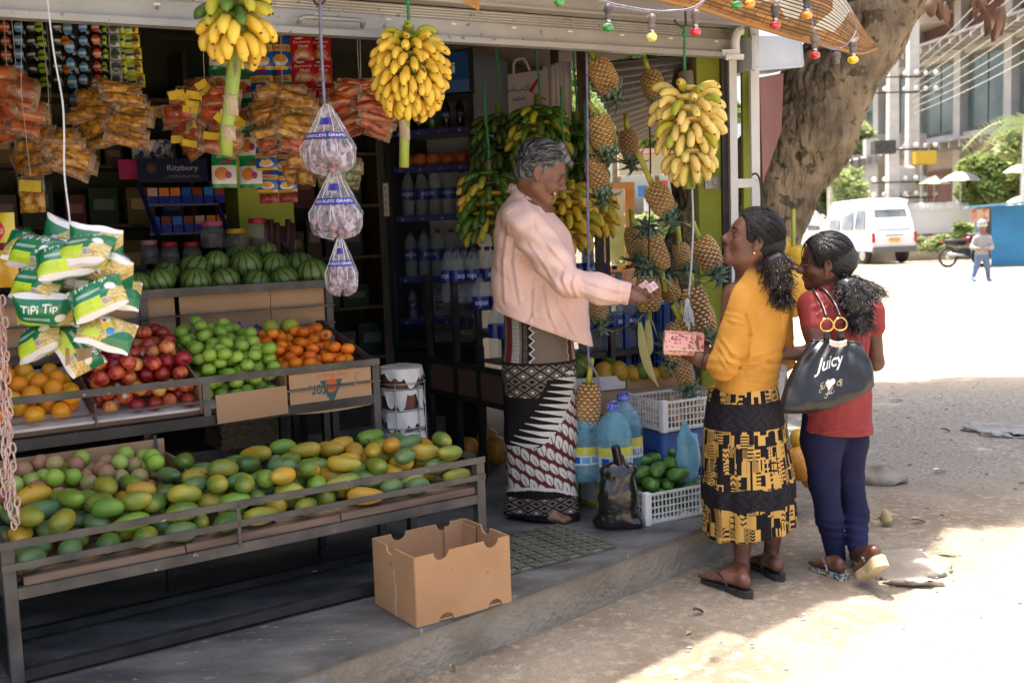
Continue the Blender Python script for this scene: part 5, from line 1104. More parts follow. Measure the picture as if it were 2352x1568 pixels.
m_stk2=mat('banana_stalk',(.14,.21,.03),(.27,.34,.06),s=12,rough=.6,stretch=(1,1,.3),bump=.4,bs=60,spots=((.12,.08,.04),9,.57));m_frib=mat('torn_stalk_fibre',(.40,.31,.20),(.55,.45,.31),s=60,rough=.9,stretch=(6,6,.4),bump=.9,bs=90)
_bm={}
def bananas(name,label,top,hands,stalk,L,r,pick,group,down=True,seed=1,cutmarks=(),Rh=.05,rope=None,stalk_r=.02):
 """hands: list of (z below the top, ring radius, number of fingers, droop angle, arc start, arc end)"""
 t=thing(name,label,'bananas',top,0,group);rr=random.Random(seed);b0=V3(top)
 mb=MB();mb.tube([V3(p)-b0 for p in stalk],[stalk_r*(1.1-.2*i/len(stalk))for i in range(len(stalk))],10);mb.build('stalk',m_stk2,t,True)
 for(p,ln)in cutmarks:
  c=V3(p)-b0;mb=MB();mb.lathe([(stalk_r*1.0,-ln/2),(stalk_r*1.02,0),(stalk_r*1.03,ln/2),(stalk_r*1.25,ln/2+.004),(stalk_r*1.0,ln/2+.008)],10,Matrix.Translation(c));mb.build('torn_scar',m_frib,t,True)
 for(dz,rad,n,dr,a0,a1)in hands:
  for i in range(n):
   a=a0+(a1-a0)*(i+rr.uniform(-.15,.15))/max(1,n-1);tone=pick(dz,a,rr);key=(L,r,tone.name,rr.randrange(2))
   if key not in _bm:_bm[key]=banana_mesh('banana',L*(1 if key[3]else .93),r,1.2+.5*key[3],tone,m_tip,key[3])
   rowd=(i%2)*.35;el=dr+rr.uniform(-.12,.12)-rowd*.9;pos=V3((math.cos(a)*rad,math.sin(a)*rad,-dz-rowd*r*2.0))
   X=V3((math.cos(a)*math.cos(el),math.sin(a)*math.cos(el),math.sin(el)));Yd=V3((-math.sin(a),math.cos(a),0));Z=X.cross(Yd)
   Mx=Matrix((X,Yd,Z)).transposed();Mx=Mx@Matrix.Rotation(rr.uniform(-.2,.2),3,'Z');link('banana',_bm[key],t,pos,Mx.to_euler(),rr.uniform(.92,1.08))
  mb=MB();mb.ell((0,0,-dz+.004),(rad*.9,rad*.9,r*.9),10,6);mb.build('hand_crown',tone if len(cutmarks)==0 else m_stk2,t,True)
 if rope:
  mb=MB();pts=[V3(p)-b0 for p in rope];pp=crom(pts,6)
  for ph in(0,2.1,4.2):mb.tube([p+V3((.0035*math.cos(ph+i*.8),.0035*math.sin(ph+i*.8),0))for i,p in enumerate(pp)],.0036,5)
  for q in pts[1:-1:2]:mb.ell(q,(.011,.011,.013),8,6)
  mb.build('rope',mat('green_twine',(.02,.16,.06),(.04,.26,.10),s=90,rough=.7),t,True)
 return t
PI=math.pi
yel=lambda dz,a,rr:m_by
def mixp(*w):return lambda dz,a,rr:rr.choice(w)
T1=at(536,20,3.42)
bananas('banana_bunch','yellow and green banana bunch on a long bare green stalk, upper left by the shutter',T1,[(-.05,.035,9,-.15,.3,6.4),(-.01,.045,11,-.35,.0,6.0),(.03,.05,13,-.55,.5,6.6),(.075,.045,12,-1.0,.2,6.2)],[at(560,-40,3.42),at(552,40,3.42),at(540,130,3.42),at(530,230,3.42),at(521,290,3.42),at(519,358,3.42)],.096,.0192,lambda dz,a,rr:m_bgy if dz<.0 and rr.random()<.75 else(m_bg if dz<0 else m_by),None,seed=4,cutmarks=((at(543,115,3.42),.035),(at(531,245,3.42),.06),(at(525,310,3.42),.04)),stalk_r=.023)
T2=at(938,90,3.98)
bananas('banana_bunch','full yellow banana bunch on a green rope in front of the shutter handle',T2,[(-.03,.025,8,.1,0,5.6),(.0,.055,15,-.0,.3,6.4),(.033,.075,19,-.2,0,6.1),(.066,.086,21,-.38,.4,6.5),(.10,.09,21,-.52,.1,6.2),(.132,.09,21,-.68,.3,6.4),(.165,.085,20,-.85,.1,6.2),(.195,.075,17,-1.05,.1,6.2),(.215,.06,13,-1.25,.1,6.2)],[at(938,60,3.98),at(936,150,3.98),at(932,230,3.98),at(929,300,3.98),at(928,385,3.98)],.080,.0152,lambda dz,a,rr:m_bgy if dz<.0 else m_by,None,seed=5,cutmarks=((at(932,215,3.98),.04),(at(929,300,3.98),.075)),rope=(at(935,-40,3.98),at(936,5,3.98),at(938,28,3.98),at(939,60,3.98)),stalk_r=.02)
T3=at(1580,205,4.72)
bananas('banana_bunch','large pale yellow banana bunch hanging from a hook before the lime post',T3,[(.0,.05,10,.25,.2,6.3),(.04,.075,14,-.25,0,6.1),(.09,.085,15,-.45,.4,6.5),(.14,.085,15,-.6,.1,6.2),(.19,.08,15,-.8,.3,6.4),(.28,.055,13,-.55,.2,6.3),(.32,.045,11,-1.1,0,6.1)],[at(1574,165,4.72),at(1578,200,4.72),at(1580,330,4.72),at(1582,434,4.72)],.105,.0188,lambda dz,a,rr:m_by2 if rr.random()<.9 else m_bgy,None,seed=6,rope=(at(1570,62,4.72),at(1572,78,4.72),at(1572,130,4.72),at(1573,176,4.72),at(1574,196,4.72)),stalk_r=.03)
hk=MB();hk.tube(crom([at(1548,45,4.72),at(1556,56,4.72),at(1568,62,4.72),at(1575,56,4.72),at(1574,30,4.74),at(1574,-20,4.75)],6),.0055,7);o=hk.build('steel_hook',m_dsteel,smooth=True);tag(o,'dark bent hook under the sign board holding the pale banana bunch','hook')
hk=MB();hk.tube(crom([at(722,-15,3.76),at(721,2,3.76),at(732,12,3.76),at(745,4,3.76),at(744,-15,3.76)],6),.0045,7);o=hk.build('steel_hook',m_dsteel,smooth=True);tag(o,'dark hook at the top edge above the grape bags','hook')
for(u,v,y,n_,L_,lab,pk,sd)in((1146,268,6.0,10,.46,'dark green banana bunch hanging left of the cloth bags, green throughout',mixp(m_bdg,m_bdg,m_bg),11),(1236,250,5.75,9,.36,'green banana bunch with some yellow fingers above the head of the man',mixp(m_bg,m_bg,m_bgy,m_bdg),12),(1322,285,5.95,8,.46,'dark green banana bunch right of the head of the man',mixp(m_bdg,m_bg,m_bdg),13),(1120,400,5.6,6,.32,'half ripe banana bunch behind the back of the man',mixp(m_bg,m_bdg,m_bg,m_bgy,m_by),14),(1295,420,5.5,6,.32,'ripe yellow banana bunch beside the face of the man',mixp(m_by,m_bgy,m_by),15),(1348,440,5.7,4,.18,'small yellow banana bunch behind the blue strap',mixp(m_by,m_by,m_bgy),16)):
 tp=at(u,v,y);hs=[(L_*i/n_,.07+.035*math.sin(i/n_*3.1),13,-.35-.07*i,.3*i,.3*i+6.0)for i in range(n_)]
 bananas('banana_bunch',lab,tp,hs,[tp+V3((0,0,.07)),tp+V3((0,0,-L_))],.112,.0195,pk,None,seed=sd,rope=(tp+V3((0,0,.5)),tp+V3((0,0,.30)),tp+V3((.01,0,.13)),tp+V3((0,0,.03))),stalk_r=.02)
for(u,v,lab,sd)in((75,1030,'dark bananas lying on the floor under the middle rack at the far left',21),(235,1010,'dark ripe bananas lying under the middle rack behind the passion fruit',22)):
 p=RP(rs_at(u,WM+.25),WM+.25,HP+.42);bananas('banana_bunch',lab,p,[(.0,.05,10,.0,0,6),(.05,.06,12,-.3,0,6),(.10,.06,12,-.6,0,6)],[p,p-V3((0,0,.2))],.11,.019,mixp(m_bgy,m_by,m_bg),None,seed=sd)
# -------- pineapples
m_pin=mat('pineapple_rind',(.30,.16,.035),(.52,.30,.06),s=10,rough=.6,bump=.3,bs=90,rnd=.08);m_pinb=mat('pineapple_scale_tip',(.36,.27,.19),(.54,.42,.31),s=60,rough=.9)
m_crown=mat('pineapple_leaf',(.10,.17,.11),(.22,.29,.20),s=12,rough=.5,stretch=(.6,2,2),rnd=.12,spots=((.35,.22,.14),18,.68));m_pst=mat('pineapple_stem',(.25,.30,.03),(.50,.42,.06),s=10,rough=.5);m_dryl=mat('dry_stem_leaf',(.40,.30,.16),(.30,.33,.10),s=14,rough=.8,rnd=.1)
def pine_body(L,R):
 mb=MB();nr_,per=13,11
 for i in range(nr_):
  t=(i+.5)/nr_;z=L*(t-.5);rad=R*(1-abs(2*t-1)**3.2*.42)*(1.02-.10*t)
  for j in range(per):
   a=2*PI*(j+.5*(i%2))/per;n=V3((math.cos(a),math.sin(a),(2*t-1)**3*.6)).normalized();tn=V3((-math.sin(a),math.cos(a),0));up=n.cross(tn)*-1;up=up if up.z>0 else-up
   c=V3((rad*math.cos(a),rad*math.sin(a),z));w=PI*rad/per*1.04;h=L/nr_*.98;d=R*.13
   ring=[tn*w+n*0,tn*w*.5+up*h*.62,-tn*w*.5+up*h*.62,-tn*w,-tn*w*.5-up*h*.62,tn*w*.5-up*h*.62];base=[c+q-n*d*.9 for q in ring];mid=[c+q*.72+n*d*.55 for q in ring];tip=[c+q*.26+n*d*.95 for q in ring]
   mb.add(base+mid+tip,[(k,(k+1)%6,(k+1)%6+6,k+6)for k in range(6)],0);mb.add(mid+tip,[(k,(k+1)%6,(k+1)%6+6,k+6)for k in range(6)],0);o=len(mb.v);mb.add(tip+[c+n*d*1.15-up*h*.1],[(k,(k+1)%6,6)for k in range(6)],1);mb.m[-9:-6]=[1]*3
 mb.ell((0,0,0),(R*.9,R*.9,L*.5),12,8);return mb.mesh('rind',[m_pin,m_pinb],False)
pbm={}
lf=MB()
def leafm(L,w,cur):
 mb=MB()
 def f(u,v):x=(u-.5)*w*2*(1-v)**.7*(1 if v>.1 else .75+2.5*v);return V3((L*v*math.cos(cur*v),x,L*v*math.sin(cur*v)*-.6+abs(x)*.45))
 mb.grid(f,2,6,uv=False);mb.grid(lambda u,v:f(1-u,v)-V3((0,0,.0012)),2,6,uv=False);return mb.mesh('crown_leaf',m_crown,True)
LM=[leafm(.070,.0165,1.0),leafm(.088,.0175,.6),leafm(.058,.015,1.4)]
def pineapple(u0,v0,u1,v1,y,cw,label,crown=1.,stem=None,y1=None,R=None):
 """(u0,v0) stem end, (u1,v1) crown end of the fruit"""
 a,b=at(u0,v0,y),at(u1,v1,y1 or y);L=(b-a).length;c=(a+b)/2;R=cw*PX(y)/2;ax=(b-a).normalized();q=ax.to_track_quat('Z','Y')
 t=thing('pineapple',label,'pineapple',c,0,'pineapples hanging at the right of the shop');t.rotation_mode='QUATERNION';t.rotation_quaternion=q
 key='p';
 if key not in pbm:pbm[key]=pine_body(.2,.06)
 link('rind',pbm[key],t,(0,0,0),(0,0,rng.uniform(0,6)),(R/.062,R/.062,L/.2))
 rr=random.Random(int(u0));cn=link('crown',None,t,(0,0,L/2-.004))
 mb=MB();mb.lathe([(.018,-.01),(.022,.01),(.012,.05),(.004,.07)],8);bse=mb.build('crown_core',m_crown,t,True,(0,0,L/2-.004));bpy.data.objects.remove(cn)
 for i in range(54):
  tt=i/54;a_=i*2.4;el=-.10+1.45*tt;sc=crown*(1.0+.25*math.sin(tt*3.1))*rr.uniform(.85,1.15)*(1-.25*tt)
  X=V3((math.cos(a_)*math.cos(el),math.sin(a_)*math.cos(el),math.sin(el)));Yd=V3((-math.sin(a_),math.cos(a_),0));Z=X.cross(Yd);link('crown_leaf',LM[i%3],bse,V3((math.cos(a_)*.018*(1-tt),math.sin(a_)*.018*(1-tt),.045*tt)),Matrix((X,Yd,Z)).transposed().to_euler(),(sc,sc,sc))
 Mi=q.inverted();dn=Mi@V3((0,0,1));sp=[V3((0,0,-L/2+.01)),V3((0,0,-L/2-.03)),V3((0,0,-L/2-.055))+(Mi@(at(*stem)-c)if stem else V3((0,0,-.10))+V3((0,0,L/2+.055)))*.0]
 e=Mi@(at(*stem)-c)if stem else V3((.01,.0,-L/2-.10));mb=MB();mb.tube([sp[0],sp[0].lerp(e,.5),e],[.015,.013,.015],8);mb.build('stem',m_pst,t,True)
 for k in range(3):
  a_=rr.uniform(0,6);X=V3((math.cos(a_)*.5,math.sin(a_)*.5,rr.uniform(-1.2,.2))).normalized();o=link('stem_leaf',None,t)if False else None
  mb=MB();w=.009;l_=rr.uniform(.06,.13);s0=sp[0].lerp(e,rr.uniform(.1,.6));yd=X.cross(V3((0,0,1))).normalized()
  mb.grid(lambda u,v:s0+X*l_*v+dn*(-.05*v*v)+yd*(u-.5)*w*2*(1-v)**.8,2,5,uv=False);mb.build('stem_leaf',m_dryl,t,True)
 return t
PA=[(1368,140,1408,215,4.95,56,'pineapple highest on the left string, just under the shutter rail',1.0,(1357,120,4.95)),(1490,165,1512,232,5.25,50,'orange-tinted pineapple hanging alone behind the shutter rail',.8,(1478,130,5.25)),(1372,268,1394,345,4.85,60,'pineapple hanging second from top on the blue strap',1.0,(1352,235,4.85)),(1362,360,1382,442,4.9,50,'pineapple hanging beside the face of the man, third on the strap',1.0,(1348,320,4.9)),(1498,425,1534,492,4.9,56,'pineapple with a long green stem under the pale banana bunch',1.0,(1465,350,4.9)),(1520,620,1488,535,5.1,54,'upright pineapple with its crown on top left of the tree trunk',1.05,(1528,670,5.1)),(1490,715,1487,632,5.0,58,'pineapple with upright crown just behind the banknotes',1.05,(1492,745,5.0)),(1606,548,1640,618,4.95,60,'pineapple hanging in front of the lime post by the face of the woman',1.0,(1590,510,4.95)),(1365,680,1378,735,4.95,50,'pineapple hanging under the outstretched sleeve of the man',.95,(1352,620,4.95)),(1590,660,1612,760,4.9,58,'pineapple hanging behind the forearm of the woman in mustard',.8,(1586,628,4.9)),(1570,740,1545,830,4.95,54,'pineapple in the tied cluster just above the purse',.8,(1545,700,4.95)),(1562,825,1580,885,4.95,44,'pineapple under the purse pointing its crown at the white crate',1.0,(1558,800,4.95)),(1556,745,1535,790,5.1,46,'pineapple behind the purse, crown leaning left',.9,(1570,690,5.1)),(1352,880,1348,978,4.72,58,'lowest pineapple, hanging by a purple loop over the water bottles',1.0,(1358,822,4.72)),(1560,560,1575,610,5.2,40,'small pineapple deep in the cluster against the trunk',.9,(1556,520,5.2))]
PA+=[(1452,520,1462,590,5.25,42,'pineapple hanging farther back left of the black cord',1.0,(1450,480,5.25)),(1612,700,1628,770,5.15,46,'pineapple tucked between the lime post and the mustard sleeve',.95,(1606,655,5.15)),(1548,690,1530,640,5.2,44,'pineapple with upright crown beside the dark stem of the tree',1.0,(1556,720,5.2)),(1440,300,1450,365,5.5,42,'pineapple hanging under the corrugated roof in the middle distance',1.0,(1438,260,5.5))]
for q in PA:pineapple(q[0],q[1],q[2],q[3],q[4],q[5],q[6],q[7],q[8])
def strap(name,pts,r,m,label,n=6,cat='strap'):
 mb=MB();mb.tube(crom([at(*p)for p in pts],6),r,n);o=mb.build(name,m,smooth=True);tag(o,label,cat);return o
m_vs=mat('violet_strap',(.13,.12,.20),(.2,.19,.3),s=50,rough=.6);m_ws=mat('white_cord',(.5,.52,.52),(.62,.63,.62),s=60,rough=.7);m_wire=mat('pale_wire',(.5,.5,.45),rough=.4,metal=.5)
strap('blue_strap',((1347,120,4.78),(1349,250,4.76),(1350,460,4.72),(1352,640,4.70),(1351,812,4.68),(1358,838,4.68),(1374,870,4.70),(1378,920,4.72),(1372,950,4.72)),.006,m_vs,'long violet strap hanging beside the man down to the lowest pineapple')
strap('dark_string',((1492,285,5.0),(1494,380,5.0),(1491,520,5.0),(1490,600,5.0)),.004,_M['black_rubber'],'black cord between the pineapples and the pale banana bunch',cat='string')
strap('hanging_string',((1589,420,4.8),(1592,520,4.8),(1587,620,4.8),(1582,680,4.8)),.0045,m_ws,'white cord hanging below the pale banana bunch',cat='string')
mb=MB()
for k in range(5):c=at(1578,690,4.78);mb.tube(crom([c,c+V3((-.012+.005*k,-.01,-.03)),c+V3((-.018+.011*k,-.012,-.10-.022*(k%3))),c+V3((.006*k,-.006,-.06)),c+V3((.004,0,-.01))],5),.0032,5)
mb.ell(at(1578,694,4.78),(.014,.012,.018),8,6)
o=mb.build('cord_knot',m_ws,smooth=True);tag(o,'tangle of white cord tying the pineapple cluster above the purse','cord')
for(pts,lab)in((((1470,740,4.85),(1478,800,4.85),(1492,850,4.84),(1512,888,4.83)),'long green leaf hanging under the upright pineapple'),(((1488,735,4.88),(1490,800,4.86),(1480,830,4.86)),'shorter yellowing leaf hanging under the upright pineapple')):
 P_=crom([at(*p)for p in pts],6);mb=MB();n=len(P_)-1;mb.grid(lambda u,v:P_[min(n,int(v*n))]+V3(((u-.5)*.045*math.sin(3.0*min(1,v+.08))**.7,.01*abs(u-.5),0)),4,n,uv=False);o=mb.build('long_leaf',m_dryl,smooth=True);tag(o,lab,'leaf')
# -------- pillow packs and hanging snack clusters
def pillow(nm,w,h,t,mats,nu=10,nv=8,crimp=.07,wob=.0,seed=0,back=True,rim=False):
 r=random.Random(seed);ph=[r.uniform(0,6)for _ in range(6)];mb=MB()
 def f(u,v,s):
  x,z=(u-.5),(v-.5);e=max(0,1-(2*x)**4)**.7*max(0,1-max(0,(abs(2*z)-0)/(1-crimp))**3)**.7 if abs(2*z)<1-crimp else 0
  pin=1-.10*(1-e)*(1-abs(2*z));b=wob*(math.sin(9*x+7*z+ph[0])+math.sin(13*z-6*x+ph[1]))*e;sd=.004*math.sin(11*x+ph[2])*(abs(2*z)>1-crimp*1.5)
  return V3((w*x*(1-.08*e),s*(t/2*e+b)+sd+wob*1.5*math.sin(4*x+ph[3]),h*z*pin))
 mb.grid(lambda u,v:f(u,v,-1),nu,nv,0);mb.grid(lambda u,v:f(1-u,v,1),nu,nv,1 if back else 0)
 if rim:
  for k in range(len(mb.m)):
   i,j=k%nu,(k//nu)%nv
   if i in(0,nu-1)or j in(0,nv-1):mb.m[k]=1
 return mb.mesh(nm,mats,True)
grn,lime_,wt_=(.008,.16,.065),(.45,.62,.03),(.72,.72,.72)
def tipi(seed):
 r=np.random.RandomState(seed);I=Img(384,320,(.50,.39,.12));g=I.noise(30,1,seed);I.mask(g>.62,(.60,.48,.19));I.mask(g<.25,(.36,.25,.06))
 I.poly([(0,.26),(.72,.22),(1,.55),(1,.93),(.0,.93)],grn);I.poly([(.0,.08),(.55,.08),(.62,.30),(0,.34)],lime_)
 for k in range(6):I.rect(.05,.12+k*.03,.42,.128+k*.03,(.25,.35,.02))
 I.text('TiPi Tip',.12,.56,.24,wt_,wid=.70,rot=.10,slant=.15);I.text('එක්ස්ට්‍රූඩඩ් ස්නැක්',.16,.42,.08,wt_,wid=.5)
 I.disc(.84,.48,.09,.11,(.62,.62,.60));I.disc(.84,.48,.075,.09,(.70,.70,.68));I.rect(.60,.10,.76,.22,(.6,.55,.45))
 for k in range(14):I.rect(.61+k*.0105,.115,.615+k*.0105,.205,(.05,.05,.05))
 I.rect(0,.0,1,.075,wt_);I.rect(0,.925,1,1,wt_);
 for k in range(60):I.rect(k/60,.0,k/60+.005,.07,(.5,.5,.5));I.rect(k/60,.93,k/60+.005,1,(.5,.5,.5))
 return I
I2=Img(384,320,(.50,.39,.12));g=I2.noise(28,1,9);I2.mask(g>.62,(.60,.48,.19));I2.mask(g<.25,(.36,.25,.06));I2.poly([(.0,.35),(.62,.92),(0,.92)],grn);I2.poly([(.45,.08),(1,.08),(1,.6)],grn)
I2.disc(.42,.60,.10,.14,wt_);I2.disc(.50,.44,.11,.12,(.75,.60,.05));I2.disc(.58,.34,.09,.10,(.04,.28,.55));I2.disc(.40,.58,.035,.05,(.5,.02,.03));I2.rect(.1,.12,.4,.28,lime_);I2.rect(0,0,1,.075,wt_);I2.rect(0,.925,1,1,wt_)
m_tp=[mat('corn_snack_pack_green',(1,1,1),.95,s=8,rough=.22,img=tipi(1).img('snack_print_green'),coat=.5),mat('corn_snack_pack_yellow',(1,1,1),.95,s=8,rough=.22,img=I2.img('snack_print_yellow'),coat=.5)]
tp=thing('snack_pack_cluster','cluster of green and yellow corn snack packs hanging on a white string','snack packs',at(160,500,2.92));b0=V3(tp.location)
pk=[pillow('snack_pack',.146,.112,.085,[m_tp[0],m_tp[1]],14,10,wob=.0016,seed=1),pillow('snack_pack',.143,.112,.085,[m_tp[1],m_tp[0]],14,10,wob=.0018,seed=2)]
TP=[(222,560,12,1,2.86),(200,578,-4,0,2.80),(85,580,10,0,2.90),(150,600,-8,0,2.80),(250,615,24,1,2.84),(90,652,8,0,2.84),(225,685,-22,0,2.76),(262,672,14,1,2.88),(100,710,4,0,2.82),(245,765,20,1,2.80),(95,780,-24,0,2.88),(175,800,62,0,2.90),(155,548,28,1,2.98),(75,575,20,1,3.0),(170,625,5,1,2.96),(175,735,-10,1,2.94)]
for i,(u,v,rt,k,y)in enumerate(TP):
 o=link('snack_pack',pk[k],tp,at(u,v,y)-b0,(R_(rng.uniform(34,56)*(-1 if i%4 else .7)),-R_(-rt),R_(rng.uniform(-22,22))),1.0)
mb=MB();mb.grid(lambda u,v:at(150+60*u,800+40*v*(1-u*.5),2.84+.02*math.sin(u*5))-b0,6,4);mb.build('torn_card',m_card,tp,True)
mb=MB();mb.tube([p-b0 for p in crom([at(*q)for q in((106,-30,3.1),(112,30,3.08),(125,130,3.04),(143,230,3.0),(147,300,2.98),(148,400,2.95),(160,505,2.92),(170,640,2.9),(170,760,2.9))],6)],.0026,6);mb.build('string',m_ws,tp,True)
def snackmat(name,a,b,c=None,s=30):return mat(name,a,b,s=s,rough=.28,bump=.9,bs=s*1.1,coat=.5,ctr=(.38,.6),spots=c,det=3,rnd=.1)
m_nood=snackmat('orange_noodle_bag',(.22,.07,.008),(.58,.27,.04),s=38);m_ring=snackmat('red_murukku_bag',(.22,.03,.012),(.46,.11,.035),s=22);m_redb=snackmat('red_spicy_bag',(.25,.05,.02),(.55,.15,.06),((.45,.40,.38),18,.66),s=20);m_peas=snackmat('orange_mixture_bag',(.28,.10,.01),(.60,.32,.06),((.14,.16,.03),60,.68),s=34)
m_rim=mat('clear_seal_film',(.50,.36,.24),(.30,.16,.08),s=40,rough=.12,alpha=.55,coat=.6,bump=.8,bs=60)
m_ylab=mat('yellow_label_card',(.62,.44,.03),(.50,.26,.03),s=120,rough=.7,ctr=(.60,.62));m_grnb=snackmat('green_leaf_bag',(.03,.06,.015),(.22,.26,.12),s=30)
def cluster(u,v,w,h,y,m,label,n=18,cards=0,seed=1,bw=95,bh=34,string=True):
 t=thing('snack_bag_cluster',label,'snack bags',at(u,v,y));b0=V3(t.location);rr=random.Random(seed);k=PX(y);me=[pillow('snack_bag',bw*k,bh*k,bh*k*.70,[m,m_rim],10,7,crimp=.05,wob=.0016,seed=seed+j,back=False,rim=True)for j in range(3)]
 for i in range(n):
  r_=(i//2)/(n/2);side=1 if i%2 else-1;zz=(.5-r_)*h*.9;wv=math.sqrt(max(.08,1-abs(2*r_-1)**2.4));x=side*w*.27*wv*rr.uniform(.6,1.1);tl=side*(.10+.75*max(0,r_-.35)*(abs(x)/w*3))+rr.uniform(-.12,.12)
  link('snack_bag',me[i%3],t,V3((x*k,rr.uniform(-.05,.05)-.03*math.sin(3.14*r_),zz*k)),(rr.uniform(-.5,.3),tl,rr.uniform(-.5,.5)*side+side*.2),rr.uniform(.85,1.1))
 for i in range(cards):
  a=rr.uniform(0,6.28);q=rr.uniform(.3,1);mb=MB();cw,chh=rr.uniform(.055,.075),rr.uniform(.028,.040)
  mb.grid(lambda u_,v_:V3(((u_-.5)*cw,.006*math.sin(3*u_),(v_-.5)*chh)),4,2);mb.build('label_card',m_ylab,t,False,V3((math.cos(a)*w*.46*q*k,-.09-.03*rr.random(),math.sin(a)*h*.46*q*k)),(rr.uniform(-.4,.4),rr.uniform(-.7,.7),rr.uniform(-.4,.4)))
 if string:mb=MB();mb.tube([V3((0,0,h*k*.4)),V3((.005,0,h*k*.5+.2)),V3((0,0,h*k*.5+.5))],.002,5);mb.build('string',m_wire,t)
 return t
cluster(262,268,195,142,4.75,m_nood,'round cluster of orange noodle snack bags, the largest one left of centre',34,0,1,100,26)
cluster(120,355,180,100,4.6,m_nood,'low cluster of orange snack bags beside the white string',14,0,2,100,36)
cluster(20,215,110,80,4.5,m_redb,'red snack bags at the left edge, upper bundle',8,0,3,90,48);cluster(45,282,110,80,4.55,m_redb,'red snack bags at the left edge, lower bundle',8,0,4,90,48)
cluster(475,275,190,165,4.85,m_ring,'cluster of dark red ring snack bags stuck with yellow label cards',24,16,5,80,40)
cluster(652,262,150,120,4.95,m_peas,'cluster of orange mixture bags behind the grape bags',30,0,6,90,23);cluster(655,325,130,60,5.0,m_ring,'small reddish snack bags under the orange mixture bags',10,0,7,60,30,string=False)
cluster(832,252,155,125,5.0,m_ring,'cluster of red ring snack bags left of the full banana bunch',30,0,8,90,24)
cluster(690,400,85,60,5.0,m_peas,'few small orange packs hanging over the blue packs',6,0,9,45,34,string=False);cluster(780,398,100,64,4.9,m_grnb,'bundle of green dried leaf bags behind the grape bags',12,0,10,60,30,string=False)
t=thing('snack_bag','single snack bag with a yellow label hanging low at the left','snack bag',at(70,405,4.4));k=PX(4.4)
link('bag',pillow('bag',58*k,48*k,.03,[m_peas],10,8,wob=.002,back=False),t,(0,0,-58*k));link('bag_top',pillow('bag_top',62*k,38*k,.012,[mat('clear_brown_film',(.09,.06,.05),(.16,.12,.1),s=20,rough=.2,coat=.5)],8,6,wob=.002,back=False),t,(0,0,-20*k));link('label',pillow('label',50*k,26*k,.006,[m_ylab],6,4,back=False),t,(0,-.012,-22*k),(0,.08,0))
mb=MB();mb.tube([V3((0,0,0)),V3((-.01,0,.35)),V3((.02,0,.7))],.0015,4);mb.build('string',m_wire,t)
def packimg(name,bg,f):
 I=Img(128,160,bg);f(I);return mat(name,(1,1,1),.95,s=8,rough=.25,img=I.img(name),coat=.4)
red_,blu,org=(.45,.015,.02),(.01,.10,.42),(.70,.30,.02)
def f_green(I):I.rect(0,.72,1,1,(.01,.22,.06));I.disc(.4,.45,.3,.22,(.62,.20,.04));I.disc(.7,.4,.14,.12,(.35,.02,.18));I.rect(0,0,1,.12,(.01,.22,.06));I.text('TIKIRI',.3,.78,.08,(.4,.02,.2),wid=.5);I.disc(.75,.85,.1,.05,red_)
def f_blue(I):I.rect(0,.55,1,.76,(.72,.38,.02));I.text('CHEESE',.1,.60,.11,(.02,.05,.3),wid=.8);I.disc(.5,.88,.16,.06,red_);I.disc(.5,.28,.36,.16,(.7,.68,.62));I.disc(.5,.34,.30,.12,org);I.rect(0,0,1,.10,(.72,.38,.02))
def f_red(I):I.disc(.5,.28,.38,.2,(.45,.18,.06));I.disc(.55,.25,.2,.1,(.6,.4,.2));I.text('Savoury',.1,.66,.14,(.75,.7,.6),wid=.8,slant=.2);I.text('Nuts',.35,.50,.14,(.75,.7,.6),wid=.45,slant=.2);I.disc(.4,.9,.2,.05,(.7,.6,.6));I.rect(0,0,1,.08,(.2,.01,.01))
M_pg,M_pb,M_pr=packimg('green_white_pack',(.66,.66,.62),f_green),packimg('blue_cheese_pack',blu,f_blue),packimg('red_nut_pack',red_,f_red)
m_bag_red=mat('red_spice_sachet',(.12,.01,.008),(.3,.04,.03),s=60,rough=.3)
def strip(u0,v0,v1,w,n,y,m,label,lean=0,group=None,hgt=None):
 t=thing('pack_strip',label,'snack packs',at(u0,v0,y));b0=V3(t.location);k=PX(y);h=(v1-v0)/n;me=pillow('pack',w*k,h*k*1.03,.028,[m],6,6,crimp=.12,back=False)
 for i in range(n):link('pack',me,t,at(u0+lean*i,v0+h*(i+.5),y)-b0+V3((0,rng.uniform(-.01,.01),0)),(rng.uniform(-.12,.06),rng.uniform(-.05,.05),rng.uniform(-.2,.2)))
strip(508,90,430,54,5,5.25,M_pg,'strip of green and white snack packs, left one by the bare stalk',2);strip(556,100,430,52,5,5.3,M_pg,'strip of green and white snack packs, right one by the blue packs',5)
strip(600,88,300,50,3,5.3,M_pb,'strip of blue cheese snack packs, left of the two upper ones',2);strip(644,88,300,50,3,5.35,M_pb,'strip of blue cheese snack packs, right of the two upper ones',2);strip(612,340,440,48,2,5.3,M_pb,'lower strip of blue cheese packs over the lime column, left one',2);strip(655,345,440,46,2,5.32,M_pb,'lower strip of blue cheese packs over the lime column, right one',2)
strip(694,85,300,50,4,5.35,M_pr,'strip of red nut packs, left one of the pair',2);strip(737,85,300,46,4,5.38,M_pr,'strip of red nut packs, right one of the pair',2)
t=thing('spice_sachets','two clear sachets of dark red spice hanging over the lime column','sachets',at(640,455,5.3))
for i in(0,1):link('sachet',pillow('sachet',42*PX(5.3),22*PX(5.3),.015,[m_bag_red],6,4,back=False),t,((i-.5)*.1,0,0))
def sach(name,bg,a,b):return packimg(name,bg,lambda I:(I.disc(.5,.5,.4,.36,a),I.rect(.15,.40,.85,.58,b),I.rect(0,.92,1,1,(.02,.02,.02))))
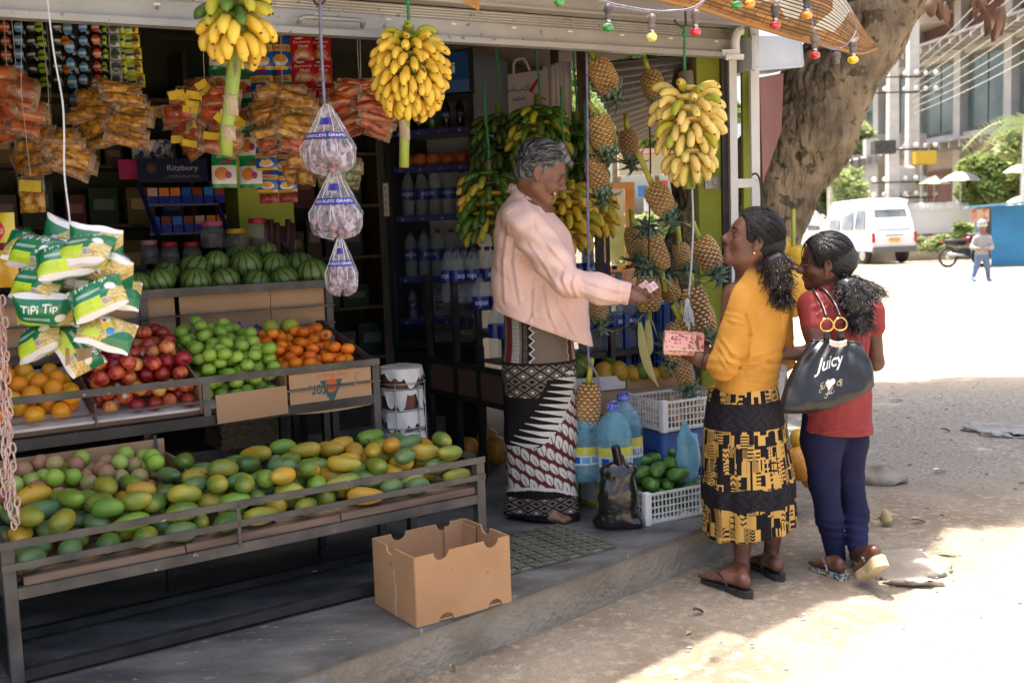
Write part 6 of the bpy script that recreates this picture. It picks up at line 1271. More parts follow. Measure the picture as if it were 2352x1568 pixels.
SM={'red':sach('red_sachet',black,(.50,.06,.02),(.6,.5,.4)),'blue':sach('blue_sachet',black,(.10,.30,.62),(.6,.65,.7)),'lime':sach('lime_sachet',black,(.30,.50,.03),(.05,.1,.02)),'orange':sach('orange_sachet',black,(.62,.18,.01),(.3,.05,.02)),'black':sach('black_sachet',black,(.03,.03,.03),(.5,.5,.5)),'grey':sach('grey_sachet',(.45,.45,.45),(.12,.10,.10),(.01,.12,.05)),'green':sach('green_yellow_sachet',(.45,.60,.03),(.5,.45,.2),(.01,.10,.04)),'yellow':sach('yellow_sachet',(.62,.52,.03),(.3,.12,.05),(.02,.1,.04))}
for(u,c,w,v1,ln)in((12,'red',30,175,1),(43,'blue',28,170,0),(73,'black',26,205,1),(92,'lime',28,205,3),(132,'black',26,200,1),(153,'orange',26,175,1),(203,'blue',30,250,3),(243,'blue',28,200,1),(281,'red',26,200,2),(306,'lime',16,200,1),(335,'grey',27,200,1),(358,'green',12,200,2),(372,'green',27,205,3),(392,'yellow',18,200,4)):
 uu=u*.785 if u>160 else u;strip(uu,48,v1,w,5 if v1>180 else 4,4.9,SM[c],f"hanging strip of {c if c != 'green' else 'green and yellow'} sachets, {ordw([12,43,73,92,132,153,203,243,281,306,335,358,372,392].index(u))} strip from the left",ln)
m_grp=mat('dusky_grape',(.24,.13,.17),(.40,.27,.29),s=8,rough=.35,rnd=.15);grm=MB();grm.ell((0,0,0),(.0125,.0125,.0145),10,7);grm=grm.mesh('grape',m_grp,True)
def film_mat():
 m=bpy.data.materials.new('crinkled_clear_film');m.use_nodes=True;N=m.node_tree.nodes;L=m.node_tree.links;b=N['Principled BSDF'];b.inputs['Base Color'].default_value=(.75,.75,.85,1);b.inputs['Roughness'].default_value=.18
 tc=N.new('ShaderNodeTexCoord');mp=N.new('ShaderNodeMapping');mp.inputs['Scale'].default_value=(1,1,.35);L.new(tc.outputs['Object'],mp.inputs[0]);nz=N.new('ShaderNodeTexNoise');nz.inputs['Scale'].default_value=34;nz.inputs['Detail'].default_value=4;nz.inputs['Distortion'].default_value=1.2;L.new(mp.outputs[0],nz.inputs[0])
 rp=N.new('ShaderNodeMapRange');rp.inputs[1].default_value=.48;rp.inputs[2].default_value=.66;rp.inputs[3].default_value=.16;rp.inputs[4].default_value=.62;L.new(nz.outputs[0],rp.inputs[0]);L.new(rp.outputs[0],b.inputs['Alpha'])
 bp=N.new('ShaderNodeBump');bp.inputs['Strength'].default_value=1;bp.inputs['Distance'].default_value=.02;L.new(nz.outputs[0],bp.inputs['Height']);L.new(bp.outputs[0],b.inputs['Normal']);return m
m_film=film_mat()
I=Img(512,128,(.045,.035,.28));I.text('SEEDLESS GRAPES',.03,.3,.45,(.7,.7,.72),wid=.94);m_gl=mat('violet_printed_band',(1,1,1),.95,s=9,rough=.3,img=I.img('grape_band'))
def grapebag(u,vt,vb,w,y,label,seed):
 k=PX(y);t=thing('grape_bag',label,'bag of grapes',at(u,vt,y),0,'grape bags hanging one below the other');H_=(vb-vt)*k;R=w*k/2;rr=random.Random(seed);rad=lambda q:R*(min(1,.12+q*1.35)if q<.62 else(1 if q<.85 else math.sqrt(max(.03,1-((q-.85)/.15)**2))))
 def f(a,q):th=a*2*PI;pl=1+.09*(1-q)*math.sin(th*9+seed)+.04*math.sin(th*5+q*5);return V3((rad(q)*pl*math.cos(th),rad(q)*.72*pl*math.sin(th),-H_*q+(.012*math.sin(th*3)if q>.9 else 0)))
 mb=MB();mb.grid(f,40,22,uv=False);mb.build('clear_bag',m_film,t,True)
 n=0;pts=[]
 while n<int(70*(w/125)**2)+12:
  q=rr.uniform(.55,.965);a=rr.uniform(0,6.28);s_=rr.random()**.4*.86;p=V3((rad(q)*s_*math.cos(a),rad(q)*.72*s_*math.sin(a),-H_*q));
  if all((p-o_).length>.019 for o_ in pts):pts.append(p)
  n+=1
 for p in pts:link('grape',grm,t,p,(rr.uniform(0,3),rr.uniform(0,3),0),rr.uniform(.9,1.15))
 q0=.43;mb=MB();mb.grid(lambda a,v:V3(f(.56+.38*a,q0+(1-v)*.095))*1.0+V3((0,-.004,0)),16,3);mb.build('printed_band',m_gl,t,True)
 mb=MB();mb.grid(lambda a,v:V3(f(.68+.14*a,.22+(1-v)*.10))+V3((0,-.004,0)),6,3);mb.build('printed_patch',mat('violet_print',(.045,.035,.28),rough=.3),t,True)
 mb=MB()
 for i in range(5):a=.55+.09*i;mb.tube([V3(f(a,q))*1.015 for q in np.linspace(.05,.75,12)],.0012,4)
 mb.build('film_crease',mat('film_fold',(.75,.75,.8),rough=.2),t,True)
grapebag(750,238,392,122,3.76,'topmost and fullest clear bag of dusky grapes',1);grapebag(768,388,542,118,3.78,'middle clear bag of grapes with violet lettering',2);grapebag(781,540,674,74,3.78,'lowest and smallest clear bag of grapes',3)
strap('violet_strap',((736,-30,3.76),(736,60,3.76),(741,170,3.76),(745,240,3.76)),.0062,m_vs,'violet strap from the hook down to the grape bags')
strap('thin_wire',((107,55,4.9),(115,160,4.9),(118,310,4.9)),.0015,m_wire,'thin wire hanging beside the sachets',4,'wire');strap('thin_wire',((820,88,5.0),(822,130,5.0),(826,195,5.0)),.002,m_wire,'thin hooked wire above the red ring snack bags',4,'wire')
# -------- open carton on the step
def panel(mb,w,h,t,notches=(),low=(),M=None,mi=0,arc=.030):
 pts=[(0,0)]
 for x in low:pts+=[(x-arc+arc*(1-math.cos(a)),arc*.9*math.sin(a))for a in np.linspace(0,PI,9)]
 pts+=[(w,0),(w,h)]
 for x in sorted(notches,reverse=True):pts+=[(x+arc*math.cos(a),h-arc*.95*math.sin(a))for a in np.linspace(0,PI,9)]
 pts+=[(0,h)];mb.prism(pts,-t/2,t/2,M,mi)
Q1,Q2,Q3=on(958,1443,HP),on(1174,1382,HP),on(871,1385,HP);ang=math.atan2((Q2-Q1).y,(Q2-Q1).x);bw,bd=(Q2-Q1).length,.30;bh=.243
bx=thing('cardboard_box','open empty brown cardboard box with notched rim on the step edge','box',Q1+V3((0,0,.003)),ang)
RX=Matrix.Rotation(PI/2,4,'X');T_=Matrix.Translation
m_box=mat('clean_cardboard',(.36,.20,.095),(.44,.255,.13),s=3.5,rough=.8,bump=.25,bs=9,det=9,spots=((.30,.17,.085),14,.69));m_boxd=mat('inner_cardboard',(.36,.20,.10),(.42,.245,.125),s=5,rough=.85,bump=.08,bs=14)
for nm,M_,w_,nt_,lw in(('front_panel',T_((0,0,0))@RX,bw,(.27*bw,.80*bw),(.30*bw,.82*bw)),('back_panel',T_((0,bd,0))@RX,bw,(.27*bw,.76*bw),()),('side_panel',Matrix.Rotation(PI/2,4,'Z')@RX,bd,(.55*bd,),()),('side_panel',T_((bw,0,0))@Matrix.Rotation(PI/2,4,'Z')@RX,bd,(.5*bd,),())):
 mb=MB();panel(mb,w_,bh,.005,nt_,lw,M_,0);o=mb.build(nm,m_box,bx)
mb=MB();mb.box((bw/2,bd/2,.004),(bw-.006,bd-.006,.006));mb.build('bottom_panel',m_boxd,bx)
mb=MB();mb.box((bw-.012,bd-.05,.12),(.004,.09,.22));mb.box((bw-.05,bd-.010,.12),(.09,.004,.22));mb.build('inner_flap',m_boxd,bx)
mb=MB();mb.grid(lambda u,v:V3((-.0040,.13+.012*u+.006*math.sin(v*9),.0+.17*v)),2,14);mb.build('tape_strip',mat('clear_tape',(.50,.36,.24),(.62,.5,.38),s=60,rough=.25),bx)
A_,B_=on(1414,1258,HP),on(1290,1205,HP);d1=(on(1174,1320,HP)-A_).normalized();d2=(B_-A_);d2=(d2-d1*d2.dot(d1)).normalized();mL,mW=.66,(B_-A_).length*.98
m_mat=mat('worn_rubber',(.075,.075,.055),(.14,.135,.10),s=9,rough=.8)
mt=thing('rubber_mat','grey-green rubber door mat with sunken cells beside the cardboard box','mat',A_+V3((0,0,.002)),math.atan2(d1.y,d1.x));sg=1 if(Matrix.Rotation(-math.atan2(d1.y,d1.x),3,'Z')@d2).y>0 else-1
mb=MB();mb.box((mL/2,sg*mW/2,.003),(mL,mW,.006));mb.build('mat_base',mat('dusty_rubber',(.12,.115,.085),(.17,.16,.12),s=12,rough=.9),mt)
mb=MB()
for i in range(12):
 x=i*mL/11;mb.box((x,sg*mW/2,.0085),(.008 if 0<i<11 else .016,mW,.009))
for i in range(11):
 for j in range(9):
  y=(j+(.5 if i%2 else 0))*mW/8.5;mb.box(((i+.5)*mL/11,sg*min(y,mW),.0082),(mL/11-.008,.009,.0085));mb.tube([((i+.5)*mL/11,sg*min(y+mW/17,mW),.006),((i+.5)*mL/11,sg*min(y+mW/17,mW),.0085)],.012,8)
o=mb.build('rib_lattice',m_mat,mt)
cs=at(923,900,4.82);ct_=thing('curd_pot_tower','tower of clay pots capped with white paper in a wire frame behind the mangoes','pot stack',V3((cs.x,cs.y,HP)))
m_clay=mat('terracotta',(.17,.065,.04),(.26,.11,.07),s=9,rough=.85);m_pap=mat('white_wrapping_paper',(.66,.66,.64),(.72,.72,.70),s=8,rough=.75,bump=.5,bs=25)
for i in range(7):
 z=.002+i*.101;mb=MB();mb.lathe([(.060,0),(.082,.02),(.092,.06),(.094,.092),(.098,.100),(.08,.1)],20);pt_=mb.build('clay_pot',m_clay,ct_,40,(0,0,z));rr=random.Random(i+2);jag=[rr.choice([.03,.06,.09,.105,.10])for _ in range(14)]
 def cap(u,v,jag=jag):
  a=u*2*PI;k=jag[int(u*11+.3*math.sin(9*u))%14]*(1-abs((u*11+.3*math.sin(9*u))%1-.5)**2*1.6);r=.100*min(1,v*2.4)if v<.45 else .101+.012*(v-.45)*math.sin(a*7+i)+.010*(v-.45);return V3((r*math.cos(a),r*math.sin(a),.106-max(0,v-.45)/.55*max(.012,k)))
 mb=MB();mb.grid(cap,56,9,uv=False);mb.build('paper_cap',m_pap,ct_,True,(0,0,z))
 mb=MB();mb.tube([(.103*math.cos(a),.103*math.sin(a),.104)for a in np.linspace(0,2*PI,25)],.0014,4,cap=False);mb.build('rubber_band',m_stem,ct_,False,(0,0,z))
I=Img(128,96,(.62,.55,.20));
for k in range(4):I.text('curd fresh',.1,.72-k*.2,.1,(.1,.1,.1),wid=.8)
mb=MB();mb.grid(lambda u,v:V3((.06*(u-.5),.04*(v-.5),.0)),2,2);mb.build('paper_label',mat('yellow_note',(1,1,1),.9,img=I.img('note')),ct_,False,(.01,-.02,.002+6*.101+.121))
m_zinc=mat('zinc_wire',(.35,.35,.34),(.5,.5,.48),s=40,rough=.4,metal=.6);mb=MB()
for k in range(6):a=k*PI/3+.35;mb.tube([(.112*math.cos(a),.112*math.sin(a),0),(.112*math.cos(a),.112*math.sin(a),.64)],.003,5)
for z in(.01,.22,.43,.64):mb.tube([(.112*math.cos(a),.112*math.sin(a),z)for a in np.linspace(0,2*PI,25)],.003,5,cap=False)
mb.build('wire_frame',m_zinc,ct_,True)
# -------- plastic crates
def crate(name,label,org,ang,L,D,Hh,m,grid_=(15,5),cat='crate',bars=.0045,z=None):
 t=thing(name,label,cat,org,ang);c=.018
 for nm,a,b in(('side_lattice',(0,0),(L,0)),('side_lattice',(0,D),(L,D)),('side_lattice',(0,0),(0,D)),('side_lattice',(L,0),(L,D))):
  mb=MB();ln=math.hypot(b[0]-a[0],b[1]-a[1]);ux,uy=(b[0]-a[0])/ln,(b[1]-a[1])/ln;P_=lambda s,z:V3((a[0]+ux*s,a[1]+uy*s,z));n=max(4,int(ln/.021))
  for i in range(1,n):mb.bar(P_(ln*i/n,.012),P_(ln*i/n,Hh-.012),bars,.005,up=(ux,uy,0))
  for j in range(0,grid_[1]):mb.bar(P_(c,.014+(Hh-.028)*j/(grid_[1]-1)),P_(ln-c,.014+(Hh-.028)*j/(grid_[1]-1)),.007,.005 if 0<j<grid_[1]-1 else .012)
  mb.build(nm,m,t)
 for x,y in((0,0),(L,0),(0,D),(L,D)):
  mb=MB();mb.box((x,y,Hh/2),(.034,.034,Hh));o=mb.build('corner_post',m,t);md=o.modifiers.new('b','BEVEL');md.width=.006;md.segments=2
 mb=MB();mb.box((L/2,D/2,.006),(L,D,.01));mb.build('crate_floor',m,t);return t
m_wc=mat('white_crate_plastic',(.56,.56,.58),(.66,.66,.68),s=6,rough=.45,spots=((.35,.32,.3),16,.7));m_bc=mat('blue_crate_plastic',(.02,.07,.27),(.04,.11,.36),s=6,rough=.5,spots=((.30,.26,.2),9,.62))
AC=math.atan2(.467,.884);c1=V3((.7103,4.8084,.52));cxd,cyd=V3((math.cos(AC),math.sin(AC),0)),V3((-math.sin(AC),math.cos(AC),0))
crate('plastic_crate','upper white plastic crate of small fruit on the blue crates',c1,AC,.42,.30,.157,m_wc)
crate('plastic_crate','lower white plastic crate full of avocados on the step',V3((.5764,4.4642,HP)),AC,.40,.36,.152,m_wc)
for i,z in enumerate((HP+.006,HP+.178)):
 t=crate('blue_crate',('lower' if i==0 else 'upper')+' blue plastic crate under the upper white crate',c1+cyd*.02+cxd*.01-V3((0,0,.52-z)),AC,.42,.30,.168,m_bc,bars=.009);
 if i:mb=MB();mb.box((.21,-.004,.12),(.42,.008,.09));mb.box((-.004,.15,.12),(.008,.30,.09));mb.build('solid_band',m_bc,t)
for k in range(4):
 p=at(1395+45*k,790,5.75);crate('blue_crate',f"dark blue crate stacked behind the hanging pineapples, {ordw(k)} from left",V3((p.x,p.y,.62+.002*k)),.25,.36 if k==3 else .09,.3,.44 if k>1 else .40,m_bc,bars=.012)
m_avo=mat('avocado_skin',(.035,.11,.018),(.09,.20,.035),s=30,rough=.35,bump=.2,bs=120,rnd=.12);avm=mango_mb(.108,.034,-.35,5).mesh('avocado',m_avo,True)
al=drop(40,.03,.38,.03,.34,lambda w:.012,[(-.026,.027),(.018,.033)],0,40,51);rows={}
for i,(x,y,z,yw)in enumerate(sorted(al,key=lambda q:(round(q[1]/.09),q[0]))):
 k=round(y/.09);rows[k]=rows.get(k,0)+1;o=link('avocado',avm,None,V3((.5764,4.4642,HP))+cxd*x+cyd*y+V3((0,0,z)),(0,rng.uniform(-.3,.3),yw+AC));tag(o,f"green avocado in the lower white crate, {'layer on top' if z > .08 else 'bottom layer'}, {ordw(k)} row, {ordw(rows[k] - 1)} from left",'avocado','avocados in the white crate')
m_sf=mat('pale_small_fruit',(.50,.36,.10),(.60,.40,.28),s=9,rough=.5,rnd=.15);sfm=round_fruit('sf',.026,1,.02).mesh('wood_apple',m_sf,True)
sfl=sorted(drop(46,.03,.40,.03,.28,lambda w:.012,[(0,.026)],0,30,52),key=lambda q:(int(q[1]/.06),q[0]));rk={}
for i,(x,y,z,yw)in enumerate(sfl):
 kk=int(y/.06);rk[kk]=rk.get(kk,-1)+1;o=link('small_fruit',sfm,None,c1+cxd*x+cyd*y+V3((0,0,z)),(0,0,yw));tag(o,f'small yellowish fruit inside the upper white crate, {ordw(kk)} row, {ordw(rk[kk])} from left','fruit','small yellowish fruit inside the upper white crate')
pb=at(1318,880,5.12);PAng=.30;pbx=thing('wooden_box','long wooden box lined with cardboard carrying the papayas','box',V3((pb.x,pb.y,HP)),PAng);m_pine=mat('bare_pine_board',(.36,.23,.13),(.46,.31,.18),s=5,rough=.8,stretch=(.6,5,5))
for j in range(4):mb=MB();mb.box((.32,0,.07+j*.125),(.70,.018,.118));mb.build('board',m_pine,pbx)
for x in(0,.64):mb=MB();mb.box((x,.15,.26),(.02,.30,.52));mb.build('end_board',m_pine,pbx)
mb=MB();mb.box((.32,.15,.50),(.66,.29,.012));mb.build('top_board',m_pine,pbx)
mb=MB();mb.box((.13,-.003,.545),(.30,.005,.07));mb.build('card_edge',m_pap,pbx);mb=MB();mb.box((.47,-.003,.545),(.36,.005,.08));mb.build('card_edge',m_card,pbx)
m_pp=mat('ripe_papaya',(.55,.26,.02),(.20,.26,.03),s=5,rough=.4,ctr=(.45,.62),rnd=.08);m_pg=mat('green_papaya',(.05,.13,.02),(.16,.24,.03),s=5,rough=.4);
for i,(u,v,a,b,m,l)in enumerate(((1326,846,24,36,m_pg,'dark green papaya half hidden behind the man'),(1386,856,24,25,m_pp,'orange and green papaya, first right of the hanging pineapple'),(1424,852,22,26,m_pp,'orange papaya in the middle of the wooden box'),(1452,858,19,20,m_pp,'small yellow papaya right of the orange one'),(1478,852,19,20,m_pg,'green papaya at the right of the row'),(1400,834,22,14,m_pg,'green papaya lying behind the orange ones'),(1528,852,20,20,m_pp,'yellow papaya under the purse'),(1500,858,18,18,m_pp,'dull yellow papaya behind the hanging leaf'))):
 y=5.22+(.12 if v<840 else 0);k=PX(y);mb=mango_mb(2,1,-.12,i);o=link('papaya',mb.mesh('papaya',m,True),None,at(u,v,y),(0,rng.uniform(-1.3,-1.0)if b>a else .3,.5+i),(max(a,b)*k,min(a,b)*k,min(a,b)*k));tag(o,l,'papaya')
gc=on(1372,1168,HP);gcb=thing('green_carton','green and yellow printed fruit carton under the big water bottles','carton',V3((gc.x,gc.y,HP)),AC);I=Img(128,96,(.25,.42,.02));I.mask(I.noise(12,1,3)>.6,(.5,.5,.04));I.mask(I.noise(9,1,5)>.8,(.06,.2,.02));I.rect(.45,.15,.95,.8,(.6,.62,.62));
for k in range(5):I.rect(.5,.25+k*.1,.9,.27+k*.1,(.2,.2,.22))
mb=MB();w_,d_,h_=.36,.26,.148
mb.grid(lambda u,v:V3((0,d_*(1-u),h_*v)),1,1);mb.grid(lambda u,v:V3((w_*u,0,h_*v)),1,1);mb.grid(lambda u,v:V3((w_*u,d_*v,h_)),1,1,mi=1);mb.grid(lambda u,v:V3((w_,d_*u,h_*v)),1,1);mb.grid(lambda u,v:V3((w_*(1-u),d_,h_*v)),1,1);mb.build('carton_body',[mat('green_carton_print',(1,1,1),.9,img=I.img('green_print'),rough=.5),m_pap],gcb)
mb=MB();mb.box((w_/2+.002,d_/2,h_+.003),(w_,d_,.004));mb.build('carton_lid',m_pap,gcb)
def clear(name,c,a=.34,rough=.08):
 m=mat(name,c,rough=rough,alpha=a,coat=.3,bump=.5,bs=30);return m
m_wat=clear('blue_tinted_water_bottle',(.16,.42,.55),.42);m_pet=clear('clear_bottle_plastic',(.45,.52,.58),.22);m_cap=mat('blue_cap',(.03,.06,.45),(.25,.3,.6),s=90,rough=.4,ctr=(.5,.55));m_dcap=mat('navy_cap',(.01,.015,.08),rough=.4)
I=Img(256,128,(.55,.62,.60));I.rect(0,.55,1,1,(.55,.52,.08));I.rect(.1,.1,.3,.45,(.02,.07,.4));I.rect(.35,.1,.55,.45,(.08,.35,.62));I.text('BLUE',.62,.15,.3,(.01,.04,.3),wid=.3);m_wl=mat('water_bottle_label',(1,1,1),.95,img=I.img('water_label'),rough=.3)
I=Img(256,96,(.012,.03,.24));I.text('aqua',.1,.3,.4,(.5,.6,.7),wid=.3);I.text('aqua',.6,.3,.4,(.5,.6,.7),wid=.3);m_bl=mat('blue_bottle_label',(1,1,1),.95,img=I.img('bottle_label'),rough=.3)
prof5=[(.001,.004),(.06,0),(.078,.012)]+[(.080-.004*(i%2),.03+i*.014)for i in range(13)]+[(.078,.225),(.066,.265),(.045,.298),(.024,.318),(.021,.330)]
def bigbottle(p,label,s=1.0):
 t=thing('water_bottle',label,'water bottle',p);mb=MB();mb.lathe([(r*s,z*s)for r,z in prof5],28);mb.build('bottle_body',m_wat,t,True);mb=MB();mb.lathe([(.027*s,.325*s),(.028*s,.333*s),(.026*s,.350*s)],18);mb.tube([(.024*s*math.cos(a),-.01+.05*math.sin(a)*0+.03*math.cos(a),.335*s+.03*math.sin(a))for a in np.linspace(0,PI,10)],.004,5);mb.build('cap',m_cap,t,40)
 mb=MB();mb.grid(lambda u,v:V3((.0815*s*math.cos(-2.6+2.2*u),.0815*s*math.sin(-2.6+2.2*u),(.09+.085*v)*s)),14,1);mb.build('label',m_wl,t,True);return t
zc=HP+.153;b1p=at(1413,1128,4.62);bigbottle(V3((b1p.x,b1p.y,zc)),'large blue tinted water bottle with a blue handle cap behind the black bag',1.08);b2p=at(1346,1110,4.72);bigbottle(V3((b2p.x,b2p.y,zc)),'large blue tinted water bottle just right of the sarong');b3p=at(1436,1100,4.80);bigbottle(V3((b3p.x,b3p.y,zc)),'large water bottle standing behind the front one',1.12)
bp_=on(1420,1214,HP);S=SDF();c=V3((bp_.x,bp_.y+.02,HP));S.chain([c+V3((0,0,.06)),c+V3((.004,0,.15)),c+V3((.010,0,.225))],[.082,.080,.072],.03,(0,1,0),.6);S.cone(c+V3((-.085,0,.03)),c+V3((.085,-.01,.025)),.03,.03,.03);S.cone(c+V3((-.050,0,.262)),c+V3((.068,0,.262)),.026,.024,.02);S.cone(c+V3((.02,0,.27)),c+V3((.018,0,.315)),.022,.018,.02)
f1_,f2_=folds(41,.006,(30,10,8),6),folds(42,.0025,(60,20,30),6);S.disp=lambda x,y,z:f1_(x,y,z)+f2_(x,y,z);S.cut(c,(0,0,-1))
bb=thing('black_bag','black polythene bag with a black bottle neck poking out, standing on the step','bag',c);body_obj(bb,'bag_film',S,mat('black_polythene',(.006,.006,.007),(.012,.012,.013),s=8,rough=.22,coat=.6,bump=.7,bs=26),.0045,c,1)
mb=MB();mb.tube([c+V3((.012,-.01,.29)),c+V3((-.004,-.02,.372))],[.021,.021],16);mb.build('bottle_neck',mat('black_gloss',(.01,.01,.01),rough=.12),bb,40,off=c)
S=SDF();q=at(1578,1080,4.68);S.chain([at(1572,975,4.68),at(1574,1010,4.68),at(1578,1050,4.68),at(1580,1086,4.68)],[.016,.030,.044,.046],.03,(0,1,0),.6);S.cone(at(1596,1000,4.7),at(1592,1060,4.7),.012,.03,.03);f1_=folds(45,.006,(50,14,6),6);S.disp=lambda x,y,z:f1_(x,y,z)
o=body_obj(None,'carrier_bag',S,mat('thin_blue_polythene',(.10,.36,.52),(.22,.50,.62),s=7,rough=.25,alpha=.72,coat=.4,bump=.7,bs=30,stretch=(2,2,.5)),.0045,q,1);o.location=q;tag(o,'thin blue carrier bag hanging between the two white crates','bag')
m_kc=mat('yellow_king_coconut',(.58,.32,.03),(.66,.42,.06),s=6,rough=.4,spots=((.25,.16,.03),12,.66),rnd=.06);m_oc=mat('orange_king_coconut',(.48,.14,.015),(.50,.28,.04),s=6,rough=.45,spots=((.12,.05,.02),10,.64),rnd=.08)
mb=MB();n,k=16,12
for i in range(k+1):
 t=i/k;rr_=math.sin(PI*t)**.75*(1-.18*(t-.5)*2*(1 if t>.5 else .3));zz=-math.cos(PI*t)*1.18
 for j in range(n):a=2*PI*j/n;mb.v.append((rr_*math.cos(a)*(1+.05*math.cos(3*a)),rr_*math.sin(a)*(1+.05*math.cos(3*a)),zz))
for i in range(k):
 for j in range(n):a=i*n+j;b=i*n+(j+1)%n;mb.f.append((a,b,b+n,a+n));mb.m.append(0)
kcm={m.name:mb.mesh('king_coconut',m,True)for m in(m_kc,m_oc)}
for(u,v,r,y,m,l)in((1800,572,25,5.55,m_kc,'yellow king coconut hanging highest, behind the hair of the woman'),(1838,598,30,5.5,m_kc,'yellow king coconut hanging between the two women, upper right'),(1826,658,32,5.42,m_kc,'large yellow king coconut in the middle of the hanging bunch'),(1872,662,24,5.6,m_kc,'yellow king coconut half hidden behind the girl'),(1826,702,23,5.5,m_kc,'lowest hanging king coconut with a pointed tip'),(1800,620,26,5.6,m_kc,'yellow king coconut just behind the ponytail of the woman'),(1838,1012,24,5.25,m_kc,'greenish yellow king coconut on top of the floor pile'),(1836,1066,34,5.15,m_oc,'bright orange king coconut on the step end'),(1866,1040,28,5.35,m_oc,'orange king coconut behind the knees of the girl'),(1862,1092,26,5.22,m_oc,'orange king coconut at the step corner'),(1075,1032,25,5.85,m_oc,'dark orange coconut on the floor, left one by the mango rack'),(1140,1035,30,5.75,m_oc,'dark orange coconut on the floor just left of the sarong'),(1118,1010,26,6.0,m_oc,'dark orange coconut behind the other two on the floor')):
 o=link('king_coconut',kcm[m.name],None,at(u,v,y),(rng.uniform(-.3,.3),PI+rng.uniform(-.3,.3),rng.uniform(0,6)),r*PX(y));tag(o,l,'king coconut')
mb=MB();mb.tube([at(1822,480,5.5),at(1822,560,5.5),at(1820,690,5.52)],.012,6);o=mb.build('coconut_stalk',m_pst,smooth=True);tag(o,'stalk of the hanging king coconut bunch beside the tree','stalk')
# -------- bottle rack, fridge, shelves in the dark interior
BRO=at(1165,900,5.25);BLp=at(991,900,6.0);bdir=math.atan2(-(BLp-BRO).x,(BLp-BRO).y);br=thing('bottle_rack','black stepped metal rack holding water bottles beside the fridge','rack',V3((BRO.x,BRO.y,HP)),bdir);dlen=math.hypot((BLp-BRO).x,(BLp-BRO).y)
tiers=[(.04,.66,.0),(.30,.80,.0),(.56,.94,0)]
for x in(0,.68,1.15):
 for y,z in((0,.78),(.28,.92),(.54,1.06),(dlen,1.10)):fbar(br,'leg',(x,y,0),(x,y,z),.032,.032,m_rackb)
for x in(0,1.15):
 for z in(.42,.60):fbar(br,'side_bar',(x,.017,z),(x,dlen-.017,z),.028,.028,m_rackb)
 mb=MB();mb.box((x,dlen/2,.51),(.01,dlen-.04,.15));mb.build('side_board',mat('brown_hardboard',(.13,.075,.05),(.17,.1,.07),s=3),br)
for i,(y,z,_)in enumerate(tiers):
 mb=MB();mb.box((.575,y+.10,z-.015),(1.12,.24,.02));mb.build('shelf_board',m_plank,br)
 fbar(br,'front_bar',(0,y-.02,z-.02),(1.15,y-.02,z-.02),.02,.03,m_rackb);fbar(br,'guard_rail',(0,y-.03,z+.12),(1.15,y-.03,z+.12),.012,.012,m_rackb)
bprof=[(.001,.003),(.036,0),(.042,.012),(.043,.06),(.040,.07),(.043,.08),(.043,.11),(.044,.112),(.044,.185),(.043,.187),(.0425,.215),(.036,.245),(.022,.272),(.014,.285),(.014,.292)]
mb=MB();mb.lathe(bprof,18);bbm=mb.mesh('bottle_body',m_pet,True);mb=MB();mb.lathe([(.0445,.113),(.0450,.116),(.0450,.182),(.0445,.185)],18);
mb2=MB();mb2.grid(lambda u,v:V3((.0452*math.cos(2*PI*u),.0452*math.sin(2*PI*u),.113+.072*v)),18,1);blm=mb2.mesh('label',m_bl,True);mb=MB();mb.lathe([(.016,.288),(.0165,.290),(.0165,.308),(.015,.310)],12);bcm=mb.mesh('cap',m_dcap,40)
def bottle(p,label,s=1.,rz=0.,m=None,lm=None,cm=None,par=None):
 t=thing('bottle',label,'bottle',p,rz,'bottles of water');link('bottle_body',m or bbm,t,scale=s);link('label',lm or blm,t,scale=s);link('cap',cm or bcm,t,scale=s);return t
BM=Matrix.Translation((BRO.x,BRO.y,HP))@Matrix.Rotation(bdir,4,'Z')
for ti,(y,z,_)in enumerate(tiers):
 for i in range(11):
  for j in range(2):
   if ti==1 and j==1:continue
   p=BM@V3((.06+i*.102,y+.05+j*.10,z-.004));bottle(p,f"blue labelled water bottle on the {['lower', 'middle', 'upper'][ti]} tier of the rack, {['front', 'back'][j]} row, {ordw(i)} from left",1.02,rng.uniform(0,6))
fr0,fr1=at(905,800,6.35),at(1112,800,6.15);fa=math.atan2((fr1-fr0).y,(fr1-fr0).x);fw=math.hypot((fr1-fr0).x,(fr1-fr0).y);ztopf=at(1000,118,6.25).z;zdoor0=at(1000,795,6.25).z;zd1=at(1000,225,6.25).z
fg=thing('drinks_fridge','tall glass door drinks fridge with a dark blue header behind the water bottles','fridge',V3((fr0.x,fr0.y,HP)),fa);m_frb=mat('black_fridge_casing',(.012,.012,.014),(.02,.02,.022),s=5,rough=.35)
Z=lambda z:z-HP
fbx=lambda nm,c,d,m:MB().box(c,d).build(nm,m,fg)
fbx('casing_side',(.012,.30,Z(ztopf)/2),(.024,.60,Z(ztopf)),m_frb);fbx('casing_side',(fw-.012,.30,Z(ztopf)/2),(.024,.60,Z(ztopf)),m_frb);fbx('casing_back',(fw/2,.59,Z(ztopf)/2),(fw-.05,.02,Z(ztopf)),mat('grey_fridge_liner',(.50,.52,.55),(.58,.60,.63),s=3,rough=.5));fbx('plinth',(fw/2,.30,Z(zdoor0)/2-.02),(fw-.05,.56,Z(zdoor0)-.04),m_frb);fbx('casing_top',(fw/2,.3,Z(ztopf)-.01),(fw-.05,.56,.02),m_frb)
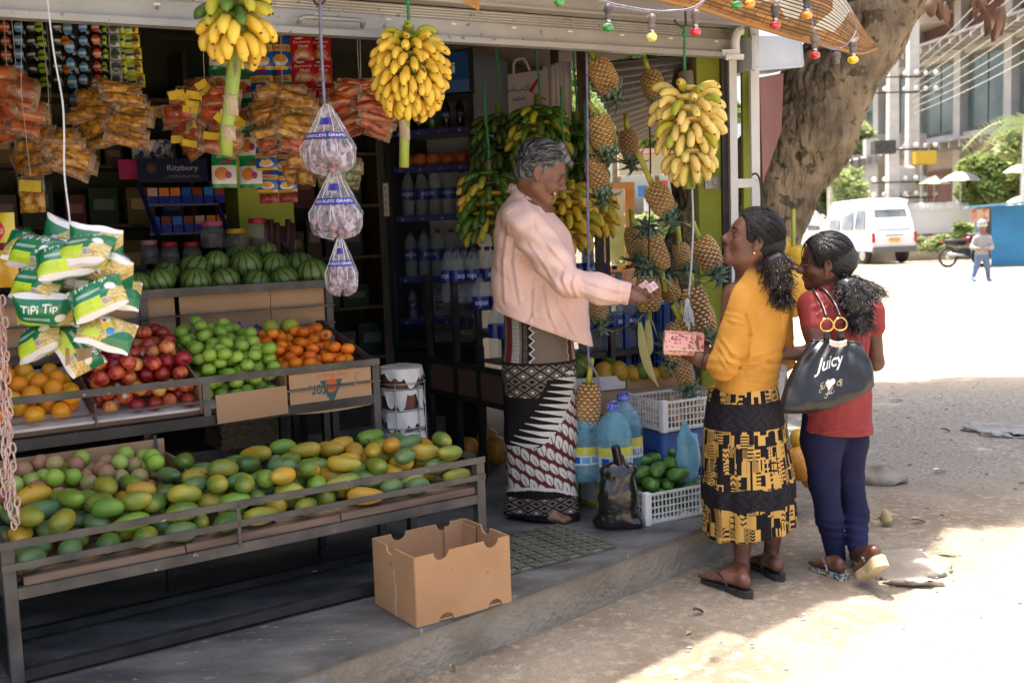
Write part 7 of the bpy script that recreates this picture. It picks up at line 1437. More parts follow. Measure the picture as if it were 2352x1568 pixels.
I=Img(384,192,(.02,.07,.22));I.mask(I.Y<.3,(.06,.14,.32));I.text('pepsi',.22,.40,.34,(.75,.8,.82),wid=.62);I.disc(.12,.5,.07,.14,(.5,.5,.5));I.mask((((I.X-.12)/.07)**2+((I.Y-.5)/.14)**2<1)&(I.Y>.54),(.45,.02,.04));m_pep=mat('fridge_header_print',(1,1,1),.9,img=I.img('header_print'),rough=.2)
mb=MB();mb.grid(lambda u,v:V3((.03+(fw-.06)*u,-.002,Z(zd1)+.02+(ztopf-zd1-.04)*v)),1,1);mb.build('header_panel',m_pep,fg);fbx('header_box',(fw/2,.15,Z((zd1+ztopf)/2)),(fw-.05,.29,ztopf-zd1-.03),m_frb)
I=Img(512,48,(.02,.04,.22));
for k in range(4):I.disc(.08+.25*k,.5,.018,.36,(.4,.4,.45));I.mask((((I.X-.08-.25*k)/.018)**2+((I.Y-.5)/.36)**2<1)&(I.Y>.5),(.45,.02,.04));I.text('pepsi',.11+.25*k,.3,.35,(.12,.16,.34),wid=.10)
m_str=mat('fridge_shelf_strip',(1,1,1),.95,img=I.img('strip_print'),rough=.3)
colm={}
def colb(name,c):
 if name not in colm:mb=MB();mb.lathe(bprof,14);colm[name]=mb.mesh('bottle_body',mat(name,c,rough=.15,coat=.4),True)
 return colm[name]
shv=[300,385,500,642,740]
for si,v in enumerate(shv):
 z=Z(at(1000,v,6.25).z);fbx('shelf',(fw/2,.26,z),(fw-.06,.42,.012),m_zinc);mb=MB();mb.grid(lambda u,w_:V3((.035+(fw-.07)*u,.045,z-.018+.036*w_)),1,1);mb.build('shelf_strip',m_str,fg)
 FM=Matrix.Translation((fr0.x,fr0.y,HP))@Matrix.Rotation(fa,4,'Z')
 for i in range(6):
  p=FM@V3((.075+i*(fw-.14)/5,.15,z+.008));sc=.72
  if si==0:bottle(p,f"dark fizzy drink bottle with a pink label on the top fridge shelf, {ordw(i)} from left",.62,i,colb('cola',(.02,.008,.01))if i!=2 else colb('lime_soda',(.12,.28,.01)),None,None)
  elif si==1:
   o=link('tangerine',[round_fruit('t',.05,.95,.03).mesh('tangerine',mat('red_orange_fruit',(.45,.07,.02),(.5,.12,.03),s=6,rough=.4),True)][0]if i==0 and 'tgm' not in colm else colm['tgm'],None,p+V3((0,0,.05)));colm['tgm']=o.data;tag(o,f"red-orange round fruit on the second fridge shelf, {ordw(i)} from left",'fruit')
  elif si<5:bottle(p,f"water bottle inside the fridge on the {ordw(si)} shelf, {ordw(i)} from left",.95 if si<4 else .6,i)
m_gla=mat('fridge_glass',(.02,.025,.03),rough=.03,alpha=.10,spec=1.0,ior=2.2);mb=MB();mb.box((fw/2,-.012,Z((zd1+zdoor0)/2)),(fw-.07,.005,zd1-zdoor0-.04));mb.build('door_glass',m_gla,fg)
for x in(.018,fw-.018):fbx('door_frame',(x,-.012,Z((zd1+zdoor0)/2)),(.036,.022,zd1-zdoor0),m_frb)
for z in(Z(zd1)-.01,Z(zdoor0)+.01):fbx('door_frame',(fw/2,-.012,z),(fw-.075,.022,.03),m_frb)
I=Img(48,256,(.45,.44,.40))
for k,ch_ in enumerate('PULL'):I.text(ch_,.3,.78-.21*k,.12,(.05,.05,.05),wid=.4)
mb=MB();zp=Z(at(900,458,6.3).z);mb.grid(lambda u,v:V3((-.012+.036*u,-.0245,zp-.10+.20*v)),1,1);mb.build('pull_plate',mat('pull_label',(1,1,1),.95,img=I.img('pull_print')),fg)
def shelfunit(s0,s1,w,zs,label,cols):
 t=thing('wall_shelf',label,'shelf',RP(s0,w,HP),RA);L=s1-s0
 for z in zs:mb=MB();mb.box((L/2,.15,z),(L,.3,.02));mb.build('shelf_board',m_dwood,t)
 for x in(0,L):mb=MB();mb.box((x,.15,(zs[-1]+.3)/2),(.03,.3,zs[-1]+.3));mb.build('upright',m_dwood,t)
 rr=random.Random(int(s0*10)+5);k=0
 for zi,z in enumerate(zs[:-1]):
  x=.06;i=0
  while x<L-.12:
   wd_=rr.uniform(.09,.2);hh=rr.uniform(.12,min(.26,zs[zi+1]-z-.05));c=rr.choice(cols);mb=MB();mb.box((0,0,hh/2),(wd_,.12,hh));mb.box((0,-.062,hh*.55),(wd_*.7,.004,hh*.3),1);o=mb.build('packet_box',[mat('carton_'+c[0],c[1],tuple(q*1.3 for q in c[1]),s=5),mat('print_'+c[0],tuple(min(1,q*3+.05)for q in c[1]),rough=.5)],None,False,RP(s0+x+wd_/2,w+.10,HP+z+.0105),(0,0,RA+rr.uniform(-.1,.1)))
   tag(o,f"{c[0].replace('_', ' ')} packet in the dark on shelf {'ABCDE'[zi] if False else ordw(zi)} from the bottom, {ordw(i)} from left, {label.split(' behind ')[-1]}",'packet');x+=wd_+rr.uniform(.01,.06);i+=1
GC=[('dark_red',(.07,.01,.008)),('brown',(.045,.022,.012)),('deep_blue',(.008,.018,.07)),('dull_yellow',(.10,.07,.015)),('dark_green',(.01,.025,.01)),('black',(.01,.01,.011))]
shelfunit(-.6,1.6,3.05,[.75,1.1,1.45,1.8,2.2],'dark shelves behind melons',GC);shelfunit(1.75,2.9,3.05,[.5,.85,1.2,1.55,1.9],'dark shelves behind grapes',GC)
d0=at(400,450,5.9);cd=thing('chocolate_stand','navy chocolate display stand with a lettered header in the dark shop','display stand',V3((d0.x,d0.y,0)),RA*.6);k=PX(5.9);zt=at(400,365,5.9).z;zb2=at(400,420,5.9).z;zl=at(440,540,5.9).z
I=Img(512,192,(.008,.01,.05));I.text('Ritzbury',.42,.42,.30,(.35,.37,.42),wid=.45);I.text('C H O C O L A T E S',.44,.22,.09,(.3,.32,.38),wid=.42);I.disc(.2,.6,.07,.2,(.10,.05,.03));I.rect(.38,.18,.90,.20,(.15,.15,.2));m_ritz=mat('navy_header_print',(1,1,1),.95,img=I.img('ritz_print'),rough=.4)
w_=150*k;mb=MB();mb.grid(lambda u,v:V3((w_*(u-.5),-.05+.02*v,zb2+(zt-zb2)*v)),1,1);mb.build('header',m_ritz,cd)
m_nav=mat('navy_metal',(.008,.012,.07),(.012,.018,.09),s=4,rough=.4)
for x in(-w_/2,w_/2):mb=MB();mb.bar((x,-.05,zb2),(x+.08,-.22,zl),.02);mb.build('frame_side',m_nav,cd)
rowsz=[zb2-.13,zb2-.29]
for j,z in enumerate(rowsz):
 mb=MB();mb.box((.04,-.10-.05*j,z),(w_,.10,.012));mb.build('display_shelf',m_nav,cd)
 for i in range(7):
  c=[(.55,.32,.28),(.6,.2,.03),(.6,.2,.03),(.02,.08,.35),(.2,.04,.02),(.03,.15,.5),(.25,.05,.03)][(i+3*j)%7];mb=MB();mb.box((0,0,.045),(.05,.02,.09));mb.box((0,-.0105,.022),(.049,.002,.042),1);mb.build('chocolate_packet',[mat(f'choc_wrap_{(i + 3 * j) % 7}',c,rough=.3),mat('choc_blue_wrap',(.01,.03,.3),rough=.3)],cd,False,(-w_/2+.07+i*.06,-.11-.05*j,z+.007),(-.2,0,0))
o=MB().box((0,0,0),(50*k,.1,44*k)).build('pink_box',mat('magenta_carton',(.42,.015,.12),(.5,.03,.16),s=20),None,False,at(305,390,5.95));tag(o,'bright pink carton left of the navy chocolate stand','carton')
o=MB().box((0,0,0),(80*k,.1,42*k)).build('white_packets',mat('white_blue_packets',(.40,.42,.46),(.02,.04,.15),s=30,ctr=(.5,.55)),None,False,at(350,345,6.0));tag(o,'pale printed packets above the navy chocolate stand','packets')
m_jar=mat('clear_jar',(.35,.34,.32),rough=.06,alpha=.30,coat=.5)
for(u,v,w,h,c,l)in((490,545,56,50,(.60,.10,.22),'sweet jar with a bright pink lid'),(545,560,50,46,(.65,.42,.02),'sweet jar with a yellow lid'),(594,540,46,54,(.40,.02,.03),'tall sweet jar with a dark red lid'),(345,585,44,44,(.55,.25,.25),'low jar with a pale pink lid'),(393,588,42,42,(.50,.02,.02),'low jar with a red lid, left of the two red ones'),(443,588,42,42,(.50,.02,.02),'low jar with a red lid, right of the two red ones')):
 y=5.65;k=PX(y);p=at(u,v+h/2,y);t=thing('sweet_jar',l,'jar',p);R=w*k/2;Hh=h*k;mb=MB();mb.lathe([(R*.9,0),(R,.01),(R,Hh*.75),(R*.8,Hh*.95),(R*.75,Hh)],20);mb.build('jar_body',m_jar,t,True);mb=MB();mb.lathe([(R*.82,Hh),(R*.84,Hh+.003),(R*.84,Hh+.022),(R*.8,Hh+.026)],20);mb.build('lid',mat('lid_%d'%int(u),c,rough=.35),t,40)
 mb=MB();mb.lathe([(R*.85,.005),(R*.9,.01),(R*.9,Hh*.35),(R*.7,Hh*.4)],12);mb.build('sweets',mat('dark_sweets',(.06,.04,.03),(.2,.15,.1),s=60),t)
mj=RP(0,WW+.35,HP);t=thing('jar_shelf','dark metal shelf carrying the sweet jars behind the melons','shelf',V3((at(470,610,5.65).x,5.65,at(470,612,5.65).z)),0);MB().box((0,0,-.012),(1.0,.22,.018)).build('shelf_board',m_rackb,t);
for x in(-.48,.48):MB().box((x,0,-.6),(.03,.2,1.16)).build('leg',m_rackb,t)
m_cane=mat('dark_sugar_cane',(.05,.022,.02),(.11,.05,.04),s=9,rough=.6,stretch=(1,1,.3))
for i,(u,lean)in enumerate(((622,-12),(636,-4),(650,2),(662,6),(672,10),(644,16),(612,-18))):
 mb=MB();a=at(u,505+8*(i%3),5.7);b=at(u-lean*.4,640,5.6);mb.tube([a.lerp(b,q)for q in(0,.2,.21,.45,.46,.7,.71,1)],[.016,.017,.019,.017,.019,.017,.019,.018],9);o=mb.build('sugar_cane',m_cane,smooth=True);tag(o,f"dark sugar cane stick standing behind the melons, {['third', 'fourth', 'fifth', 'sixth', 'rightmost', 'crossing', 'leftmost'][i]} one",'sugar cane')
nsp=thing('newspaper_stack','stacked old newspapers on the ledge under the apples','newspapers',at(570,975,5.6));m_news=mat('yellowed_newsprint',(.16,.12,.08),(.27,.22,.16),s=50,rough=.9)
for i in range(14):MB().box((0,0,0),(.40+rng.uniform(-.01,.01),.28,.010)).build('newspaper',m_news,nsp,False,(rng.uniform(-.006,.006),0,-.09+.0115*i),(0,0,RA+rng.uniform(-.03,.03)))
m_clb=mat('white_cloth_bag',(.50,.44,.42),(.56,.50,.48),s=5,rough=.9,bump=.4,bs=12)
I=Img(256,224,(.50,.44,.42));I.text('سابك',.18,.52,.2,(.03,.05,.22),wid=.45);I.text('sabic',.33,.34,.10,(.03,.05,.22),wid=.25);I.poly([(.62,.55),(.80,.82),(.84,.80),(.70,.50),(.95,.30),(.95,.25)],(.40,.03,.04));m_clp=mat('printed_cloth_bag',(1,1,1),.9,img=I.img('bag_logo'),rough=.9,bump=.4,bs=12)
cb=thing('cloth_bag','white cloth carrier bag with blue script hanging at the back of the shop','bag',at(1198,215,6.9));k=PX(6.9);mb=MB();mb.grid(lambda u,v:V3(((u-.5)*122*k,.02*math.sin(u*5),(v-.5)*92*k+(u-.5)*8*k)),8,6);mb.build('bag_panel',m_clp,cb,True);mb=MB();mb.tube(crom([V3((-.05,0,44*k)),V3((-.04,0,70*k)),V3((.02,0,76*k)),V3((.06,0,50*k))],6),.009,6,fl=.4);mb.build('handle',m_clb,cb,True)
cb2=thing('cloth_bag_bundle','bundle of plain white cloth bags hanging beside the printed one','bags',at(1262,225,6.95))
for i in range(4):mb=MB();mb.grid(lambda u,v:V3(((u-.5)*26*k+i*13*k,.012*math.sin(u*6+i)+.01*i,(v-.5)*140*k+i*4*k)),6,4);mb.build('folded_bag',m_clb,cb2,True)
I=Img(96,192,(.60,.45,.03));I.rect(0,0,1,.45,(.55,.30,.03));I.disc(.42,.76,.34,.13,(.5,.015,.02));I.text('MAGGI',.14,.72,.07,(.7,.6,.1),wid=.56);I.rect(0,.50,1,.60,(.1,.02,.03));o=link('noodle_pack',pillow('noodle_pack',70*PX(3.6),170*PX(3.6),.05,[mat('noodle_pack_print',(1,1,1),.95,img=I.img('noodle_print'),rough=.25,coat=.4)],wob=.002,back=False),None,at(4,575,3.6));tag(o,'yellow noodle pack hanging at the left edge','snack pack')
o=MB().box((0,0,0),(36*PX(4.9),.05,14*PX(4.9))).build('green_bar',mat('bright_green_plastic',(.02,.35,.03),rough=.3),None,False,at(70,540,5.2),(0,.9,0));tag(o,'bright green plastic strip in the shadow behind the snack packs','strip')
mb=MB();p0=at(577,760,RP(rs_at(577,WM+.48),WM+.48,0).y);mb.grid(lambda u,v:p0+V3(((u-.5)*.09,.02*math.sin(u*7+v*5),(v-.5)*.05+.012*math.sin(u*9))),8,5,uv=False);o=mb.build('purple_paper',mat('violet_tissue',(.16,.12,.30),(.22,.17,.38),s=20),smooth=True);tag(o,'crumpled violet tissue between the green apples and the pomelos','tissue')
# -------- tree
m_bark=mat('mottled_tan_bark',(.12,.088,.055),(.30,.23,.145),s=5,rough=.9,bump=4,bs=22,bst=(1.3,1.3,.5),det=12,ctr=(.34,.64),spots=((.085,.062,.035),13,.57));yt=6.6;r_=lambda px:px*PX(yt)
S=SDF();tr=[((1655,1060),165),((1662,900),140),((1668,760),128),((1712,600),100),((1775,450),92),((1838,330),100),((1898,210),96),((1970,90),92),((2052,-50),94),((2130,-260),80)]
S.chain([at(u,v,yt)for(u,v),_ in tr],[r_(w)for _,w in tr],.12);S.ell(at(1918,318,yt-.03),.115,.10);S.ell(at(1880,270,yt-.15),.14,.1);S.cone(at(1700,620,yt),at(1750,380,yt+.1),.24,.2,.15)
S.chain([at(1610,800,yt),at(1590,600,yt-.1),at(1585,400,yt-.1),at(1598,180,yt),at(1600,-150,yt)],[r_(72),r_(58),r_(46),r_(42),r_(38)],.12)
for(a,b)in(((2060,-60),(1980,-520)),((2130,-260),(2420,-520)),((2130,-260),(2160,-700))):S.cone(at(*a,yt),at(*b,yt-.8),.22,.10,.1)
S.disp=lambda x,y,z:.030*sine_noise(x,y,z*.5,3.2,3,7)+.014*sine_noise(x,y,z*.6,9,4,8)+.016*np.abs(sine_noise(x,y,z*.3,15,6,3))+.009*np.abs(sine_noise(x,y,z*.4,27,8,3));V_,Q_=S.mesh(.015,.08);tb=on(1655,1050,0)
tree=thing('tree','massive mottled brown trunk leaning right behind the white posts','tree',tb);link('trunk',np_mesh('trunk',V_,Q_,m_bark,tb),tree)
def leaves(name,m,clumps,n,sz,par=None,seed=1,base=(0,0,0),flat=.5):
 r=np.random.RandomState(seed);c=np.array([q[:3]for q in clumps]);rad=np.array([q[3]for q in clumps]);w=rad**2;k=r.choice(len(c),n,p=w/w.sum());d=r.normal(size=(n,3));d/=np.linalg.norm(d,axis=1)[:,None];P_=c[k]+d*(rad[k]*(.45+.55*r.rand(n)**.5))[:,None]*[1,1,.75]
 a=r.normal(size=(n,3));a[:,2]*=flat;a/=np.linalg.norm(a,axis=1)[:,None];b=np.cross(a,r.normal(size=(n,3)));b/=np.linalg.norm(b,axis=1)[:,None];s=sz*(.6+.8*r.rand(n))[:,None]
 V=np.stack([P_-a*s,P_-b*s*.38,P_+a*s,P_+b*s*.38],1).reshape(-1,3);Q=np.arange(4*n).reshape(n,4);o=link(name,np_mesh(name,V,Q,m,base,None,False),par);return o
def leafmat(name,a,b,tr=.35):
 m=mat(name,a,b,s=1.3,rough=.5);N=m.node_tree.nodes;L=m.node_tree.links;p=N['Principled BSDF'];tl=N.new('ShaderNodeBsdfTranslucent');mx=N.new('ShaderNodeMixShader');mx.inputs[0].default_value=tr;out=N['Material Output']
 src=p.inputs['Base Color'].links[0].from_socket;L.new(src,tl.inputs[0]);L.new(p.outputs[0],mx.inputs[1]);L.new(tl.outputs[0],mx.inputs[2]);L.new(mx.outputs[0],out.inputs[0]);return m
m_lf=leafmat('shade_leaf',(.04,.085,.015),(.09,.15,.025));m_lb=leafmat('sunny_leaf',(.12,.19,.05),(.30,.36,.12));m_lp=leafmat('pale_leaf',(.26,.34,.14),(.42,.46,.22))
rr=random.Random(5);cl=[(1.75+.62*(i%6)+rr.uniform(-.2,.2),6.15+.58*(i//6)+rr.uniform(-.2,.2),5.3+rr.uniform(-.4,.6),rr.uniform(.5,.75))for i in range(42)]
cl+=[(q.x-.66+rr.uniform(-.1,.1),q.y+.72,5.3+rr.uniform(-.2,.3),rr.uniform(.42,.55))for sx in np.arange(2.3,4.6,.3)for q in(SP(sx,-.05+.06*math.sin(sx*5),0),SP(sx,.55,0))]
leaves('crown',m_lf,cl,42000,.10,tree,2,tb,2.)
m_dl=mat('dry_brown_leaf',(.10,.05,.03),(.18,.10,.06),s=9,rough=.7)
for i,(u,v,h)in enumerate(((2142,-5,42),(2158,-8,52),(2172,5,56),(2240,-15,60),(2272,10,70),(2290,20,72),(2300,15,62),(2258,-10,40))):
 p=at(u,v,4.2);mb=MB();k=PX(4.2);mb.grid(lambda a,b:p+V3(((a-.5)*26*k*math.sin(PI*min(1,b*.9+.1))**.8+.3*h*k*b*math.sin(i)*.3,.02*math.cos(a*5+i),-h*k*b)),4,5,uv=False);o=mb.build('dry_leaf',m_dl,smooth=True);tag(o,f"withered brown leaf hanging at the top right, {ordw(i)} of the cluster",'leaf','withered leaves at the top right')
# -------- reed blind and coloured bulbs
def ysu(u):k=(u-1176)/F;s=(k*SO.y-SO.x)/(Sa.x-k*Sa.y);return SO.y+Sa.y*s
I=Img(1024,256,(.42,.20,.05));g=np.random.RandomState(2).rand(30,14);gx_=(I.X*14+np.floor(I.Y*30)*.37).astype(int)%14;sh_=(.4+.9*g[np.minimum((I.Y*30).astype(int),29),gx_])*np.where((I.Y*30)%1<.28,.10,1);I.a[...,:3]*=sh_[...,None]
for k in range(26):I.mask(np.abs(I.X-(k+.5)/26-.004*np.sin(I.Y*40+k))<.0012,(.06,.03,.03))
wh=(.62,.60,.54);gp=((I.Y*30)%1>.3)
for P_ in([(.50,.18),(.60,.42),(.62,.72),(.655,.76),(.66,.15),(.62,.12),(.56,.25)],[(.68,.80),(.70,.50),(.735,.62),(.76,.35),(.72,.10),(.80,.15),(.83,.5),(.86,.62),(.865,.9),(.82,.95),(.79,.62),(.74,.85)],[(.87,.2),(.90,.32),(.895,.12)]):
 J=Img(1024,256,(0,0,0));J.poly(P_,(1,1,1));I.mask((J.a[...,0]>.5)&gp,wh)
m_reed=mat('amber_reed_slats',(1,1,1),.85,s=30,img=I.img('reed_print'),rough=.5,stretch=(.3,.3,6));m_rd=mat('reed_back',(.30,.15,.05),(.40,.21,.07),s=40,rough=.7,stretch=(.2,.2,6))
BU=[(1400,-48),(1529,2),(1611,19),(1679,42),(1749,64),(1829,88),(1904,107),(1975,124),(2012,112)];
def blind(name,label,BU,topz,rr0):
 us=[b[0]for b in BU];vs=[b[1]for b in BU];t=thing(name,label,'blind',at(us[-1],vs[-1],ysu(us[-1])));b0=V3(t.location)
 def f(a,b):
  u=us[0]+(us[-1]-us[0])*a;v=np.interp(u,us,vs);lo_=at(u,v,ysu(u));top=topz if a<.72 else topz-(topz-lo_.z)*.93*((a-.72)/.28)**1.25;h=top-lo_.z;th=b*1.0;bul=math.sin(PI*(1-b))**.8*rr0*min(1,h*2.6)
  p=V3((lo_.x,lo_.y,lo_.z+h*b));ou=-Sn*(bul+.0035*abs(math.sin(b*PI*44)));return p+ou-b0
 mb=MB();mb.grid(f,60,152);mb.grid(lambda a,b:V3(f(1-a,b))*1+Sn*(.012+0*b),30,20,mi=1);return mb.build('slat_sheet',[m_reed,m_rd],t,True),t,f
_,bt,bf=blind('reed_blind','curled amber reed blind with broken white painted letters at top right',BU,2.76,.12)
mb=MB();mb.tube([V3(bf(a,0))for a in np.linspace(0,1,40)],.011,7);mb.build('bottom_rod',m_rd,bt,True)
p=[at(1000,-40,3.6),at(1055,-14,3.7),at(1099,4,3.8)];mb=MB()
for i in range(22):mb.tube([p[0]+V3((0,0,.004*i)),p[1]+V3((0,.002*i,.003*i-.02)),p[2]+V3((.004*math.sin(i*3),0,.0025*i-.03))],.0022,4)
o=mb.build('reed_blind',m_rd);tag(o,'splayed reed ends of another blind at the top edge above the shutter','blind')
m_sock=mat('black_bulb_socket',(.05,.048,.05),(.12,.11,.11),s=60,rough=.6);m_sockp=mat('dusty_purple_socket',(.13,.10,.10),(.22,.18,.17),s=60,rough=.7)
BC={'green':(.02,.16,.03),'red':(.35,.01,.02),'amber':(.55,.22,.01),'yellow':(.70,.42,.01),'pale yellow':(.55,.45,.12)}
def bulb(u,v0,v1,col,y,sk,label):
 k=PX(y);t=thing('bulb',label,'light bulb',at(u,v0,y));h=(v1-v0)*k;r=12.5*k;mb=MB();mb.lathe([(r*.35,-h*.04),(r*.75,-h*.10),(r*.8,-h*.3),(r*.62,-h*.32),(r*.62,-h*.45),(r*.7,-h*.47),(r*.55,-h*.56)][::-1],12);mb.build('socket',sk,t,True)
 if col:mb=MB();mb.lathe([(r*.45,-h*.70),(r*.45,-h*.52)],12);mb.build('metal_base',mat('chrome',(.5,.5,.5)),t,True);mb=MB();mb.ell((0,0,-h*.84),(r*1.02,r*1.02,h*.165),14,10);mb.build('glass',mat('bulb_'+col.replace(' ','_'),BC[col],tuple(min(1,c*2+.03)for c in BC[col]),s=70,rough=.06,coat=1),t,True)
 return t
BL=[(1283,-62,12,'green','green bulb just showing at the top edge'),(1396,6,70,'green','green bulb before the sign board, left of the pale yellow one'),(1496,30,93,'pale yellow','pale yellow bulb hanging lowest before the sign board'),(1597,20,80,'red','red bulb beside the steel hook'),(1692,-42,19,'green','green bulb on the reed blind at the top edge'),(1722,-45,16,'amber','amber bulb next to the green one on the blind'),(1780,8,64,'red','red bulb over the painted letters of the blind'),(1853,-14,42,'amber','amber bulb over the painted letters, with black socket'),(1871,79,133,'red','dark red bulb hanging below the blind'),(1921,118,168,None,'empty purple socket between the red and yellow bulbs'),(1959,90,144,'yellow','yellow bulb hanging rightmost below the blind')]
for i,(u,a,b,c,l)in enumerate(BL):bulb(u,a,b,c,ysu(u)-.28,m_sock if i in(1,6,7)else m_sockp,l)
mb=MB();Wp=[(1180,-60),(1283,-62),(1330,-18),(1396,4),(1440,14),(1496,26),(1545,22),(1597,14),(1650,-30),(1692,-44),(1722,-46),(1780,4),(1815,-30),(1853,-16),(1862,30),(1871,76),(1895,105),(1921,116),(1945,100),(1959,88),(1966,60),(1950,20),(1925,-20)]
for j in(0,1):mb.tube(crom([at(u+2*j,v+3*j*math.sin(u),ysu(u)-.28)+V3((0,.006*j,.004*math.sin(u*3+j)))for u,v in Wp],5),.0022,4)
o=mb.build('light_string_wire',mat('grey_blue_wire',(.16,.17,.25),(.3,.3,.36),s=50));tag(o,'twisted grey blue wire of the coloured bulb string','wire')
# -------- loose things on the ground
m_rock=mat('grey_brown_rock',(.19,.16,.125),(.30,.265,.21),s=5,rough=.9,bump=1.5,bs=14)
def rock(u,v,w,h,d,label,m=m_rock,name='rock',seed=1,up=.3):
 p=on(u,v,0);k=PX(p.y);S=SDF();S.ell(p+V3((0,0,h*k*up)),[w*k/2,d,h*k*.62],.02);S.disp=lambda x,y,z:.035*np.abs(sine_noise(x,y,z,4.5,seed,4))+.014*np.abs(sine_noise(x,y,z,15,seed,6))-.02;V_,Q_=S.mesh(.012,.05);o=link(name,np_mesh(name,V_,Q_,m,p,None,True),None,p);tag(o,label,name)
rock(2022,1098,120,30,.13,'grey brown rock embedded beside the end of the step',seed=3,up=.15);rock(2070,1300,170,14,.20,'flat pale stone sunk in the earth right of the sandal',mat('pale_stone',(.24,.21,.165),(.34,.30,.24),s=4,rough=.9,bump=1.5,bs=20),seed=5,up=.05);rock(2330,985,200,10,.22,'low broken concrete slab at the right edge',mat('broken_concrete',(.24,.23,.21),(.34,.32,.29),s=4,rough=.9,bump=.8,bs=30),'concrete_slab',9,.1)
mb=MB();r=random.Random(9)
for i in range(900):
 x,y=r.uniform(.4,4.6),r.uniform(3.2,9.5);
 if(V3((x,y,0))-SO).dot(Sn)>-.06 and x<2.3:continue
 s=r.uniform(.003,.012);mb.ell((x,y,gz(x,y)+s*.2),(s,s*r.uniform(.6,1),s*.55),5,3)
o=mb.build('pebbles',mat('pale_pebble',(.26,.24,.2),(.42,.39,.34),s=3));tag(o,'scattered pebbles and gravel',kind='stuff')
mb=MB();r=random.Random(19)
for i in range(150):
 x,y=r.uniform(.5,5),r.uniform(3.2,9.5)
 if(V3((x,y,0))-SO).dot(Sn)>-.05 and x<2.4:continue
 a,k=r.uniform(0,6),r.uniform(.008,.024);z=gz(x,y)+.004;c,s_=math.cos(a),math.sin(a);P_=lambda p,q,h:(x+k*(p*c-q*s_),y+k*(p*s_+q*c),z+k*h);mb.add([P_(-1,0,.1),P_(0,-.4,.5),P_(1,0,.1),P_(0,.4,.3),P_(0,0,0)],[(0,1,4),(1,2,4),(2,3,4),(3,0,4)])
o=mb.build('leaf_litter',m_dryl);tag(o,'tiny scattered dry leaf scraps',kind='stuff')
gr=on(2036,1202,0);t=thing('ginger_root','discarded knobbly root with pale cut end on the earth','root',gr);m_gin=mat('root_skin',(.35,.24,.12),(.48,.38,.22),s=30,rough=.8);S=SDF();S.chain([gr+V3((0,0,.02)),gr+V3((-.005,.0,.05))],[.028,.022],.01)
for(dx,dz)in((-.012,.085),(.012,.06),(.10,.045),(-.075,.03),(.05,.015),(-.03,.02)):S.chain([gr+V3((0,0,.05)),gr+V3((dx*.6,.02,dz*.7)),gr+V3((dx,.02,dz))],[.010,.005,.002],.006)
V_,Q_=S.mesh(.004);link('root_body',np_mesh('root_body',V_,Q_,m_gin,gr),t)
def litter(u,v,w,m,name,label,rz=0.,lift=.008):
 p=on(u,v,.012);k=w*PX(p.y);p.z=gz(p.x,p.y)+lift;mb=MB();mb.grid(lambda a,b:V3(((a-.5)*k,(b-.5)*k*.42*math.sin(PI*min(1,a+.05)),.014*math.sin(a*3+1)+.02*abs(b-.5))),6,4,uv=False);o=mb.build(name,m,None,True,p,(0,0,rz));tag(o,label,'leaf' if 'leaf' in name else 'litter')
litter(2174,1266,48,m_lp,'green_leaf','fresh green leaf lying in the sun right of the stone',-.7);litter(1604,1398,34,m_dl,'brown_leaf','curled brown leaf on the ground below the step',.6);litter(1040,1528,30,m_gin,'dry_leaf_scrap','small tan leaf scrap at the foot of the step',1.2);litter(2110,1192,40,m_gin,'dry_leaf','flat tan leaf near the root',.2);litter(2172,983,26,mat('red_scrap',(.4,.03,.02)),'red_scrap','small red paper scrap on the gravel',.3);litter(2160,1075,40,m_pap,'white_scrap','torn white paper scrap on the earth',.4);litter(2060,915,30,m_pap,'paper_scrap','pale paper scrap on the shaded gravel',.1)
# -------- far side of the street
m_grw=mat('weathered_pale_wall',(.33,.32,.30),(.44,.43,.40),s=.8,rough=.9);m_bei=mat('beige_render',(.27,.23,.19),(.34,.29,.24),s=.6,rough=.9);m_roof=mat('grey_tile_edge',(.16,.15,.15),(.24,.23,.22),s=2,rough=.8);m_ter=mat('terracotta_paint',(.42,.14,.07),(.50,.18,.09),s=2);m_shut=mat('brown_roller_door',(.10,.045,.035),(.13,.06,.045),s=3);m_tgl=mat('teal_window_glass',(.04,.075,.07),(.13,.165,.15),s=.5,rough=.08,coat=.6);m_con=mat('concrete_pole',(.42,.41,.38),(.52,.50,.46),s=3,rough=.9);m_dk=mat('dark_recess',(.03,.03,.03),(.06,.055,.05),s=1)
bA,bB=V3((24.2,38,0)),V3((20.8,60,0));bd_=(bB-bA).normalized();bn=V3((-bd_.y,bd_.x,0));bn=bn if bn.x<0 else-bn
BLD=thing('building','two storey building with teal glass, columns, louvred sunshades and terracotta ground floor','building',bA,math.atan2(bd_.y,bd_.x));sgn=1 if(Matrix.Rotation(-math.atan2(bd_.y,bd_.x),3,'Z')@bn).y>0 else-1;L_=(bB-bA).length;bb_=lambda nm,x0,x1,y0,y1,z0,z1,m:MB().box(((x0+x1)/2,sgn*(y0+y1)/2,(z0+z1)/2),(x1-x0,abs(y1-y0),z1-z0)).build(nm,m,BLD)
bb_('wall',-8,L_,-4,-.35,0,12.2,m_bei);bb_('roof',-8,L_,-5,1.6,12.2,12.7,m_roof);bb_('roof_fascia',-8,L_,1.6,1.72,12.0,12.5,m_ter);bb_('balcony_slab',-8,L_,-.3,.1,5.2,5.7,m_grw);bb_('upper_slab',-8,L_,-.3,.05,9.4,9.9,m_grw)
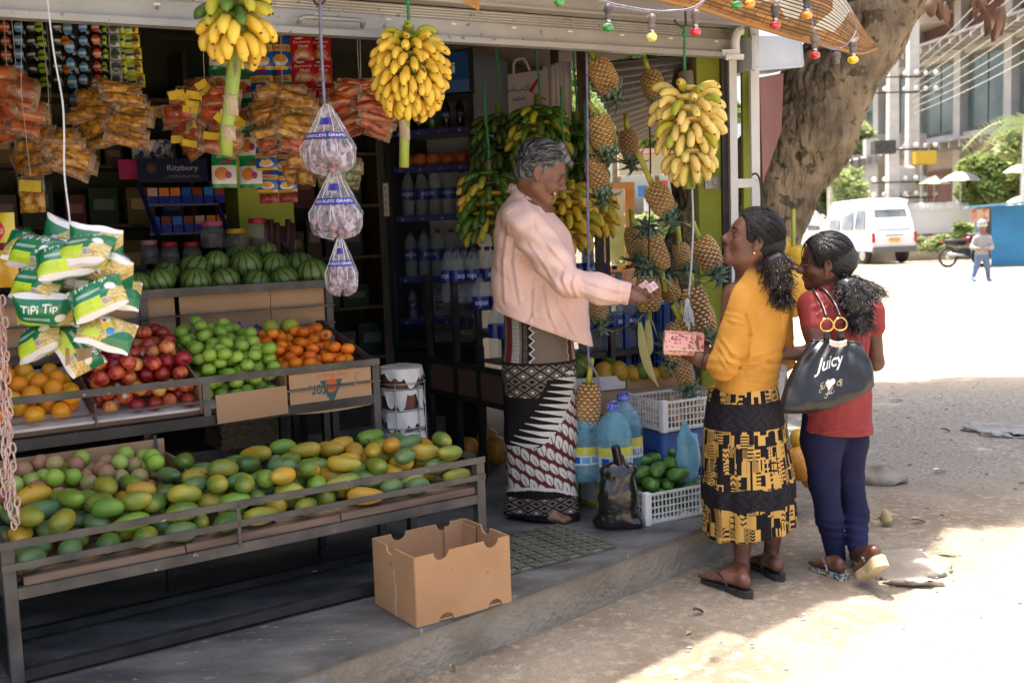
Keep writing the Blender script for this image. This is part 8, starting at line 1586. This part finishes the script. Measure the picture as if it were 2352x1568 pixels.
for i in range(8):
 x=-7+i*3.9;bb_('column',x,x+.55,-.3,.25,0,12.0,m_grw)
 if x>L_-1:break
 o=bb_('window',x+.6,x+3.85,-.33,-.2,5.8,9.3,m_roof);mb=MB()
 for j in range(2):mb.box((x+1.4+1.62*j,sgn*-.15,7.55),(1.5,.04,3.3))
 mb.build('pane',m_tgl,o);bb_('upper_shutter',x+.6,x+3.85,-.3,-.15,10,11.6,m_shut);bb_('roller_door' if i%2 else 'dark_opening',x+.9,x+3.5,-.33,-.2,0,4.0,m_shut if i%2 else m_dk);bb_('door_surround',x+.62,x+.88,-.33,.0,0,4.3,m_ter)
for z,nm in((5.15,'lower_sunshade'),(9.9,'upper_sunshade')):
 bb_(nm,-8,L_,.25,1.9,z,z+.12,m_roof)
 for i in range(38):x=-8+i*.82;bb_('bracket',x,x+.12,.25,1.8,z-.30,z,m_grw)if x<L_ else 0
def fb(name,label,cat,parts,base):
 t=thing(name,label,cat,base);
 for nm,a,b,w,h,m in parts:MB().bar(a-base,b-base,w,h).build(nm,m,t)
 return t
yp=44;pr=[('post',at(u,380-(60 if i%2 else 0),yp),on(u,560,0)*0+at(u,520,yp)*0+V3((at(u,480,yp).x,yp,0)),.45 if i%2 else .35,.4,m_con)for i,u in enumerate((1912,1998,2105))]
pr+=[('beam',at(1868,400,yp),at(2120,345,yp+6),.5,.35,m_grw),('beam',at(1868,335,yp+1),at(2120,330,yp+5),.4,.9,m_grw)]+[('rafter',at(1880+17*i,392-3.4*i,yp-.3),at(1880+17*i,384-3.4*i,yp+2),.2,.3,m_roof)for i in range(14)]
fb('pergola','pale concrete pergola with rafters behind the vans','pergola',pr,V3((at(1912,400,yp).x,yp,0)))
t=thing('building','pale multi storey building with balconies and cream roof behind the poles','building',V3((21,66,0)));q0=V3(t.location)
for nm,u0,v0,u1,v1,y,dp,m in(('wall',1850,60,2180,500,66,3,m_grw),('dark_storey',1870,400,2170,500,62,.4,m_dk),('glass_band',1930,195,2090,235,62.5,.3,m_tgl),('glass_band',1990,120,2150,160,62.5,.3,m_tgl),('balcony',1900,250,2150,275,60,2,m_grw),('balcony',1950,165,2160,190,60,2,m_roof),('red_awning',2020,186,2090,200,59,1,m_ter),('roof',2025,20,2240,58,52,5,m_cream),('dark_recess',2110,240,2165,430,60,.6,m_dk),('beige_storey',2080,62,2200,150,60,.6,m_bei)):
 a,b=at(u0,v1,y),at(u1,v0,y);MB().box(((a+b)/2-q0)+V3((0,dp/2,0)),(b.x-a.x,dp,b.z-a.z)).build(nm,m,t)
for(u,w,y,v0,lab)in((2049,26,40,95,'left concrete utility pole with tangled fittings'),(2094,28,41,45,'right concrete utility pole carrying the thick wires')):
 b0=V3((at(u,500,y).x,y,0));top=at(u,v0,y).z;t=thing('utility_pole',lab,'utility pole',b0);k=PX(y);MB().box((0,0,top/2),(w*k,w*k,top),taper=.75).build('shaft',m_con,t)
 for j,v in enumerate((180,215,345,420,455)):
  z=at(u,v,y).z;MB().bar((-.9,-.3,z),(.9,-.3,z),.05).build('cross_arm',m_dsteel,t)
  for q in(-.8,-.4,.4,.8):mb=MB();mb.ell((q,-.3,z+.14),.10,8,6);mb.build('insulator',mat('glazed_insulator',(.6,.6,.58),rough=.15,coat=1),t,True)
 MB().box((-.5 if u<2060 else .3,-.4,at(u,340 if u<2060 else 365,y).z),(.8,.5,.5)).build('sign_plate',mat('yellow_plate',(.55,.35,.03))if u>2060 else m_dsteel,t)
t=thing('transformer','pale cylindrical transformer mounted between the utility poles','transformer',at(2068,415,40.3));mb=MB();mb.lathe([(.5,-.55),(.55,-.5),(.55,.45),(.4,.55)],18);mb.build('tank',m_grw,t,40)
for i in range(9):
 a=at(2097,150+14*i,40.6);b=at(2360+22*i,-120+20*i,22);mb=MB();mb.tube([a.lerp(b,q/8)-V3((0,0,.12*math.sin(PI*q/8)))for q in range(9)],.012,5);o=mb.build('power_line',m_con);tag(o,f"overhead wire running up from the right pole, {ordw(i)} from the top",'wire','overhead wires')
def shrub(name,label,u,v,y,w,h,m,n,sz,seed,trunk=True,base_z=0):
 k=PX(y);c=at(u,v,y);b0=V3((c.x,y,base_z));t=thing(name,label,'tree' if 'tree' in name else 'shrub',b0);r=random.Random(seed);cl=[(c.x+r.uniform(-.5,.5)*w*k*.7,y+r.uniform(-.4,.4)*w*k*.6,c.z+r.uniform(-.5,.5)*h*k*.7,r.uniform(.14,.24)*min(w,h)*k)for _ in range(18)]
 leaves('crown',m,cl,n,sz,t,seed,b0);
 if trunk:mb=MB();mb.tube([V3((0,0,0)),V3((.1,0,(c.z-base_z)*.5)),V3((0,0,c.z-base_z))],[.05*w*k*.5,.04*w*k*.5,.02*w*k*.5],7);mb.build('trunk',m_bark,t)
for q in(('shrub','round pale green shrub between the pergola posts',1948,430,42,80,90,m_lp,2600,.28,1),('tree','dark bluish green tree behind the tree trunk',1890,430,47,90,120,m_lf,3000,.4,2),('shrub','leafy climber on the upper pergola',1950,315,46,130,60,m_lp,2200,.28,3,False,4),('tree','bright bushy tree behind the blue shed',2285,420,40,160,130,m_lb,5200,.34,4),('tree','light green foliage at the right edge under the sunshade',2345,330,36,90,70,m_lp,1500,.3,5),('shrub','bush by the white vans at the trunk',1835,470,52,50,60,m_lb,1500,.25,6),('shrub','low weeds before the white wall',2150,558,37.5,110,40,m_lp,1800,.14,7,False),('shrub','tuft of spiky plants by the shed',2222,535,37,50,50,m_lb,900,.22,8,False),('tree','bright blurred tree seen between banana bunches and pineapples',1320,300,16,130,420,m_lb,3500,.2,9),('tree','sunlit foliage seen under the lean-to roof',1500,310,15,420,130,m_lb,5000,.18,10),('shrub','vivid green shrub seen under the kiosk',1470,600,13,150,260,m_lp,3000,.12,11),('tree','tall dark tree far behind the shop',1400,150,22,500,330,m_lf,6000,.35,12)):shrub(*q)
t=thing('palm','palm fronds in front of the teal windows at the right edge','palm',V3((at(2360,280,34).x,34,0)));b0=V3(t.location);c=at(2360,285,34)-b0;mb=MB();mb.tube([V3((0,0,0)),c],[.2,.14],8);mb.build('trunk',m_con,t)
for i in range(11):
 a=i*.62;mb=MB();P_=[c+V3((math.cos(a)*2.0*q,math.sin(a)*2.0*q,1.0*q-1.7*q*q))for q in np.linspace(0,1,10)]
 for j in range(1,10):
  for s_ in(1,-1):
   for e in(0,.5):p=P_[j].lerp(P_[j-1],e);sd=V3((-math.sin(a),math.cos(a),-.5))*s_*.42;mb.add([p,p+V3((0,0,.05)),p+sd],[(0,1,2)])
 mb.tube(P_,.02,4);mb.build('frond',m_lp,t)
t=thing('white_wall','bright white garden wall with rounded coping blocks behind the motorbike','wall',V3((at(2115,500,40).x,40,0)));b0=V3(t.location);z0,z1_=at(2150,536,40).z,at(2150,478,40).z;L_=at(2262,500,40).x-b0.x;m_ww=mat('bright_whitewash',(.72,.72,.70),(.78,.78,.76),s=1)
MB().box((L_/2-1,.2,(z0+z1_)/2),(L_+2,.3,z1_-z0)).build('wall_panel',m_ww,t);
for i in range(9):mb=MB();mb.ell((-.6+i*L_/7,.2,z1_),(.38,.2,.24),10,6);mb.build('coping',m_ww,t,True)
MB().box((L_/2-1,-.6,z0/2-.1),(L_+4,.5,z0)).build('retaining_base',mat('stained_concrete',(.25,.22,.17),(.42,.38,.32),s=1.2,rough=.9),t)
def van(name,label,u0,u1,vb,vt,rz,rear=True,Lg=4.6):
 y=1.48*F/(vb-509);k=PX(y);Wd=1.72;Hh=(vb-vt)*k;c=at((u0+u1)/2,vb,y);t=thing(name,label,'van',V3((c.x,y,0)),rz);m_v=mat('white_van_paint',(.70,.70,.70),rough=.25,coat=.6);m_g=mat('van_glass',(.05,.06,.07),(.2,.22,.24),s=1.5,rough=.05,coat=1);m_t=mat('tyre',(.02,.02,.02),rough=.8)
 mb=MB();prof=[(-.0,.45),(0,.95),(.16,1.5),(.55,Hh-.06),(1.0,Hh),(3.3,Hh-.05),(3.85,1.45),(4.55,1.05),(4.6,.45)]if rear else[(0,.45),(.05,1.05),(.8,1.5),(1.35,Hh-.06),(1.8,Hh),(4.3,Hh-.04),(4.6,1.4),(4.6,.45)]
 ring=[[(-Wd/2*(1 if z<1.3 else(1-.13*(z-1.3)/(Hh-1.3))),yv,z),(Wd/2*(1 if z<1.3 else(1-.13*(z-1.3)/(Hh-1.3))),yv,z)]for yv,z in prof];n=len(prof);vs=[p for r2 in ring for p in r2];fs=[(2*i,2*i+1,2*((i+1)%n)+1,2*((i+1)%n))for i in range(n)]+[tuple(2*i for i in range(n)),tuple(2*i+1 for i in reversed(range(n)))]
 mb.add(vs,fs);o=mb.build('body',m_v,t);md=o.modifiers.new('b','BEVEL');md.width=.09;md.segments=3;md.angle_limit=.3;
 if rear:
  mb=MB();mb.add([(-.66,.07,1.2),(.66,.07,1.2),(.60,.34,Hh-.42),(-.60,.34,Hh-.42)],[(0,1,2,3)]);mb.build('rear_window',m_g,t);mb=MB();mb.box((0,-.02,.52),(1.66,.12,.2));mb.build('bumper',mat('grey_bumper',(.1,.1,.1),rough=.5),t);MB().box((0,-.035,.86),(.40,.02,.13)).build('number_plate',mat('yellow_plate',(.55,.35,.03)),t);MB().box((0,-.02,1.02),(.7,.03,.04)).build('tailgate_handle',m_dsteel,t)
  for s_ in(1,-1):MB().box((s_*.80,.0,.95),(.09,.08,.34)).build('tail_light',mat('red_lens',(.35,.02,.02),rough=.2),t)
 else:mb=MB();mb.add([(-.66,.12,1.14),(.66,.12,1.14),(.58,1.08,Hh-.22),(-.58,1.08,Hh-.22)],[(0,1,2,3)]);mb.build('windscreen',m_g,t)
 for s_ in(1,-1):
  for a_,b_ in(((.55,1.25),(1.45,2.25))+(((2.5,3.3),))if rear else((1.9,2.6),(2.8,4.1),(1.25,1.75))):mb=MB();zz=Hh-.42;mb.box((s_*(Wd/2-.05),(a_+b_)/2,(1.25+zz)/2),(.05,b_-a_,zz-1.25),rot=Matrix.Rotation(-s_*.16,3,'Y'));mb.build('side_window',m_g,t)
  for yv in(.75,3.7):mb=MB();mb.lathe([(.15,-.1),(.31,-.1),(.33,0),(.31,.1),(.15,.1)],16,Matrix.Translation((s_*.72,yv,.33))@Matrix.Rotation(PI/2,4,'Y'));o=mb.build('wheel',m_t,t,True);mb=MB();mb.lathe([(.05,-.11),(.2,-.1),(.2,.1),(.05,.11)],12,Matrix.Translation((s_*.74,yv,.33))@Matrix.Rotation(PI/2,4,'Y'));mb.build('rim',m_zinc,o,True)
van('parked_van','white high roof van seen from the rear with a yellow plate',1990,2118,604,452,.15);van('parked_van','second white van facing left behind the high roof van',1925,1965,584,474,1.35,False)
s0=on(2276,612,0);t=thing('blue_shed','bright blue metal kiosk shed with a lean roof at the right edge','shed',s0,-.35);m_bl2=mat('blue_sheet_metal',(.015,.13,.28),(.02,.17,.34),s=2,rough=.5)
for i in range(4):MB().box((.5+i*1.02,0,.95),(1.0,.06,1.85)).build('sheet_panel',m_bl2,t)
MB().box((-.35,.6,.95),(.06,1.1,1.85)).build('side_panel',m_bl2,t);MB().box((1.6,.6,1.98),(4.6,1.9,.06),rot=Matrix.Rotation(-.05,3,'Y')).build('roof',mat('light_blue_roof',(.12,.30,.45)),t);MB().box((-.32,.02,1.6),(.5,.04,.4)).build('red_poster',mat('red_poster_print',(.4,.08,.05),(.5,.4,.3),s=5),t)
for(u,v,w,y,z,l)in((2146,405,76,40.5,0,'black and yellow-white parasol, left one'),(2206,395,90,39,0,'black and yellow-white parasol, middle one'),(2345,378,80,38,0,'parasol cut by the right edge, upper one'),(2350,450,90,37,0,'parasol cut by the right edge, lower one')):
 k=PX(y);c=at(u,v,y);b0=V3((c.x,y,0));t=thing('parasol',l,'parasol',b0,0,'black and pale parasols across the street');mb=MB();mb.tube([(0,0,0),(0,0,c.z)],.03,6);mb.build('pole',m_con,t);R=w*k/2
 for i in range(8):
  a0,a1=i*PI/4,(i+1)*PI/4;mb=MB();mb.grid(lambda p,q,a0=a0,a1=a1:V3((R*q*math.cos(a0+(a1-a0)*p),R*q*math.sin(a0+(a1-a0)*p),c.z-.42*R*q**2-.03*math.sin(PI*p)*q)),3,5,uv=False);mb.build('canopy_panel',mat('parasol_black',(.03,.03,.05))if(i//2)%2 else mat('parasol_pale',(.75,.72,.5)),t,True)
def fig(loc,h,rz,label):pass
rb=on(2250,645,0);t=thing('person','man in a grey shirt, jeans and silver helmet walking on the sunny road','person',rb);k=PX(rb.y);A=lambda u,v,dy=0.:at(u,v,rb.y+dy)
S=SDF();S.ell(A(2256,521),[.085,.1,.125],.03);S.cone(A(2256,530),A(2256,545),.06,.07,.03);S.chain([A(2256,547),A(2254,582)],[.165,.15],.05,(0,1,0),.65)
for p in([A(2240,548),A(2232,568),A(2250,572,-.25)],[A(2272,548),A(2278,568),A(2264,572,-.25)]):S.chain(p,[.06,.05,.035],.03)
for p in([A(2250,585),A(2243,612),A(2234,640)],[A(2262,585),A(2268,612),A(2270,640,.1)]):S.chain(p,[.095,.07,.045],.03);S.cone(p[-1],p[-1]+V3((-.02,-.16,-.03)),.045,.035,.02)
V_,Q_=S.mesh(.016);m_gs,m_jn=mat('grey_shirt',(.24,.25,.26)),mat('blue_jeans',(.08,.13,.24));zh=A(2256,584).z;zs=A(2256,545).z;link('body',np_mesh('body',V_,Q_,[m_gs,m_jn,sk1],rb,None,True,lambda c:np.where(c[:,2]<zh,1,np.where((c[:,2]>zs+.06)|(c[:,1]<-.17),2,0))),t)
mb=MB();mb.ell(A(2256,514),(.12,.135,.115),16,10);mb.build('helmet',mat('silver_helmet',(.30,.30,.33),rough=.2,coat=1,metal=.5),t,True,off=rb)
mp=on(2205,612,0);t=thing('motorbike','dark motorbike parked beside the blue shed','motorbike',mp,.15);m_blk=_M['black_rubber']
for x in(-.42,.72):mb=MB();mb.tube([(x+.29*math.cos(a),0,.31+.29*math.sin(a))for a in np.linspace(0,2*PI,21)],.045,6,cap=False);o=mb.build('wheel',m_blk,t,True);mb=MB();mb.lathe([(.05,-.06),(.05,.06)],10,Matrix.Translation((x,0,.31))@Matrix.Rotation(PI/2,4,'X'));[mb.bar((x,0,.31),(x+.27*math.cos(a),0,.31+.27*math.sin(a)),.015)for a in np.linspace(0,5.2,6)];mb.build('hub',m_zinc,o)
mb=MB();mb.tube([(-.55,0,.82),(-.2,0,.78),(.15,0,.76)],[.07,.11,.09],8,fl=.8);mb.build('seat',m_blk,t,True);mb=MB();mb.tube([(.15,0,.80),(.35,0,.86),(.5,0,.82)],[.1,.14,.08],8);mb.build('tank',mat('dark_red_tank',(.12,.01,.02),rough=.2),t,True);mb=MB();mb.tube([(-.5,-.12,.42),(0,-.12,.36),(.25,-.1,.3)],[.05,.045,.02],8);mb.build('exhaust',m_zinc,t,True);MB().box((.1,0,.42),(.4,.2,.32)).build('engine',m_dsteel,t);mb=MB();mb.tube([(.72,.05,.31),(.5,.05,.95),(.45,.05,1.02)],.025,6);mb.tube([(.42,-.3,1.03),(.45,.3,1.03)],.018,6);mb.build('fork',m_zinc,t,True);MB().box((-.62,0,.80),(.05,.12,.07)).build('tail_light',mat('red_lens',(.35,.02,.02)),t)
t=thing('orange_kiosk','orange timber framed kiosk with posters seen past the hanging pineapples','kiosk',V3((at(1420,600,10).x,10,0)));b0=V3(t.location);m_ow=mat('orange_varnished_wood',(.38,.15,.035),(.46,.20,.05),s=4,rough=.4)
for nm,u0,v0,u1,v1,m,dy in(('frame_post',1384,420,1396,800,m_ow,0),('frame_post',1443,418,1456,800,m_ow,0),('frame_rail',1384,418,1456,436,m_ow,-.06),('frame_rail',1390,608,1450,622,m_ow,-.06),('counter_panel',1390,610,1450,690,m_ow,.1),('poster',1396,450,1432,600,mat('green_yellow_poster',(.35,.45,.10),(.5,.55,.42),s=4),.1)):
 a,b=at(u0,v1,10+dy),at(u1,v0,10+dy);MB().box((a+b)/2-b0,(b.x-a.x,.05,b.z-a.z)).build(nm,m,t)
t=thing('pale_stall','pale stall wall with a pink roof edge seen behind the pineapples','stall',V3((at(1500,400,12).x,12,0)));b0=V3(t.location)
for nm,u0,v0,u1,v1,m,dy in(('wall',1420,352,1545,405,mat('pale_olive_boards',(.40,.38,.26),(.48,.46,.33),s=3),0),('roof_edge',1415,340,1550,354,mat('pink_roof_edge',(.60,.32,.28)),-.1)):a,b=at(u0,v1,12+dy),at(u1,v0,12+dy);MB().box((a+b)/2-b0,(b.x-a.x,.1,b.z-a.z)).build(nm,m,t)
for(u,v,w,h,c,l)in((1518,435,30,40,(.5,.03,.03),'far red shop sign between pineapples'),(1500,470,40,30,(.6,.6,.6),'far white shop sign between pineapples'),(1475,440,22,26,(.05,.15,.4),'far blue shop sign beside the kiosk')):
 a=at(u,v,24);o=MB().box((0,0,0),(w*PX(24),.1,h*PX(24))).build('shop_sign',mat(l.split()[1]+'_sign_paint',c),None,False,a);tag(o,l,'sign')
